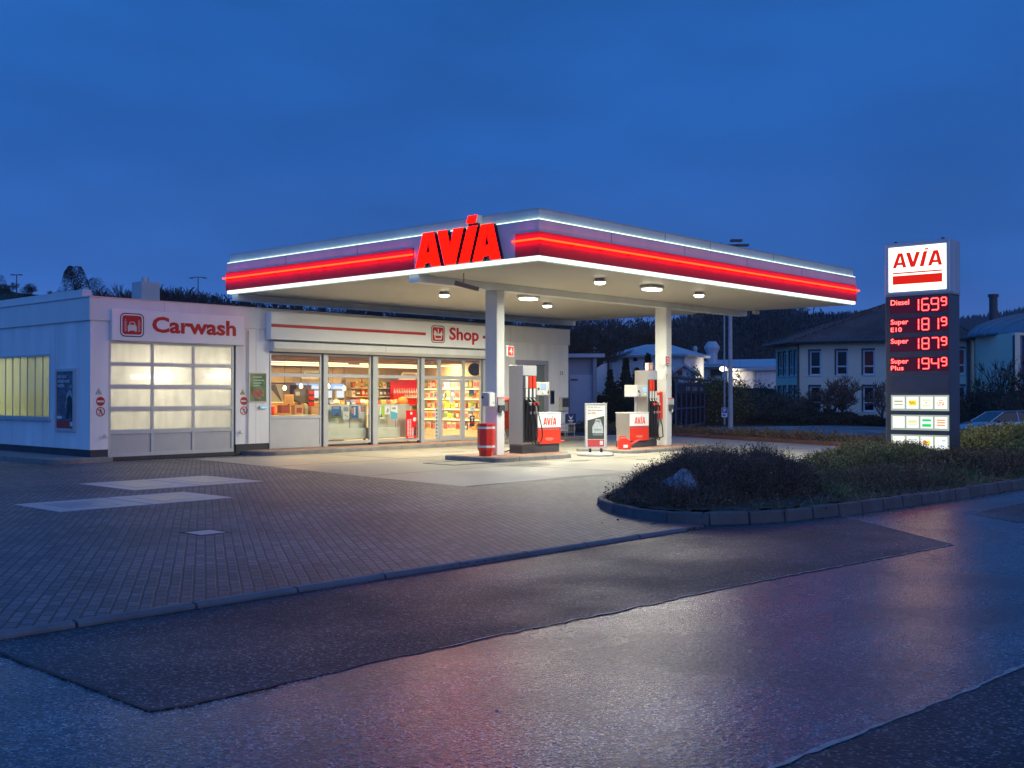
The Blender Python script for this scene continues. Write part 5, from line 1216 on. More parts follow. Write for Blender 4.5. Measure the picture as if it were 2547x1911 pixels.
# red house-shaped display in the middle
t = thing('shop_display', (27.9, 30.5, .15), 'red display with sloping roof and bottles behind the third window', 'display')
MB().poly(FY(30.55), [(27.0, 1.62), (27.12, 1.62), (27.12, 1.98), (27.52, 2.2), (28.5, 2.2), (28.5, 1.62), (28.6, 1.62), (28.6, 2.30), (27.48, 2.30), (27.0, 2.04)], -.05, .0).build('frame', M['red'], t)
MB().box(27.0, 28.6, 30.56, 30.6, 1.3, 2.2).build('back', M['red'], t); MB().box(27.0, 28.6, 30.3, 30.56, 1.56, 1.60).build('shelf_board', M['paper'], t)
for i in range(12): good('bottle', 2, 27.1 + i * .125, 30.44, 1.60, 0, 'shelf of the red display', 1.2)
t = thing('poster_box', (27.0, 30.2, 1.2), 'red carton with three white panels in front of the display', 'box')
MB().box(26.75, 27.3, 30.1, 30.25, 1.3, 1.72).build('box_body', rd, t); MB().plate(FY(30.1), 26.80, 26.93, 1.38, 1.52, .001, .004).plate(FY(30.1), 26.96, 27.09, 1.38, 1.52, .001, .004).plate(FY(30.1), 27.12, 27.25, 1.38, 1.52, .001, .004).build('panel', M['paper'], t)
t = thing('round_object', (26.2, 29.0, 1.1), 'round orange-brown ball-shaped object above the shelf in the third window', 'ball')
MB().ball((26.2, 29.0, 1.44), .19, .19, .18, 20).build('ball', mat('ball_brown', (.55, .22, .06), .6, var=.3, scale=30, bump=.5, bscale=60), t, smooth=True)  # unidentified round object, built as a plain orange-brown ball
t = thing('low_shelf', (24.5, 28.9, .15), 'low shelf of snacks behind the window posters', 'shelf')
MB().box(22.6, 26.4, 28.75, 29.25, .15, 1.24).build('shelf_body', M['cream'], t); MB().box(22.6, 26.4, 28.74, 29.26, 1.24, 1.27).build('top_board', M['cream'], t)
x = 22.7
while x < 25.9: good(rng.choice(['bag', 'box', 'bag']), rng.randrange(10), x, 28.95, 1.27, rng.uniform(-.4, .4), 'top of the low shelf', 1.15); x += .23
# magazine rack on the right wall
t = thing('magazine_rack', (28.5, 28.8, .15), 'tall brightly lit magazine rack seen through the shop door', 'magazine rack')
MB().box(28.6, 28.74, 26.9, 30.5, .15, 2.3).build('back_panel', M['warmwall'], t); MB().box(28.2, 28.6, 26.9, 30.5, .15, .36).build('base', M['cream'], t)
for z in (.40, .80, 1.18, 1.56, 1.94): MB().box(28.3, 28.6, 26.9, 30.5, z - .03, z).build('shelf_board', M['cream'], t)
for z in (.76, 1.14, 1.52, 1.90): MB().box(28.31, 28.34, 26.95, 30.45, z - .02, z).build('strip_light', M['tube_warm'], t)
for z in (.40, .80, 1.18, 1.56, 1.94):
    y = 27.05
    while y < 30.4: good(rng.choice(['mag', 'mag', 'box']), rng.choice([0, 1, 2, 2, 5, 3, 7, 8, 4, 2]), 28.38, y, z, R(-90) + rng.uniform(-.15, .15), {.40: 'bottom board', .80: 'lower board', 1.18: 'middle board', 1.56: 'upper board', 1.94: 'top board'}[z] + ' of the magazine rack', .95 if z < 1.9 else 1.0); y += rng.uniform(.19, .26)
for i, (x, y, m_, lab) in enumerate(((22.6, 30.2, gy, 'hanging promotional banner with dark lettering under the shop ceiling'), (26.9, 30.0, colmat('carton_brown', (.36, .22, .12)), 'hanging promotional banner with a brown picture under the shop ceiling'))):
    t = thing('hanging_banner', (x, y, 2.3), lab, 'banner', 'promotional banners hanging under the shop ceiling')
    MB().poly(FY(y), [(x, 2.24), (x + .85, 2.24), (x + .98, 2.52), (x + .2, 2.52)], -.01, 0).build('board', M['paper'], t); MB().poly(FY(y), [(x + .15, 2.32), (x + .8, 2.30), (x + .86, 2.44), (x + .25, 2.46)], .001, .004).build('print', m_, t)
t = thing('convex_mirror', (28.4, 27.6, 2.6), 'dark round convex mirror in the upper corner by the shop door', 'mirror')
MB().cyl((28.55, 27.66, 2.62), (28.5, 27.62, 2.61), .24, .24, 24).build('mirror_disc', M['glass_dark'], t)

# ================================================================== PLANTED BED
bedk = [(22, 11.6), (16.5, 11.2), (14.4, 10.75), (13.3, 10.3), (12.75, 9.80), (12.30, 9.15), (12.12, 8.75), (12.06, 8.34), (12.19, 7.88), (12.53, 7.50), (13.37, 7.10), (14.89, 6.83), (17.61, 6.57), (21.5, 6.35), (28, 6.05), (40, 5.6)]
kp = MB(); cum = 0
def along(pts, step):
    o = [Vector((*pts[0], 0))]; d = 0
    for a, b in zip(pts[:-1], pts[1:]):
        a = Vector((*a, 0)); b = Vector((*b, 0)); l = (b - a).length; t_ = step - d
        while t_ <= l: o.append(a + (b - a) * t_ / l); t_ += step
        d = (l - (t_ - step))
    return o
# smooth the tip of the kerb
fine = along(bedk, .12)
for _ in range(6): fine = [fine[0]] + [(fine[i - 1] + fine[i] * 2 + fine[i + 1]) / 4 for i in range(1, len(fine) - 1)] + [fine[-1]]
st_ = fine[::5]
for i, (a, b) in enumerate(zip(st_[:-1], st_[1:])):
    d = (b - a); l = d.length; d.normalize(); n = Vector((d.y, -d.x, 0)) * -1
    a2 = a + d * .012; b2 = b - d * .012; hz = .13 + rng.uniform(-.008, .008)
    q = [(a2, 0, -.06), (b2, 0, -.06), (b2 - Vector((0, 0, 0)), .0, hz), (a2, .0, hz)]
    v = []
    for P_, zz, off in ((a2, -.06, 0), (b2, -.06, 0), (b2, hz, .025), (a2, hz, .025), (a2, -.06, .14), (b2, -.06, .14), (b2, hz, .14), (a2, hz, .14)):
        w_ = P_ + n * off; v.append((w_.x, w_.y, zz))
    kp.add(v, [(0, 1, 2, 3), (5, 4, 7, 6), (3, 2, 6, 7), (0, 4, 5, 1), (0, 3, 7, 4), (1, 5, 6, 2)])
tag(kp.build('kerb', M['kerb_dark'], bevel=.02, seg=2), kind='structure')
poly_bed = []
for i in range(1, len(fine) - 1, 2):
    d_ = (fine[i + 1] - fine[i - 1]).normalized(); poly_bed.append((fine[i].x - d_.y * .10, fine[i].y + d_.x * .10))
poly_bed += [(40, 12.0), (30, 11.9)]
MOUNDS = [(14.95, 8.95, 2.0, 1.2, .40), (22.6, 9.8, 3.0, 1.3, .26), (28.2, 8.2, 4.5, 1.4, .25)]


def hgt(x, y):
    z = .10
    for cx, c_y, rx, ry, h in MOUNDS:
        r2 = ((x - cx) / rx) ** 2 + ((y - c_y) / ry) ** 2
        z = max(z, .10 + h * .82 * math.exp(-r2 * 1.1) * (1.05 if r2 < 1 else 1))
    return z


def inside(x, y, P):
    c = False; j = len(P) - 1
    for i in range(len(P)):
        if (P[i][1] > y) != (P[j][1] > y) and x < (P[j][0] - P[i][0]) * (y - P[i][1]) / (P[j][1] - P[i][1]) + P[i][0]: c = not c
        j = i
    return c


sb = MB(); cols_ = 220; rows_ = 44; idx = {}
for j in range(rows_):
    for i in range(cols_):
        x = 12.0 + i * .125; y = 5.6 + j * .15
        if inside(x, y, poly_bed): idx[(i, j)] = len(sb.v); sb.v.append((x, y, hgt(x, y) + rng.uniform(-.02, .02)))
for (i, j) in list(idx):
    if (i + 1, j) in idx and (i, j + 1) in idx and (i + 1, j + 1) in idx: sb.f.append((idx[i, j], idx[i + 1, j], idx[i + 1, j + 1], idx[i, j + 1]))
tag(sb.build('soil', M['soil'], smooth=True), kind='structure')
sheet('bed_base', poly_bed, .07, M['soil'], .1)


def raw_mesh(name, V, nq, m, parent=None, tri=False):
    """V: (n*nq,3) array of polygons with nq corners"""
    V = np.asarray(V, dtype=np.float32).reshape(-1, 3); n = len(V) // nq
    me = bpy.data.meshes.new(name); me.vertices.add(len(V)); me.vertices.foreach_set('co', V.ravel())
    me.loops.add(len(V)); me.loops.foreach_set('vertex_index', np.arange(len(V), dtype=np.int32))
    me.polygons.add(n); me.polygons.foreach_set('loop_start', np.arange(0, n * nq, nq, dtype=np.int32))
    me.update(calc_edges=True); me.materials.append(m)
    o = bpy.data.objects.new(name, me); C.objects.link(o)
    if parent is not None:
        o.parent = parent; me.transform(Matrix.Translation(-parent.location))
    return o


def unit(a): return a / np.maximum(np.linalg.norm(a, axis=1, keepdims=True), 1e-6)


def leaves(P, D, size, w_=.45):
    """small pointed leaf quads at P growing along D"""
    n = len(P); D = unit(D); Rn = unit(nr.normal(size=(n, 3))); S = unit(np.cross(D, Rn)); s = size * nr.uniform(.6, 1.3, (n, 1))
    return np.stack([P, P + D * s * .5 + S * s * w_, P + D * s, P + D * s * .5 - S * s * w_], 1)


def twigs(P, D, L_, wd, segs=3, droop=.5):
    """thin bent strips; returns quads and sample points with directions"""
    n = len(P); D = unit(D); S = unit(np.cross(D, nr.normal(size=(n, 3)))) * wd; q = []; pts = []; dirs = []
    p = P.copy(); d = D.copy(); bend = nr.normal(size=(n, 3)) * .35; bend[:, 2] -= droop * .5
    l = (L_ * nr.uniform(.6, 1.4, (n, 1))) / segs
    for k in range(segs):
        f0 = 1 - k / segs * .7; f1 = 1 - (k + 1) / segs * .7; p2 = p + d * l
        q.append(np.stack([p - S * f0, p + S * f0, p2 + S * f1, p2 - S * f1], 1)); pts.append((p + p2) / 2); pts.append(p2); dirs += [d, d]
        p = p2; d = unit(d + bend * .45)
    return np.concatenate(q), np.concatenate(pts), np.concatenate(dirs)


def shrub(name, cx, c_y, rx, ry, z0, h, ntw, nlf, ml, mt_, label, lsize=.035, tl=.28, power=1.25, cat='shrub', group=None, flat=False):
    t = thing(name, (cx, c_y, z0), label, cat, group)
    th = nr.uniform(0, 2 * PI, ntw); rr = np.sqrt(nr.uniform(0, 1, ntw)); x = cx + rx * rr * np.cos(th); y = c_y + ry * rr * np.sin(th)
    prof = np.maximum(0, 1 - rr ** 2) ** (.5 * power)
    lump = 1 + .16 * np.sin(x * 2.9 + c_y) * np.cos(y * 3.7 + cx) + .10 * np.sin(x * 7.1) * np.sin(y * 6.3)
    z = z0 + h * prof * lump * nr.uniform(.72, 1.0, ntw)
    P = np.stack([x, y, z], 1); Nn = np.stack([(x - cx) / rx ** 2, (y - c_y) / ry ** 2, np.full(ntw, .9 / max(h, .3))], 1); Nn = unit(Nn)
    D = unit(Nn * .8 + nr.normal(size=(ntw, 3)) * .65 + np.array([0, 0, .1]))
    q, pts, dirs = twigs(P - Nn * .05, D, tl, .0055)
    raw_mesh('branches', q, 4, mt_, t)
    k = nr.integers(0, len(pts), nlf); lp_ = pts[k] + nr.normal(size=(nlf, 3)) * .012; lv = leaves(lp_, dirs[k] * .5 + nr.normal(size=(nlf, 3)) * .7, lsize)
    raw_mesh('foliage', lv, 4, ml, t)
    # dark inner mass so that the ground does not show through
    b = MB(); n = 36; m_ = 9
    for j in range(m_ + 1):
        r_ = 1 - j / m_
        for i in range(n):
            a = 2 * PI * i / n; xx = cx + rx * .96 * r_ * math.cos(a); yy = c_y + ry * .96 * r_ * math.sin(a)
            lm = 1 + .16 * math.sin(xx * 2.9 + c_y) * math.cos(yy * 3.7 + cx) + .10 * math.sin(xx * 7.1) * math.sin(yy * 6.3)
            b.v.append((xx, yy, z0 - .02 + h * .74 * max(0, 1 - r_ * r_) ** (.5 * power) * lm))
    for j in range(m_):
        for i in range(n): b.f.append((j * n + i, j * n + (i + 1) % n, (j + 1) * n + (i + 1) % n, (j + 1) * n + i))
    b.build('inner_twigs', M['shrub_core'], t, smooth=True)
    return t


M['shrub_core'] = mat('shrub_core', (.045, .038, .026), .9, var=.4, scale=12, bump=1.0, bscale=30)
shrub('low_shrub', 14.95, 8.95, 2.1, 1.30, .10, .62, 19000, 36000, M['foliage'], M['twig'], 'big dark shrub mound with a boulder at the left tip of the kerbed bed', .024, .24)
shrub('low_shrub', 13.35, 8.75, .95, .95, .08, .28, 5200, 9000, M['foliage'], M['twig'], 'low dark twiggy shrub spreading over the left tip of the kerbed bed', .022, .20)
shrub('low_shrub', 22.7, 9.8, 2.9, 1.25, .10, .47, 9000, 52000, M['foliage_g'], M['twig'], 'green low shrub mound just in front of the price pylon', .030, .18)
shrub('low_shrub', 23.4, 8.3, 2.6, .85, .08, .34, 3800, 26000, M['foliage_b'], M['twig'], 'brown low shrub in the bed between the kerb and the green mound', .036, .20)
shrub('low_shrub', 19.0, 8.1, 2.9, 1.0, .08, .18, 5200, 26000, M['foliage_b'], M['twig'], 'low brown-green shrub in the middle of the kerbed bed, right of the big mound', .026, .20)
shrub('low_shrub', 24.6, 7.2, 3.2, .75, .08, .30, 5200, 24000, M['foliage'], M['twig'], 'low dark shrub along the kerb in front of the price pylon', .028, .20)
shrub('clipped_hedge', 33.5, 9.6, 5.6, 1.9, .0, .68, 6000, 70000, M['foliage_g'], M['twig'], 'broad green hedge right of the pylon in front of the parked car', .055, .22, .35, 'hedge')
shrub('low_shrub', 28.6, 7.9, 2.6, 1.0, .08, .34, 3600, 32000, M['foliage_g'], M['twig'], 'light green feathery shrub at the foot of the hedge right of the pylon', .045, .26)
# ground cover between the mounds
def scatter_bed(n, zoff=0.0, box_=(12.4, 34, 6.2, 11.8)):
    o = []
    while len(o) < n:
        x = rng.uniform(box_[0], box_[1]); y = rng.uniform(box_[2], box_[3])
        if inside(x, y, poly_bed) : o.append((x, y, hgt(x, y) - .02 + zoff))
    return np.array(o)


P = scatter_bed(9000); q, pts, dirs = twigs(P, nr.normal(size=(len(P), 3)) * .8 + np.array([0, 0, .35]), .17, .005, 3, .7)
g1 = raw_mesh('ground_cover', q, 4, M['twig']); tag(g1, 'brown creeping ground cover filling the kerbed bed', 'ground cover', kind='stuff')
k = nr.integers(0, len(pts), 60000); g2_ = raw_mesh('ground_cover_leaves', leaves(pts[k] + nr.normal(size=(60000, 3)) * .02, dirs[k] + nr.normal(size=(60000, 3)), .03), 4, M['foliage_b']); tag(g2_, 'small brown and green leaves of the creeping ground cover', 'ground cover', kind='stuff')
P = scatter_bed(1500, 0, (15.5, 22.5, 7.3, 8.9)); P2 = scatter_bed(260, 0, (12.8, 30, 6.5, 7.3)); P = np.concatenate([P, P2])
P = P[(np.sin(P[:, 0] * 1.7) + np.cos(P[:, 1] * 2.3 + P[:, 0]) > -.5)]
n = len(P); D = nr.normal(size=(n, 3)) * .35 + np.array([0, 0, 1]); q, _, _ = twigs(np.repeat(P, 4, 0) + nr.normal(size=(n * 4, 3)) * np.array([.04, .04, 0]), np.repeat(D, 4, 0) + nr.normal(size=(n * 4, 3)) * .3, .20, .0045, 3, 1.0)
tag(raw_mesh('grass', q, 4, M['grass']), 'tufts of green grass growing in the kerbed bed', 'grass', kind='stuff')
LV = []
for i in range(420):
    q_ = st_[rng.randrange(len(st_) - 1)]; LV.append((q_.x + rng.gauss(0, .25), q_.y - abs(rng.gauss(0, .10)), .010 if q_.x < 12.6 else RZ + .010))
tag(raw_mesh('fallen_leaves', leaves(np.array(LV), nr.normal(size=(420, 3)) * np.array([1, 1, .08]), .03, .4), 4, M['foliage_b']), 'small fallen leaves lying along the bed kerb', 'leaves', kind='stuff')
# boulder
t = MB(); t.ball((0, 0, 0), .46, .34, .38, 22)
vv = []
for a, b, c in t.v:
    f_ = 1 + .15 * math.sin(a * 9 + c * 5) * math.cos(b * 8) + .09 * math.sin(c * 13 + a * 4) + .04 * math.sin(a * 23 + b * 17) * math.cos(c * 19); pk_ = 1.0 - .35 * max(0, c / .38) ** 1.5
    vv.append((13.40 + a * f_ * pk_, 8.72 + b * f_ * pk_, .22 + c * f_))
t.v = vv; o = t.build('boulder', M['rock'], smooth=True); tag(o, 'rounded bluish grey boulder lying in the dark shrub', 'boulder')

# ================================================================== BACKGROUND
# planted strip beyond the forecourt
A_ = at(1440, 944, 44.5); B_ = at(1925, 973, 35.3); A_.z = B_.z = 0
dv = (B_ - A_).normalized(); nv = Vector((-dv.y, dv.x, 0)); nv = nv if nv.x > 0 else -nv
A0 = A_ - dv * 9; B0 = B_ + dv * 4
kk = MB()
q_ = [A0, B0, B0 + nv * .16, A0 + nv * .16]; kk.prism([(p.x, p.y) for p in q_], -.1, .14)
tag(kk.build('kerb', mat('kerb_brown', (.12, .06, .055), .8, var=.3, scale=2), bevel=.02), kind='structure')
q_ = [A0 + nv * .16, B0 + nv * .16, B0 + nv * 1.9, A0 + nv * 1.9]; tag(MB().prism([(p.x, p.y) for p in q_], -.1, .12).build('bed_base', mat('strip_soil', (.10, .055, .045), .95, var=.3), ), kind='structure')
lot = [(A0 + nv * 1.9), (B0 + nv * 1.9)]
lm = MB(); o_ = [A0 + nv * 1.9, B0 + nv * 1.9 + dv * 6]
for j in range(41):
    for i in range(25):
        p = o_[0] + (o_[1] - o_[0]) * (j / 40) + nv * (i * 2.0); x, y = p.x, p.y; lm.v.append((x, y, terr(x, y) + .05))
for j in range(40):
    for i in range(24): a = j * 25 + i; lm.f.append((a, a + 25, a + 26, a + 1))
tag(lm.build('parking_lot', M['lot'], smooth=True), kind='structure')
o = MB()
for a0, b0 in (((1480, 975), (1930, 975)),):
    pass
ln = MB()
for f_ in (0.30, .62):
    a = o_[0] + nv * (6 + f_ * 14); b = a + dv * 60
    w_ = nv * .12
    for s_ in range(30):
        p0 = a + (b - a) * (s_ / 30); p1 = a + (b - a) * ((s_ + 1) / 30)
        ln.quad(*[(p.x, p.y, terr(p.x, p.y) + .056) for p in (p0, p1, p1 + w_, p0 + w_)])
tag(ln.build('parking_line', mat('line_paint', (.35, .36, .38), .6, var=.2, scale=4)), kind='structure')
P = []
for i in range(5200):
    s_ = rng.random(); c = A0.lerp(B0, s_) + nv * (.35 + 1.4 * rng.random()); c.z = .1 + .18 * abs(math.sin(s_ * 37) * math.cos(s_ * 11)) * rng.random(); P.append(tuple(c))
P = np.array(P); q, pts, dirs = twigs(P, nr.normal(size=(len(P), 3)) + np.array([0, 0, .8]), .26, .007, 3, .5)
t = thing('low_hedge', tuple(A_), 'low dark brown planting on the strip between forecourt and parking lot', 'hedge')
raw_mesh('branches', q, 4, M['twig'], t); k = nr.integers(0, len(pts), 22000); raw_mesh('foliage', leaves(pts[k], dirs[k] + nr.normal(size=(22000, 3)), .06), 4, M['foliage_b'], t)

# right edge strip between concrete and hedge: covered by the bed


# --- generic far shrub / hedge of leaf clumps
def bushcloud(name, c, rx, ry, h, n, size, m, label, cat='shrub', group=None, rz=0.0, core=True, up=0.3, tw=600, power=.8, mcore=None):
    t = thing(name, c, label, cat, group)
    th = nr.uniform(0, 2 * PI, n); u = nr.uniform(0, 1, n) ** .4; ph = np.arccos(nr.uniform(0, 1, n))
    lx = rx * u * np.sin(ph) * np.cos(th); ly = ry * u * np.sin(ph) * np.sin(th); lz = h * u * np.cos(ph) ** power
    lump = 1 + .22 * np.sin(lx * 3.1 / max(rx, 1) * 2 + c[0]) * np.cos(ly * 2.7) + .12 * np.sin(lx * 5.3 + lz * 3)
    lz = lz * lump
    x = c[0] + lx * math.cos(rz) - ly * math.sin(rz); y = c[1] + lx * math.sin(rz) + ly * math.cos(rz)
    P = np.stack([x, y, c[2] + lz], 1); D = nr.normal(size=(n, 3)) + np.array([0, 0, up])
    raw_mesh('foliage', leaves(P, D, size), 4, m, t)
    if tw:
        k = nr.integers(0, n, tw); dd = P[k] - np.array([c[0], c[1], c[2] - .2]); q, _, _ = twigs(P[k], dd + nr.normal(size=(tw, 3)) * .5, size * 5, size * .12, 3, .1); raw_mesh('branches', q, 4, M['bark'], t)
    if core:
        b = MB(); b.ball((0, 0, 0), 1, 1, 1, 20); b.v = [(c[0] + a * rx * .82 * math.cos(rz) - b_ * ry * .82 * math.sin(rz), c[1] + a * rx * .82 * math.sin(rz) + b_ * ry * .82 * math.cos(rz), c[2] + max(-.2, d) * h * .8 * (1 + .18 * math.sin(a * 7 + b_ * 3))) for a, b_, d in b.v]
        b.build('inner_twigs', mcore or M['shrub_core'], t, smooth=True)
    return t


# --- buildings helper: a wall between two ground points with windows placed in its plane
class Wall:
    def __init__(s, A, B): s.A = Vector((A.x, A.y, 0)); s.B = Vector((B.x, B.y, 0)); s.d = (s.B - s.A); s.len = s.d.length; s.d.normalize(); s.F = Frame(s.A, s.d)

    def u(s, u):   # distance along the wall of the vertical seen at column u
        p = at(u, 852, 10); den = p.x * s.d.y - p.y * s.d.x
        return (s.A.y * p.x - s.A.x * p.y) / -den if 0 else (p.y * s.A.x - p.x * s.A.y) / den

    def z(s, t, v):
        q = s.A + s.d * t; D = math.hypot(q.x, q.y); return at(1106, v, D).z


# OFFICE -----------------------------------------------------------
A = at(1722, 852, 77); Bv = at(2098, 852, 75.5); Lf = at(1676, 852, 82)
of = thing('office_building', (A.x, A.y, -.5), 'two storey cream office block with dark hipped tile roof behind the parking lot', 'building')
Wf = Wall(A, Bv); Wl = Wall(Lf, A); ZE = 5.32; ZB = -.8
back = Wf.F.n * -16
LfB = Vector((Lf.x, Lf.y, 0)) - Wf.F.n * 12
foot = [Wl.A, Wf.A, Wf.B, Wf.B + back, Wf.A + back - Wf.d * 3]


def holes_wall(W, z0, z1, wins, th=.3):
    """wall with real openings; wins = (a0,a1,b0,b1)"""
    b = MB(); xs_ = sorted({0, W.len} | {w[0] for w in wins} | {w[1] for w in wins}); zs_ = sorted({z0, z1} | {w[2] for w in wins} | {w[3] for w in wins})
    for i in range(len(xs_) - 1):
        for j in range(len(zs_) - 1):
            xm = (xs_[i] + xs_[i + 1]) / 2; zm = (zs_[j] + zs_[j + 1]) / 2
            if not any(w[0] < xm < w[1] and w[2] < zm < w[3] for w in wins): b.plate(W.F, xs_[i], xs_[i + 1], zs_[j], zs_[j + 1], -th, 0)
    return b


def window(W, a0, a1, b0, b1, parent, split=.33, blind=True, pane=None):
    w_ = .09; f = MB()
    f.plate(W.F, a0 + .10, a0 + .10 + w_, b0, b1 - .12, -.16, -.08); f.plate(W.F, a1 - w_ - .02, a1 - .02, b0, b1 - .12, -.16, -.08); zs = b0 + (b1 - b0) * split
    for z0, z1 in ((b0, b0 + w_), (zs - w_ / 2, zs + w_ / 2), (b1 - .12 - w_, b1 - .12)): f.plate(W.F, a0 + .10 + w_, a1 - w_ - .02, z0, z1, -.16, -.08)
    fo = f.build('window', M['pvc'], parent); MB().plate(W.F, a0 + .10, a1 - .02, b0, b1 - .12, -.20, -.165).build('pane', pane or M['glass_dark'], fo)
    MB().plate(W.F, a0 - .03, a1 + .03, b0 - .06, b0 - .002, -.05, .06).build('sill', M['pvc'], fo)
    if blind: MB().plate(W.F, a0, a1, b1 - .118, b1 - .002, -.25, .02).box(0, 0, 0, 0, 0, 0).build('shutter_box', M['dgrey'], fo); MB().plate(W.F, a0 + .0, a0 + .098, b0 + .002, b1 - .12, -.25, .01).build('shutter_rail', M['dgrey'], fo)


wf_ = []
for u0, u1 in ((1746, 1774), (1803, 1832), (1861, 1890), (1922, 1952), (1984, 2014), (2052, 2086)):
    for z0, z1 in ((3.0, 4.78), (.55, 2.35)): wf_.append((Wf.u(u0), Wf.u(u1), z0, z1))
wl_ = []
for u0, u1 in ((1680, 1688.5), (1690.5, 1698.5), (1703.5, 1712), (1714, 1721)):
    for z0, z1 in ((3.0, 4.80), (.55, 2.35)): wl_.append((Wl.u(u0), Wl.u(u1), z0, z1))
b = holes_wall(Wf, ZB, ZE, wf_); b2 = holes_wall(Wl, ZB, ZE, wl_); b.add(b2.v, b2.f)
bk = [Wf.B, Wf.B + back, Wf.A + back - Wf.d * 3, Wl.A]
for p, q in zip(bk[:-1], bk[1:]): Wx = Wall(p, q); b.plate(Wx.F, 0, Wx.len, ZB, ZE, -.3, 0)
b.build('wall', M['office'], of)
inner = MB(); inner.prism([((p.x * .97 + 2.4), (p.y * .97 + 1.6)) for p in foot], ZB, ZE - .1) if 0 else None
warmref = M['glass_dark']
for (a0, a1, z0, z1) in wf_: window(Wf, a0, a1, z0, z1, of)
for (a0, a1, z0, z1) in wl_: window(Wl, a0, a1, z0, z1, of, blind=True)
dp = MB(); dp.cyl(Wf.F.p(.1, -.3, .1), Wf.F.p(.1, ZE, .1), .07, .07, 8); dp.build('downpipe', M['dgrey'], of)
dp = MB(); tq = Wf.len - .15; dp.cyl(Wf.F.p(tq, -.3, .1), Wf.F.p(tq, ZE, .1), .08, .08, 8); dp.build('downpipe', M['dgrey'], of)
# hipped roof with eaves overhang
def off(p, k): return p + k
cn_ = sum(foot, Vector()) / 5
eav = [Vector((p.x, p.y, 0)) + (Vector((p.x, p.y, 0)) - cn_).normalized() * .95 for p in foot]
r1 = at(1952, 645, 84); r2 = at(1962, 645, 84); RH = at(1957, 645, 84).z
rb_ = MB(); ev = [(p.x, p.y, ZE - .06) for p in eav]; rr1 = (r1.x, r1.y, RH); rr2 = (r2.x, r2.y, RH)
rb_.v = ev + [rr1, rr2]; rb_.f = [(0, 1, 5), (1, 2, 6, 5), (2, 3, 6), (3, 4, 5, 6), (4, 0, 5), (4, 3, 2, 1, 0)]
rb_.build('roof', M['rooftile'], of)
gt = MB(); gt.tube([(p[0], p[1], p[2] - .02) for p in ev[:3]], .09, 8); gt.build('gutter', M['dgrey'], of)
rd_ = MB(); rd_.tube([ev[0], rr1], .10, 6).tube([ev[1], rr1], .10, 6).tube([ev[2], rr2], .10, 6); rd_.build('ridge_tiles', M['rooftile'], of)
# ANNEX with curved zinc roof at the right -------------------------
An = thing('annex_building', tuple(at(2150, 900, 76)), 'cream annex with curved zinc roof and glazed bay at the right edge', 'building')
P0 = at(2104, 852, 75.0); P1 = at(2193, 852, 69.5); P2 = at(2260, 852, 71)
W1 = Wall(P0, P1); W2_ = Wall(P1, P2); bb = MB(); bb.plate(W1.F, 0, W1.len, -1, 5.3, -.3, 0); bb.plate(W2_.F, 0, W2_.len, -1, 1.9, -.3, 0); bb.plate(W2_.F, 0, W2_.len, 5.15, 5.3, -.3, 0); Wb = Wall(P0 - W1.F.n * 7, P0); bb.plate(Wb.F, 0, Wb.len, -1, 5.3, -.3, 0)
bb.build('wall', M['office'], An)
gb_ = MB(); 
for i in range(7): a = i * .75; gb_.plate(W2_.F, a, a + .09, 1.9, 5.15, -.12, -.02)
for z in (1.9, 2.9, 3.9, 5.06): gb_.plate(W2_.F, 0, W2_.len, z, z + .09, -.11, -.03)
gb_.build('bay_frame', M['dgrey'], An); MB().plate(W2_.F, 0, W2_.len, 1.95, 5.1, -.2, -.15).build('bay_glass', colmat('bay_glass', (.10, .16, .26), .1), An)
MB().plate(W2_.F, -.1, W2_.len, 1.55, 1.9, -.3, .25).build('bay_base', M['plinth'], An)
# barrel roof: arcs swept along
rf = MB(); n = 12; secs = []
for k in range(14):
    f_ = k / 13; base = P0.lerp(P2, f_); base = Vector((base.x, base.y, 0)) + W1.F.n * (.4 + 2.0 * math.sin(PI * f_) * .6); dep = W1.F.n * -7.5; sec = []
    for i in range(n + 1):
        a = i / n * PI * .5; q = base + dep * (1 - math.cos(a)); sec.append((q.x, q.y, 5.3 + 1.75 * math.sin(a) * (1 - .12 * f_)))
    secs.append(sec)
for s_ in secs: rf.v += s_
for k in range(13):
    for i in range(n): a = k * (n + 1) + i; rf.f.append((a, a + n + 1, a + n + 2, a + 1))
ro = rf.build('roof', M['zinc'], An, smooth=True); sd = ro.modifiers.new('solid', 'SOLIDIFY'); sd.thickness = .12
rs = MB()
for s_ in secs[1::2]: rs.tube([(x, y, z + .03) for x, y, z in s_], .045, 6)
rs.build('roof_seam', M['zinc'], An)
pch = at(2146, 712, 84); MB().cyl((pch.x, pch.y, 5.5), (pch.x, pch.y, 8.6), .28, .28, 12).cyl((pch.x, pch.y, 8.6), (pch.x, pch.y, 8.8), .36, .36, 12).build('flue', M['dgrey'], An)

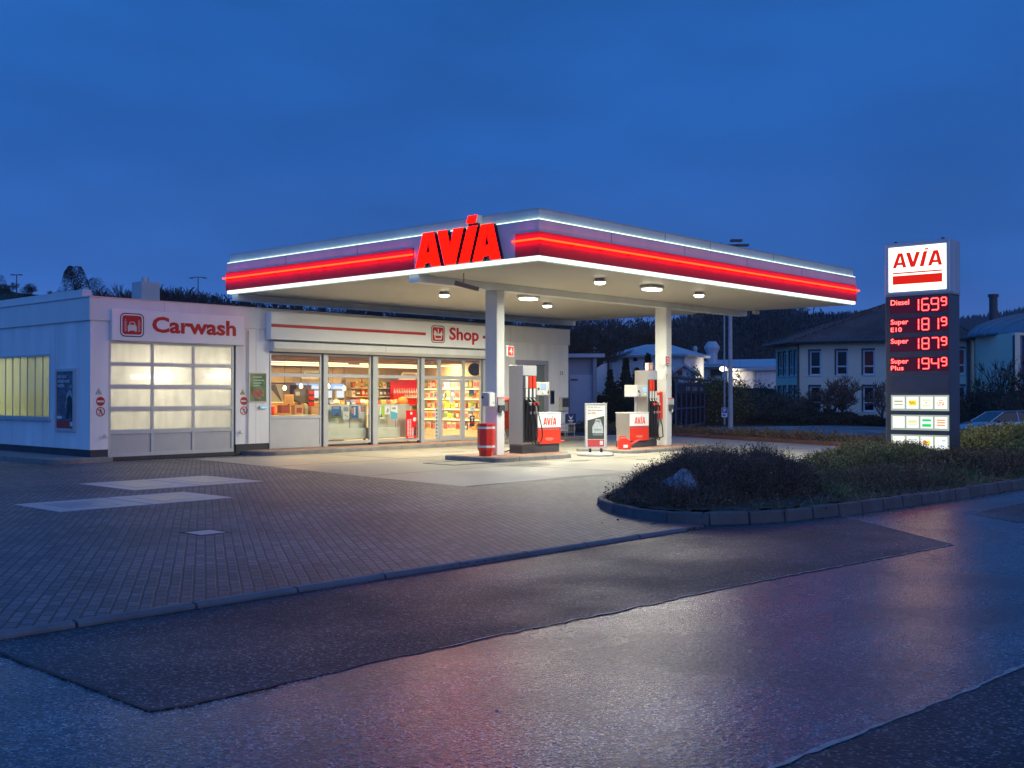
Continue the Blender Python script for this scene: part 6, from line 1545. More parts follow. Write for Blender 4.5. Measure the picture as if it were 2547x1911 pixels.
# HOUSES and workshop behind the forecourt --------------------------
def gable(name, label, uA, uB, D1, D2, ze, zr, depth, zb=-1, roof='gable_side', wins=(), mw=None, mr=None, ov=.5, cat='building', group=None):
    A = at(uA, 852, D1); B = at(uB, 852, D2); W = Wall(A, B); t = thing(name, (A.x, A.y, zb), label, cat, group); n_ = -W.F.n * depth
    b = holes_wall(W, zb, ze, wins, .25)
    for p, q in ((W.B, W.B + n_), (W.B + n_, W.A + n_), (W.A + n_, W.A)): X = Wall(p, q); b.plate(X.F, 0, X.len, zb, ze, -.25, 0)
    r = MB(); a_, b_ = W.A - W.d * ov, W.B + W.d * ov; f_, k_2 = W.F.n * ov, n_ - W.F.n * ov
    if roof == 'gable_side':      # ridge parallel to the front
        m1 = W.A + n_ * .5; m2 = W.B + n_ * .5
        for m_ in (m1, m2): pass
        b.add([(W.A.x, W.A.y, ze), ((W.A + n_).x, (W.A + n_).y, ze), (m1.x, m1.y, zr - .1)], [(0, 1, 2)]); b.add([(W.B.x, W.B.y, ze), ((W.B + n_).x, (W.B + n_).y, ze), (m2.x, m2.y, zr - .1)], [(0, 2, 1)])
        E1 = [a_ + f_, b_ + f_]; E2 = [a_ + k_2, b_ + k_2]; M_ = [m1 - W.d * ov, m2 + W.d * ov]; dz = (zr - ze) * ov / (depth / 2)
        v = [(E1[0].x, E1[0].y, ze - dz), (E1[1].x, E1[1].y, ze - dz), (M_[1].x, M_[1].y, zr), (M_[0].x, M_[0].y, zr), (E2[0].x, E2[0].y, ze - dz), (E2[1].x, E2[1].y, ze - dz)]
        r.add(v, [(0, 1, 2, 3), (3, 2, 5, 4)])
    elif roof == 'gable_front':   # gable faces the camera
        m1 = W.A + W.d * W.len * .5; m2 = m1 + n_
        b.add([(W.A.x, W.A.y, ze), (W.B.x, W.B.y, ze), (m1.x, m1.y, zr - .1)], [(0, 1, 2)])
        dz = (zr - ze) * ov / (W.len / 2); c = [a_ + f_, m1 + f_, b_ + f_, a_ + k_2, m2 + k_2 - n_, b_ + k_2]
        v = [(c[0].x, c[0].y, ze - dz), (c[1].x, c[1].y, zr), (c[2].x, c[2].y, ze - dz), (c[3].x, c[3].y, ze - dz), ((m1 + k_2).x, (m1 + k_2).y, zr), (c[5].x, c[5].y, ze - dz)]
        r.add(v, [(0, 1, 4, 3), (1, 2, 5, 4)])
    elif roof == 'hip':
        E = [a_ + f_, b_ + f_, b_ + k_2, a_ + k_2]; m1 = W.A + n_ * .5 + W.d * depth * .5; m2 = W.B + n_ * .5 - W.d * depth * .5
        r.add([(p.x, p.y, ze - .15) for p in E] + [(m1.x, m1.y, zr), (m2.x, m2.y, zr)], [(0, 1, 5, 4), (1, 2, 5), (2, 3, 4, 5), (3, 0, 4)])
    else:
        E = [a_ + f_, b_ + f_, b_ + k_2, a_ + k_2]; r.add([(E[0].x, E[0].y, ze), (E[1].x, E[1].y, ze), (E[2].x, E[2].y, zr), (E[3].x, E[3].y, zr)], [(0, 1, 2, 3)])
    b.build('wall', mw or M['far_white'], t); o = r.build('roof', mr or M['far_roof'], t); s = o.modifiers.new('solid', 'SOLIDIFY'); s.thickness = .22; s.offset = -1
    for (a0, a1, z0, z1) in wins:
        f = MB(); f.plate(W.F, a0, a1, z0, z1, -.2, -.14); fo = f.build('window', M['glass_dark'], t)
    return t, W


def zoom3(X, Y): return ((1100 + X / 3.568) / S22, (740 + Y / 3.568) / S22)
def zw(v, D): return at(1106, v, D).z


t, W = gable('workshop_hall', 'flat-roofed grey metal hall with pale door right of the station building', 1215, 1288, 64, 64, zw(765, 64), zw(768, 64) + .5, 12, roof='mono', mw=M['far_grey'])
F = W.F
MB().plate(F, W.u(1231), W.u(1280), -.8, zw(810, 64), .01, .06).build('door', M['far_grey'] if 0 else colmat('hall_door', (.56, .58, .64)), t)
MB().plate(F, W.u(1233), W.u(1248), zw(822, 64), zw(819, 64), .07, .12).build('door_rail', M['dgrey'], t)
MB().plate(F, W.u(1280.5), W.u(1289), -.8, zw(765, 64), .02, .3).build('corner_post', M['far_grey'], t)
D = 112
wz = lambda v: zw(v, D)
gable('far_house', 'white house with pale metal gable roof left, behind the grey hall', 1190, 1312, D, D + 2, wz(768), wz(745), 10, roof='gable_side', zb=-1)
t, W = gable('far_house', 'white house with broad blue-grey hipped roof behind the conifers', 1316, 1478, 106, 103, zw(765, 105), zw(743, 105), 5.4, roof='hip', zb=-1)
wins = []
for X0_, X1_ in ((1610, 1650), (1697, 1733)):
    u0, _ = zoom3(X0_, 0); u1, _ = zoom3(X1_, 0); wins.append((W.u(u0), W.u(u1)))
for a0, a1 in wins: MB().plate(W.F, a0, a1, zw(781, 105), zw(768.5, 105), .01, .05).build('window', M['glass_dark'], t)
MB().plate(W.F, W.u(1455), W.u(1462), zw(815, 105), zw(806, 105), .01, .05).build('window', M['glass_dark'], t)
t, W = gable('far_house', 'low white gabled lean-to house right of the column', 1456, 1500, 92, 92, zw(800, 92), zw(786, 92), 7, roof='gable_front', zb=-1)
MB().plate(W.F, W.u(1464), W.u(1474), zw(812, 92), zw(801.5, 92), .01, .05).build('window', M['glass_dark'], t)
t, W = gable('factory_hall', 'long low factory with pale metal roofs beyond the parking lot', 1474, 1690, 122, 118, zw(793, 120), zw(772, 120), 20, roof='gable_side', zb=-1)
for u0, u1, v0, v1 in ((1518, 1534, 797, 810), (1536, 1560, 799, 812), (1487, 1500, 803, 814)): MB().plate(W.F, W.u(u0), W.u(u1), zw(v1, 120), zw(v0, 120), .05, .12).build('loading_door', M['far_white'] if u0 == 1518 else M['plinth'], t)
MB().plate(W.F, W.u(1488), W.u(1572), zw(791, 120), zw(788.5, 120), .1, 2.2).build('awning', M['far_roof'], t)
t2, W2f = gable('factory_hall', 'white lit factory wall with lamp, right of the lamp post', 1572, 1632, 108, 107, zw(798, 108), zw(791, 108), 10, roof='mono', zb=-1)
for u0, u1, u2, v0, v1, v2, lab in ((1497, 1502, 1507, 749, 753, 762, 'small roof ventilator on the factory roof left of the pole'), (1521, 1529, 1541, 740, 753, 770, 'large roof ventilator on the factory roof right of the pole')):
    D_ = 126; k_3 = D_ / 2336; cc = at((u0 + (u2 if u0 < 1500 else 1555)) / 2, v2, D_); r_ = ((u2 if u0 < 1500 else 1555) - u0) / 2 * k_3
    t = thing('roof_ventilator', tuple(cc), lab, 'ventilator', 'ventilators on the factory roof'); h1 = zw(v0, D_) - cc.z
    MB().lathe(tuple(cc), [(r_ * .7, -1.2), (r_ * .7, h1 * .2), (r_, h1 * .55), (r_, h1 * .62), (r_ * .55, h1)], 8).build('hood', M['far_roof'], t)
    MB().lathe((cc.x, cc.y, cc.z - 1.5), [(r_ * .8, 0), (r_ * .8, .3)], 8).build('base', M['far_roof'], t)
pl = at(1562, 797, 106.8)
t = thing('wall_lamp', tuple(pl), 'bright lamp lighting the white factory wall', 'lamp')
MB().ball(tuple(pl), .34, .34, .24, 12).build('bulb', emat('factory_lamp', (1, .80, .55), 6), t); MB().tube([(pl.x, pl.y, pl.z + .2), (pl.x + .5, pl.y + .4, pl.z + .4)], .05, 6).build('arm', M['dgrey'], t)
q = area_light('factory_light', (pl.x - .6, pl.y - .5, pl.z), .5, .5, 130, (1, .85, .6), (R(60), 0, R(YAW - 90 + 160 - 0)))
q.rotation_euler = Vector((.5, .6, -.6)).to_track_quat('-Z', 'Y').to_euler()

# trolley shelter
A = at(1462, 852, 54); Bp = at(1523, 852, 61.5); W = Wall(A, Bp); t = thing('trolley_shelter', (A.x, A.y, 0), 'dark glazed trolley shelter with sloping roof beside the parking lot', 'shelter')
b = MB(); nS = 6; Ln = W.len; hL, hR = 2.45, 2.35
for i in range(nS + 1): x = Ln * i / nS; b.plate(W.F, x - .04, x + .04, .05, 2.3, -.08, 0)
for z in (.05, .95, 2.2): b.plate(W.F, 0, Ln, z, z + .07, -.07, -.005)
b.build('frame', colmat('shelter_blue', (.07, .09, .20)), t)
MB().plate(W.F, 0, Ln, .15, 1.75, -.05, -.045).build('pane', glass_mat('shelter_glass', (.55, .62, .8), 1.5, .03), t)
MB().plate(W.F, 0, Ln, 1.78, 2.2, -.05, .0).build('sign_board', colmat('shelter_board', (.03, .035, .07)), t)
c0, c1 = W.A + W.F.n * .3, W.B + W.F.n * .3; c2, c3 = W.B - W.F.n * 2.2, W.A - W.F.n * 2.2
MB().add([(p.x, p.y, z) for p, z in ((c0, 2.40), (c1, 2.40), (c2, 2.75), (c3, 2.75), (c0, 2.50), (c1, 2.50), (c2, 2.85), (c3, 2.85))], [(0, 3, 2, 1), (4, 5, 6, 7), (0, 1, 5, 4), (1, 2, 6, 5), (2, 3, 7, 6), (3, 0, 4, 7)]).build('roof', M['plinth'], t)
b = MB()
for s_, f0, f1 in (('8.90', .30, .42), ('26.60', .52, .68), ('Uhr', .80, .92)): b.text(W.F, s_, Ln * f0, Ln * f1, 1.88, 2.10, .012, .0)
b.build('lettering', M['pvc'], t)
b = MB(); 
for z in (.55, .62): b.plate(W.F, .3, Ln - .3, z + .3, z + .33, -.9, -.87)
for i in range(9): x = .4 + i * (Ln - .8) / 8; b.plate(W.F, x, x + .03, .15, 1.0, -.9, -.86)
b.build('trolley_rail', M['alu'], t)
bW = Wall(c3 - W.F.n * -.3, c2); 
b = MB(); b.plate(Frame(W.A - W.F.n * 2.1, W.d), 0, Ln, .05, 2.5, -.05, 0); b.build('rear_wall', M['plinth'], t)

# lamp post with P sign
pb = at(1578, 926, 54.5); pb.z = -.02; top = at(1578, 527, 54.5).z
t = thing('lamp_post', tuple(pb), 'tall grey lamp post behind the canopy by the parking lot', 'lamp post')
MB().cyl(tuple(pb), (pb.x, pb.y, top - .1), .13, .07, 12).build('pole', M['lgrey'], t, smooth=True)
rx_ = Vector((sy_, -cy, 0)); fx_ = Vector((cy, sy_, 0))
MB().tube([tuple(pb + rx_ * -.55 + Vector((0, 0, top - .05))), tuple(pb + rx_ * .5 + Vector((0, 0, top - .05)))], .05, 8).build('cross_arm', M['dgrey'], t)
for s_, off_, dz_ in ((-1, -.72, 0), (1, .62, -.05), (.3, .3, .18)):
    c = pb + rx_ * off_; MB().add([tuple(c + rx_ * a * .28 + fx_ * b * .16 + Vector((0, 0, top + dz_ + z))) for a in (-1, 1) for b in (-1, 1) for z in (-.05, .05)], [(0, 1, 3, 2), (4, 6, 7, 5), (0, 4, 5, 1), (2, 3, 7, 6), (0, 2, 6, 4), (1, 5, 7, 3)]).build('lamp_head', M['dgrey'], t)
p2 = at(1565, 905, 60); p2.z = 0
t = thing('flag_pole', tuple(p2), 'thin grey pole just left of the tall lamp post', 'pole'); MB().cyl(tuple(p2), (p2.x, p2.y, 8.6), .05, .035, 8).build('pole', M['lgrey'], t); MB().ball((p2.x, p2.y, 8.62), .07).build('cap', M['dgrey'], t)
ps = at(1565, 890, 54.2)
t = thing('parking_sign', tuple(ps), 'blue and white parking sign on the lamp post', 'sign'); Fp = Frame(ps, rx_)
MB().plate(Fp, -.14, .14, -.26, .20, -.03, 0).build('plate', M['pvc'], t); MB().plate(Fp, -.12, .12, -.06, .18, 0, .01).build('blue_field', colmat('sign_blue', (.01, .06, .35)), t)
MB().text(Fp, 'P', -.05, .06, -.03, .15, .013, .03).build('letter', M['pvc'], t); MB().plate(Fp, -.09, .05, -.20, -.12, .0, .01).build('symbol', colmat('sign_blue', (.01, .06, .35)), t)
MB().tube([tuple(Fp.p(.14, .05, -.02)), tuple(Fp.p(.42, .05, -.02))], .02, 6).build('clamp', M['lgrey'], t)
# advertising hoarding behind the yellow bush
A = at(1496, 852, 80); Bq = at(1556, 852, 79); W = Wall(A, Bq); t = thing('billboard', tuple(A), 'framed billboard half hidden behind the yellow shrub', 'billboard')
MB().plate(W.F, 0, W.len, zw(848, 80), zw(831, 80), -.1, 0).build('board', M['plinth'], t); MB().plate(W.F, W.len * .6, W.len - .1, zw(847, 80), zw(832, 80), .0, .02).build('poster', M['far_roof'], t)
f = MB(); f.plate(W.F, 0, W.len, zw(831, 80), zw(829.5, 80), -.1, .05); f.plate(W.F, W.len - .08, W.len, -.5, zw(831, 80), -.2, .05); f.plate(W.F, 0, .08, -.5, zw(831, 80), -.2, .05); f.build('frame', M['lgrey'], t)


# --- trees -------------------------------------------------------
def bare_tree(seed, h, spread=.5, levels=5, thick=.018, up=.3, twig_r=.012, trunk_frac=.28):
    r_ = random.Random(seed); tr = MB(); cr_ = MB()

    def grow(p, d, l, r0, lev, mb):
        n = 3 if lev < 2 else 2; r1 = max(twig_r * .6, r0 * .72)
        for k in range(n):
            d2 = (d + Vector((r_.gauss(0, .13), r_.gauss(0, .13), r_.gauss(.04, .06)))).normalized(); p2 = p + d2 * (l / n); rr = r0 + (r1 - r0) * (k + 1) / n
            mb.cyl(p, p2, r0 + (r1 - r0) * k / n, rr, 6 if lev == 0 else (4 if lev < 3 else 3), cap=False); p, d = p2, d2
            if lev < levels and (k > 0 or lev > 0):
                for _ in range(1 if lev < 2 else r_.choice((1, 2))):
                    a = r_.uniform(0, 2 * PI); o_ = d.orthogonal().normalized(); o_ = Matrix.Rotation(a, 3, d) @ o_
                    nd = (d * (1 - spread * .5) + o_ * spread * r_.uniform(.7, 1.3) + Vector((0, 0, up))).normalized()
                    grow(p, nd, l * r_.uniform(.55, .80), max(twig_r, rr * .6), lev + 1, cr_)
        if lev < levels:
            for _ in range(2):
                nd = (d + Vector((r_.gauss(0, spread * .8), r_.gauss(0, spread * .8), up * .6))).normalized(); grow(p, nd, l * .7, max(twig_r, r1), lev + 1, cr_)
    grow(Vector((0, 0, 0)), Vector((0, 0, 1)), h * trunk_frac * 1.2, h * thick, 0, tr)
    zmax = max(v[2] for v in cr_.v); k = h / zmax
    for mb in (tr, cr_): mb.v = [(a * k, b * k, c * k) for a, b, c in mb.v]
    return tr, cr_


def tree_proto(name, seed, h, label, cat='tree', group=None, mcrown=None, **kw):
    tr, cr_ = bare_tree(seed, h, **kw); t = thing(name, (0, 0, 0), label, cat, group)
    tr.build('trunk', M['bark'], t, local=True); cr_.build('crown', mcrown or M['bark'], t, local=True)
    return t


TG = 'bare trees in the wooded bank behind the station'
LBL = 'bare tree in the wooded bank behind the station'
protos = [tree_proto('bare_tree', 11, 8.0, LBL, group=TG, levels=5, spread=.62, twig_r=.017), tree_proto('bare_tree', 12, 7.5, LBL, group=TG, levels=5, spread=.75, twig_r=.016), tree_proto('bare_tree', 13, 9.0, LBL, group=TG, levels=5, spread=.5, twig_r=.017)]
first = [True] * 3
def put_tree(k, u, vtop, D, label=None, group=TG, zb=-.5, wide=1.0):
    p = at(u, vtop, D); h = p.z - zb; t = protos[k]; H = (8.0, 7.5, 9.0)[k]
    if first[k]:
        first[k] = False; t.location = (p.x, p.y, zb); t.scale = (h / H * wide, h / H * wide, h / H); o = t
    else: o = dup(t, (p.x, p.y, zb), rng.uniform(0, 6.28), None, (h / H * wide, h / H * wide, h / H))
    if label: o['label'] = label; 
    if group: o['group'] = group
    elif 'group' in o: del o['group']
    return o


# skyline between roof and canopy
for u, v, D, k, wd in ((447, 655, 58, 0, 1.1), (470, 640, 62, 1, 1.2), (498, 636, 60, 0, 1.2), (523, 645, 62, 1, 1.3), (548, 640, 60, 2, 1.2), (572, 648, 61, 1, 1.3), (600, 652, 60, 0, 1.3), (628, 655, 60, 1, 1.3), (655, 660, 60, 2, 1.3), (684, 658, 61, 0, 1.2), (710, 660, 62, 1, 1.3), (742, 655, 60, 2, 1.3), (775, 652, 60, 0, 1.3), (808, 655, 60, 1, 1.3), (838, 660, 60, 2, 1.3), (868, 660, 60, 0, 1.3), (902, 662, 60, 1, 1.3), (935, 660, 60, 2, 1.3), (970, 668, 60, 0, 1.3), (1003, 668, 60, 1, 1.3), (1035, 670, 60, 0, 1.3), (1070, 672, 62, 2, 1.3), (1105, 680, 88, 1, 1.3), (1140, 684, 92, 0, 1.3), (1175, 690, 96, 2, 1.3), (1210, 692, 96, 1, 1.3), (1245, 690, 100, 0, 1.3)):
    _cnt['wb'] = _cnt.get('wb', -1) + 1; put_tree(k, u, v, D, 'bare tree in the wooded bank behind the station, %s from the left' % ORD[_cnt['wb']], TG, wide=wd)
put_tree(1, 1300, 688, 135, 'wide bare tree against the dusk sky between the house and the station', None, wide=1.6)
put_tree(0, 1345, 694, 138, 'large bare tree behind the hipped house left of the column', None, wide=1.9)
put_tree(2, 1392, 690, 140, 'bare tree just left of the right canopy column', None, wide=1.7)
put_tree(0, 1258, 700, 130, 'bare tree beyond the right corner of the station roof', None, wide=1.6)
# wooded bank as one mass below the twigs (far-off wood)
def woodmass(name, pts, n, size, m, label, depth=10):
    V = []; 
    for i in range(n):
        f_ = rng.random() * (len(pts) - 1); a = int(f_); fr_ = f_ - a; (u0, v0, D0), (u1, v1, D1) = pts[a], pts[min(a + 1, len(pts) - 1)]
        u = u0 + (u1 - u0) * fr_; v = v0 + (v1 - v0) * fr_; D_ = D0 + (D1 - D0) * fr_ + rng.random() * depth; zt = at(u, v, D0 + (D1 - D0) * fr_).z
        p = at(u, v, D_); V.append((p.x, p.y, -1 + (zt + 1) * rng.random() ** .6 * (1 + .10 * math.sin(u * .11) + .08 * math.sin(u * .31))))
    P = np.array(V); q = leaves(P, nr.normal(size=(n, 3)) + np.array([0, 0, 1.2]), size, .18); o = raw_mesh(name, q, 4, m); return tag(o, label, 'wood', kind='stuff')


woodmass('brushwood', [(430, 690, 62), (700, 690, 62), (1000, 700, 62), (1090, 704, 78), (1230, 712, 105)], 26000, .55, M['bark'], 'dense dark brushwood of the wooded bank behind the station')
woodmass('brushwood', [(1250, 722, 128), (1330, 728, 138), (1440, 722, 138)], 9000, .9, M['bark'], 'dark wood behind the white houses')
# left skyline trees: on a low rise
hl = MB()
hp_ = [(-60, 608, 210), (0, 623, 200), (40, 633, 190), (110, 640, 185), (200, 665, 180), (300, 700, 180)]
for u, v, D_ in hp_:
    p = at(u, v, D_); b0 = at(u, v, D_ - 60); hl.v += [(b0.x, b0.y, -1), (p.x, p.y, p.z), (at(u, v, D_ + 60).x, at(u, v, D_ + 60).y, p.z * .6)]
for i in range(len(hp_) - 1):
    for k in range(2): a = i * 3 + k; hl.f.append((a, a + 3, a + 4, a + 1))
tag(hl.build('hill', mat('meadow', (.035, .06, .028), .95, var=.3, scale=.05), smooth=True), kind='structure')


def leafy_tree(name, u, vt, vb, D_, wpx, n, label, m=None, cone=False):
    p = at(u, vt, D_); pb_ = at(u, vb, D_); h = p.z - pb_.z; rx = wpx / 2 * D_ / 2336; t = thing(name, tuple(pb_), label, 'tree')
    P = []
    clumps = [(rng.gauss(0, .42), rng.gauss(0, .42), rng.uniform(.25, .95)) for _ in range(26)]
    for i in range(n):
        if cone: f_ = rng.random() ** .7; a = rng.uniform(0, 2 * PI); r_ = rx * (1 - f_) ** .8 * (1 - .5 * rng.random() ** 2) * (.75 + .25 * math.sin(f_ * 40 + a * 2)); P.append((pb_.x + r_ * math.cos(a), pb_.y + r_ * math.sin(a), pb_.z + h * (.04 + .96 * f_)))
        else:
            cx, c_y, cz = clumps[i % 26]; s = .20; x = cx + rng.gauss(0, s); y = c_y + rng.gauss(0, s); z = cz + rng.gauss(0, .09); lim = math.sin(min(1, max(0.02, 1.08 - z)) * PI * .5) ** .5 if z > .3 else .95
            r_ = math.hypot(x, y)
            if r_ > lim: x *= lim / r_; y *= lim / r_
            P.append((pb_.x + x * rx, pb_.y + y * rx, pb_.z + min(z, 1.0) * h))
    P = np.array(P); raw_mesh('crown', leaves(P, nr.normal(size=(n, 3)) + (np.array([0, 0, -.6]) if cone else 0), (.028 if not cone else .05) * h, .35), 4, m or M['bark'], t)
    b = MB(); b.cyl(tuple(pb_), (pb_.x, pb_.y, pb_.z + h * .55), h * .03, h * .012, 7)
    for _ in range(7): a = rng.uniform(0, 6.28); b.cyl((pb_.x, pb_.y, pb_.z + h * rng.uniform(.2, .45)), (pb_.x + rx * .6 * math.cos(a), pb_.y + rx * .6 * math.sin(a), pb_.z + h * rng.uniform(.5, .8)), h * .014, h * .005, 5)
    b.build('trunk', M['bark'], t); return t


leafy_tree('dense_tree', 161, 577, 660, 150, 62, 5200, 'tall rounded dense dark tree behind the left end of the station')
leafy_tree('dense_tree', 208, 602, 660, 150, 56, 3000, 'lower broad dark tree right of the tall rounded tree')
leafy_tree('dense_tree', 135, 620, 660, 150, 30, 1200, 'small dark tree left of the tall rounded tree')
leafy_tree('dense_tree', 2, 596, 640, 190, 24, 1400, 'dark tree cut by the left edge of the photo')
for u, v, D_, lab in ((30, 610, 188, 'small bare tree on the hill behind the left street lamp'), (69, 612, 186, 'small round bare tree alone on the hill crest'), (108, 628, 184, 'tiny bare bush on the hill crest')): put_tree(1, u, v, D_, lab, None, zb=at(u, 640, D_).z - 1, wide=1.3)
for u, v, D_, k, wd in ((232, 624, 140, 0, 1.6), (248, 611, 140, 2, 1.0), (265, 628, 140, 1, 1.3), (287, 634, 140, 0, 1.5), (300, 628, 138, 2, 1.0)): put_tree(k, u, v, D_, '%s bare tree from the left on the skyline left of the chimney' % ORD[[232, 248, 265, 287, 300].index(u)], 'bare trees on the skyline left of the chimney', zb=2, wide=wd)
for u, v, D_, k, wd in ((352, 612, 90, 0, 1.0), (368, 616, 90, 2, .9), (385, 622, 92, 1, 1.3), (405, 618, 92, 0, 1.5), (422, 630, 92, 1, 1.5)): put_tree(k, u, v, D_, '%s bare tree from the left on the skyline right of the chimney' % ORD[[352, 368, 385, 405, 422].index(u)], 'bare trees on the skyline right of the chimney', zb=0, wide=wd)
for u, v0, v1, D_, wd, lab in ((36, 594, 640, 160, 9, 'double-armed street lamp on the hill at the far left'), (428, 599, 690, 80, 22, 'double-armed street lamp behind the station, left of the canopy')):
    pt = at(u, v0, D_); b0 = at(u, v1, D_); t = thing('street_lamp', (pt.x, pt.y, b0.z), lab, 'street lamp', 'double-armed street lamps behind the station'); k = D_ / 2336
    MB().cyl((pt.x, pt.y, b0.z), tuple(pt), 1.3 * k, .9 * k, 8).build('pole', M['dgrey'], t)
    MB().tube([tuple(pt - rx_ * wd * .5 * k), tuple(pt + rx_ * wd * .5 * k)], .7 * k, 6).build('arm', M['dgrey'], t)
    for s_ in (-1, 1):
        c = pt + rx_ * s_ * (wd * .5 + 3) * k - Vector((0, 0, 1.8 * k if wd > 10 else 0)); w_ = 4.2 * k; MB().box(c.x - w_ * .8, c.x + w_ * .8, c.y - w_ * .6, c.y + w_ * .6, c.z - .9 * k, c.z + .9 * k).build('lamp_head', M['dgrey'], t)

# dark conifers
for u, vt, wd, D_, lab in ((1318, 800, 40, 74, 'dark conifer nearest the grey hall'), (1352, 776, 34, 70, 'tall dark conifer with a thin tip in front of the hipped house'), (1375, 797, 46, 66, 'broad dark conifer in the middle of the group'), (1400, 768, 42, 70, 'tall dark conifer just left of the right canopy column'), (1425, 790, 50, 66, 'dark conifer behind the right canopy column'), (1448, 800, 30, 66, 'dark conifer right of the right canopy column')):
    leafy_tree('conifer', u, vt, 905, D_, wd, 4200, lab, M['spruce'], True)
bushcloud('evergreen_shrub', tuple(at(1385, 905, 66)), 3.4, 1.6, 2.4, 9000, .16, M['spruce'], 'dark evergreen thicket under the conifers', rz=R(-45), mcore=M['spruce'])
bushcloud('forsythia', tuple(at(1540, 912, 64)), 2.6, 1.4, 2.7, 7000, .12, M['yellow'], 'yellow flowering forsythia beside the trolley shelter', rz=R(-45), up=.8)
for u, vb, D_, rx, h, lab in ((1600, 905, 68, 4.0, 1.6, 'dark hedge shrubs right of the lamp post'), (1655, 905, 70, 3.6, 1.7, 'dark shrubs at the left end of the office'), (1480, 890, 76, 3.6, 2.2, 'dark shrubs behind the trolley shelter'), (1560, 880, 84, 6.0, 1.7, 'dark hedge below the factory'), (1620, 880, 88, 6.0, 1.7, 'dark thicket between factory and office')):
    bushcloud('dark_shrub', tuple(at(u, vb, D_)), rx, 1.4, h, 5000, .13, M['foliage'], lab, rz=R(-45))
A1_, B1_ = at(1500, 908, 66), at(1935, 915, 62)
c = (A1_ + B1_) / 2; c.z = -.2; dd_ = B1_ - A1_
bushcloud('clipped_hedge', tuple(c), dd_.length / 2 + 1, .9, .85, 26000, .09, M['foliage'], 'long low dark hedge along the parking lot in front of the office', 'hedge', None, rz=math.atan2(dd_.y, dd_.x), tw=1500, power=.25)
# bare shrubs before the office
SG = [tree_proto('bare_shrub', 31, 3.2, 'leafless shrub before the office, in front of the second ground floor window', levels=4, spread=.95, twig_r=.011, trunk_frac=.18, mcrown=M['twig'])]
pz = at(1800, 905, 63); SG[0].location = (pz.x, pz.y, -.3)
for u, D_, s_, lab in ((1818, 63.5, .85, 'leafless shrub before the office, between second and third ground floor windows'), (1775, 64, .75, 'leafless shrub before the office, below the first ground floor window'), (1905, 64, .95, 'leafless shrub just left of the pylon before the office'), (1925, 62, .8, 'leafless low shrub at the left edge of the pylon'), (1745, 66, .55, 'small leafless shrub at the left corner of the office'), (1700, 68, .6, 'small leafless shrub left of the office corner')):
    q = at(u, 905, D_); dup(SG[0], (q.x, q.y, -.3), rng.uniform(0, 6), lab, s_)
t = tree_proto('young_tree', 41, 4.6, 'slim leafless young tree before the annex wall', levels=3, spread=.45, twig_r=.018, thick=.009); q = at(2150, 900, 66); t.location = (q.x, q.y, -.8)
for u, D_, rx, h, lab, m_ in ((2105, 60, 2.6, 2.3, 'dark green shrub left of the car', M['foliage']), (2150, 62, 2.6, 2.2, 'olive shrub behind the parked car', M['foliage']), (2195, 60, 2.8, 2.4, 'dark shrub behind the rear of the car', M['foliage']), (2235, 56, 2.8, 2.8, 'dark shrub under the glazed bay at the right edge', M['foliage'])):
    c = at(u, 900, D_); c.z = -.7; bushcloud('dark_shrub', tuple(c), rx, 1.2, h + .5, 5500, .12, m_, lab, rz=R(-60), tw=900)

# parked car --------------------------------------------------------
cpos = at(2160, 900, 53); gz_ = terr(cpos.x, cpos.y) + .05
ztop = at(2150, 888, 53).z; car = thing('parked_car', (cpos.x, cpos.y, ztop - 1.46), 'pale blue-grey hatchback parked behind the hedge at the right', 'car', rz=R(YAW - 16.9 - 33 + 180 - 30))
# local: x forward, y left
def carsec(x, w0, zb, zs, wr, zr): return [(x, -w0, zb), (x, -w0 * 1.0, (zb + zs) / 2), (x, -w0 * .96, zs), (x, -wr, zr), (x, wr, zr), (x, w0 * .96, zs), (x, w0, (zb + zs) / 2), (x, w0, zb)]
secs = [carsec(2.05, .62, .30, .62, .50, .64), carsec(1.95, .80, .25, .74, .66, .77), carsec(1.2, .87, .22, .90, .74, .96), carsec(.85, .88, .22, .95, .78, 1.0), carsec(.0, .88, .22, .97, .80, 1.01), carsec(-1.2, .88, .22, .98, .80, 1.03), carsec(-1.85, .86, .24, .98, .74, 1.02), carsec(-2.0, .78, .30, .90, .66, .94)]
b = MB(); k = 8
for s_ in secs: b.v += s_
for i in range(len(secs) - 1):
    for j in range(8): b.f.append((i * 8 + j, i * 8 + (j + 1) % 8, (i + 1) * 8 + (j + 1) % 8, (i + 1) * 8 + j))
b.f += [tuple(range(8)), tuple(range(56, 64))[::-1]]
b.build('body', M['carpaint'], car, smooth=True, local=True, bevel=.03, seg=2)
cab = [(.95, .72, 1.0), (.25, .60, 1.40), (-.5, .60, 1.46), (-1.35, .57, 1.40), (-1.90, .66, 1.0)]
b = MB(); rl = [(x, -w_, z) for x, w_, z in cab[1:4]] + [(x, w_, z) for x, w_, z in cab[1:4]][::-1]
b.add([(x, y, z) for x, y, z in rl] + [(x, y, z + .035) for x, y, z in rl], [(0, 1, 2, 3, 4, 5)[::-1], (6, 7, 8, 9, 10, 11)] + [(i, (i + 1) % 6, (i + 1) % 6 + 6, i + 6) for i in range(6)]); b.build('roof', M['carpaint'], car, local=True, bevel=.02)
wsg = glass_mat('car_glass', (.30, .36, .42), 1.7, .03, 1.6)
MB().quad((.95, -.70, 1.0), (.95, .70, 1.0), (.27, .58, 1.41), (.27, -.58, 1.41)).build('windscreen', wsg, car, local=True)
MB().quad((-1.90, -.64, 1.0), (-1.90, .64, 1.0), (-1.37, .56, 1.41), (-1.37, -.56, 1.41)).build('rear_window', wsg, car, local=True)
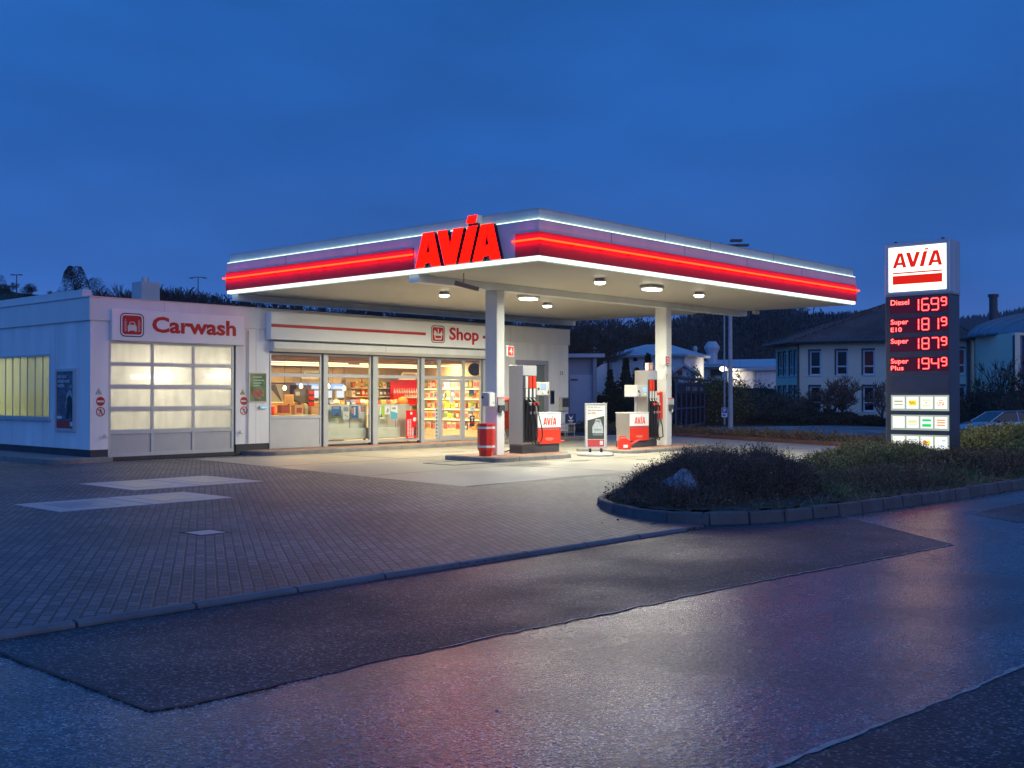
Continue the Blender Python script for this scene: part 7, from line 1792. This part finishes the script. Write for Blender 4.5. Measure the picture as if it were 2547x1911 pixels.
for s_ in (-1, 1):
    g_ = MB(); g_.quad((.80, s_ * .76, 1.0), (-.35, s_ * .78, 1.02), (-.35, s_ * .62, 1.42), (.25, s_ * .62, 1.38)); g_.quad((-.43, s_ * .78, 1.02), (-1.35, s_ * .76, 1.03), (-1.2, s_ * .60, 1.38), (-.43, s_ * .62, 1.42)); g_.build('side_window', wsg, car, local=True)
    p_ = MB(); p_.tube([(.95, s_ * .74, .99), (.25, s_ * .61, 1.41)], .028, 6); p_.tube([(-.39, s_ * .79, 1.0), (-.39, s_ * .62, 1.44)], .03, 6); p_.tube([(-1.40, s_ * .77, 1.02), (-1.28, s_ * .59, 1.41)], .06, 6); p_.tube([(-1.88, s_ * .68, 1.0), (-1.37, s_ * .57, 1.41)], .04, 6); p_.build('pillar', M['carpaint'], car, local=True)
    MB().ball((.72, s_ * .97, 1.02), .07, .11, .07, 10).build('wing_mirror', M['dgrey'], car, local=True)
    MB().box(1.80, 2.02, s_ * .66 - .15, s_ * .66 + .15, .60, .72).build('headlight', M['pvc'], car, local=True, bevel=.03)
    for x in (1.25, -1.3):
        wh = MB().cyl((x, s_ * .70, .31), (x, s_ * .90, .31), .31, .31, 20).build('wheel', M['tyre'], car, local=True); MB().cyl((x, s_ * .901, .31), (x, s_ * .915, .31), .19, .19, 14).build('rim', M['silver'], wh, local=True)
MB().box(2.04, 2.07, -.26, .26, .38, .49).build('number_plate', M['paper'], car, local=True)

# hills -------------------------------------------------------------
def ridge(name, pts, depth, m=None):
    b = MB()
    for u, v, D_ in pts:
        c = at(u, v, D_); n0 = at(u, v, D_ - depth); n1 = at(u, v, D_ - depth * .5); n2 = at(u, v, D_ + depth)
        b.v += [(n0.x, n0.y, -2), (n1.x, n1.y, c.z * .52), (c.x, c.y, c.z), (n2.x, n2.y, c.z * .7)]
    for i in range(len(pts) - 1):
        for k in range(3): a = i * 4 + k; b.f.append((a, a + 4, a + 5, a + 1))
    return tag(b.build(name, m or M['forest'], smooth=True), kind='structure')


R1 = [(1200, 745, 800), (1400, 720, 800), (1470, 700, 780), (1540, 688, 780), (1610, 682, 780), (1690, 680, 780), (1720, 686, 790), (1760, 693, 800), (1800, 696, 800), (1830, 690, 820), (1870, 688, 860), (1950, 700, 900), (2040, 715, 950), (2200, 735, 950)]
R2 = [(1950, 730, 1250), (2060, 703, 1250), (2100, 698, 1250), (2150, 690, 1250), (2212, 680, 1250), (2300, 668, 1250), (2500, 660, 1250)]
R3 = [(1180, 760, 330), (1300, 748, 330), (1500, 742, 340), (1620, 728, 360), (1700, 722, 380), (1800, 735, 400), (1950, 760, 400)]
ridge('hill', R1, 260); ridge('hill', R2, 420); ridge('hill', R3, 120, M['bark'])
def forest(pts, n, depth, hh, lab):
    V = []
    for i in range(n):
        f_ = rng.random() * (len(pts) - 1); a = int(f_); fr_ = f_ - a; (u0, v0, D0), (u1, v1, D1) = pts[a], pts[a + 1]; u = u0 + (u1 - u0) * fr_; v = v0 + (v1 - v0) * fr_; D_ = D0 + (D1 - D0) * fr_
        zt = at(u, v, D_).z; q_ = rng.random() ** 1.5; dd = depth * q_; p = at(u, v, D_ - dd); z = zt * (1 - .96 * min(1, q_)) if q_ < .5 else zt * .52 * (1 - (q_ - .5) * 2); z = zt + (zt * .52 - zt) * q_ * 2 if q_ < .5 else z
        h = hh * rng.uniform(.5, 1.25); r_ = h * rng.uniform(.18, .34); a0 = rng.uniform(0, 6.28)
        for k in range(4):
            b0 = a0 + k * PI / 2; b1 = b0 + PI / 2; V += [(p.x + r_ * math.cos(b0), p.y + r_ * math.sin(b0), z - h * .2), (p.x + r_ * math.cos(b1), p.y + r_ * math.sin(b1), z - h * .2), (p.x + rng.uniform(-.3, .3), p.y, z + h * .72)]
    tag(raw_mesh('forest', V, 3, M['forest']), lab, 'forest', kind='stuff')


forest(R1, 6500, 260, 8.5, 'conifer forest covering the long hill behind the office')
forest(R2, 4500, 420, 11, 'forest covering the distant hill at the right edge')
V3 = []
P = []
for i in range(30000):
    f_ = rng.random() * (len(R3) - 1); a = int(f_); fr_ = f_ - a; (u0, v0, D0), (u1, v1, D1) = R3[a], R3[a + 1]; u = u0 + (u1 - u0) * fr_; v = v0 + (v1 - v0) * fr_; D_ = D0 + (D1 - D0) * fr_ - rng.random() * 110; zt = at(u, v, D0).z; P.append((*at(u, v, D_).xy, zt * rng.uniform(.1, 1.12)))
tag(raw_mesh('brushwood', leaves(np.array(P), nr.normal(size=(30000, 3)) + np.array([0, 0, 1.5]), 1.6, .12), 4, M['forest']), 'leafless wood at the foot of the hill', 'wood', kind='stuff')

# haze test
hm = bpy.data.materials.new('haze_air'); hm.use_nodes = True; hN = hm.node_tree.nodes; hN.clear(); ho = hN.new('ShaderNodeOutputMaterial'); hv = hN.new('ShaderNodeVolumePrincipled')
hv.inputs['Color'].default_value = (.8, .85, .95, 1); hv.inputs['Density'].default_value = .00022; hm.node_tree.links.new(hv.outputs[0], ho.inputs['Volume'])
tag(MB().box(-400, 1700, -400, 1700, -4, 330).build('haze', hm), kind='stuff')
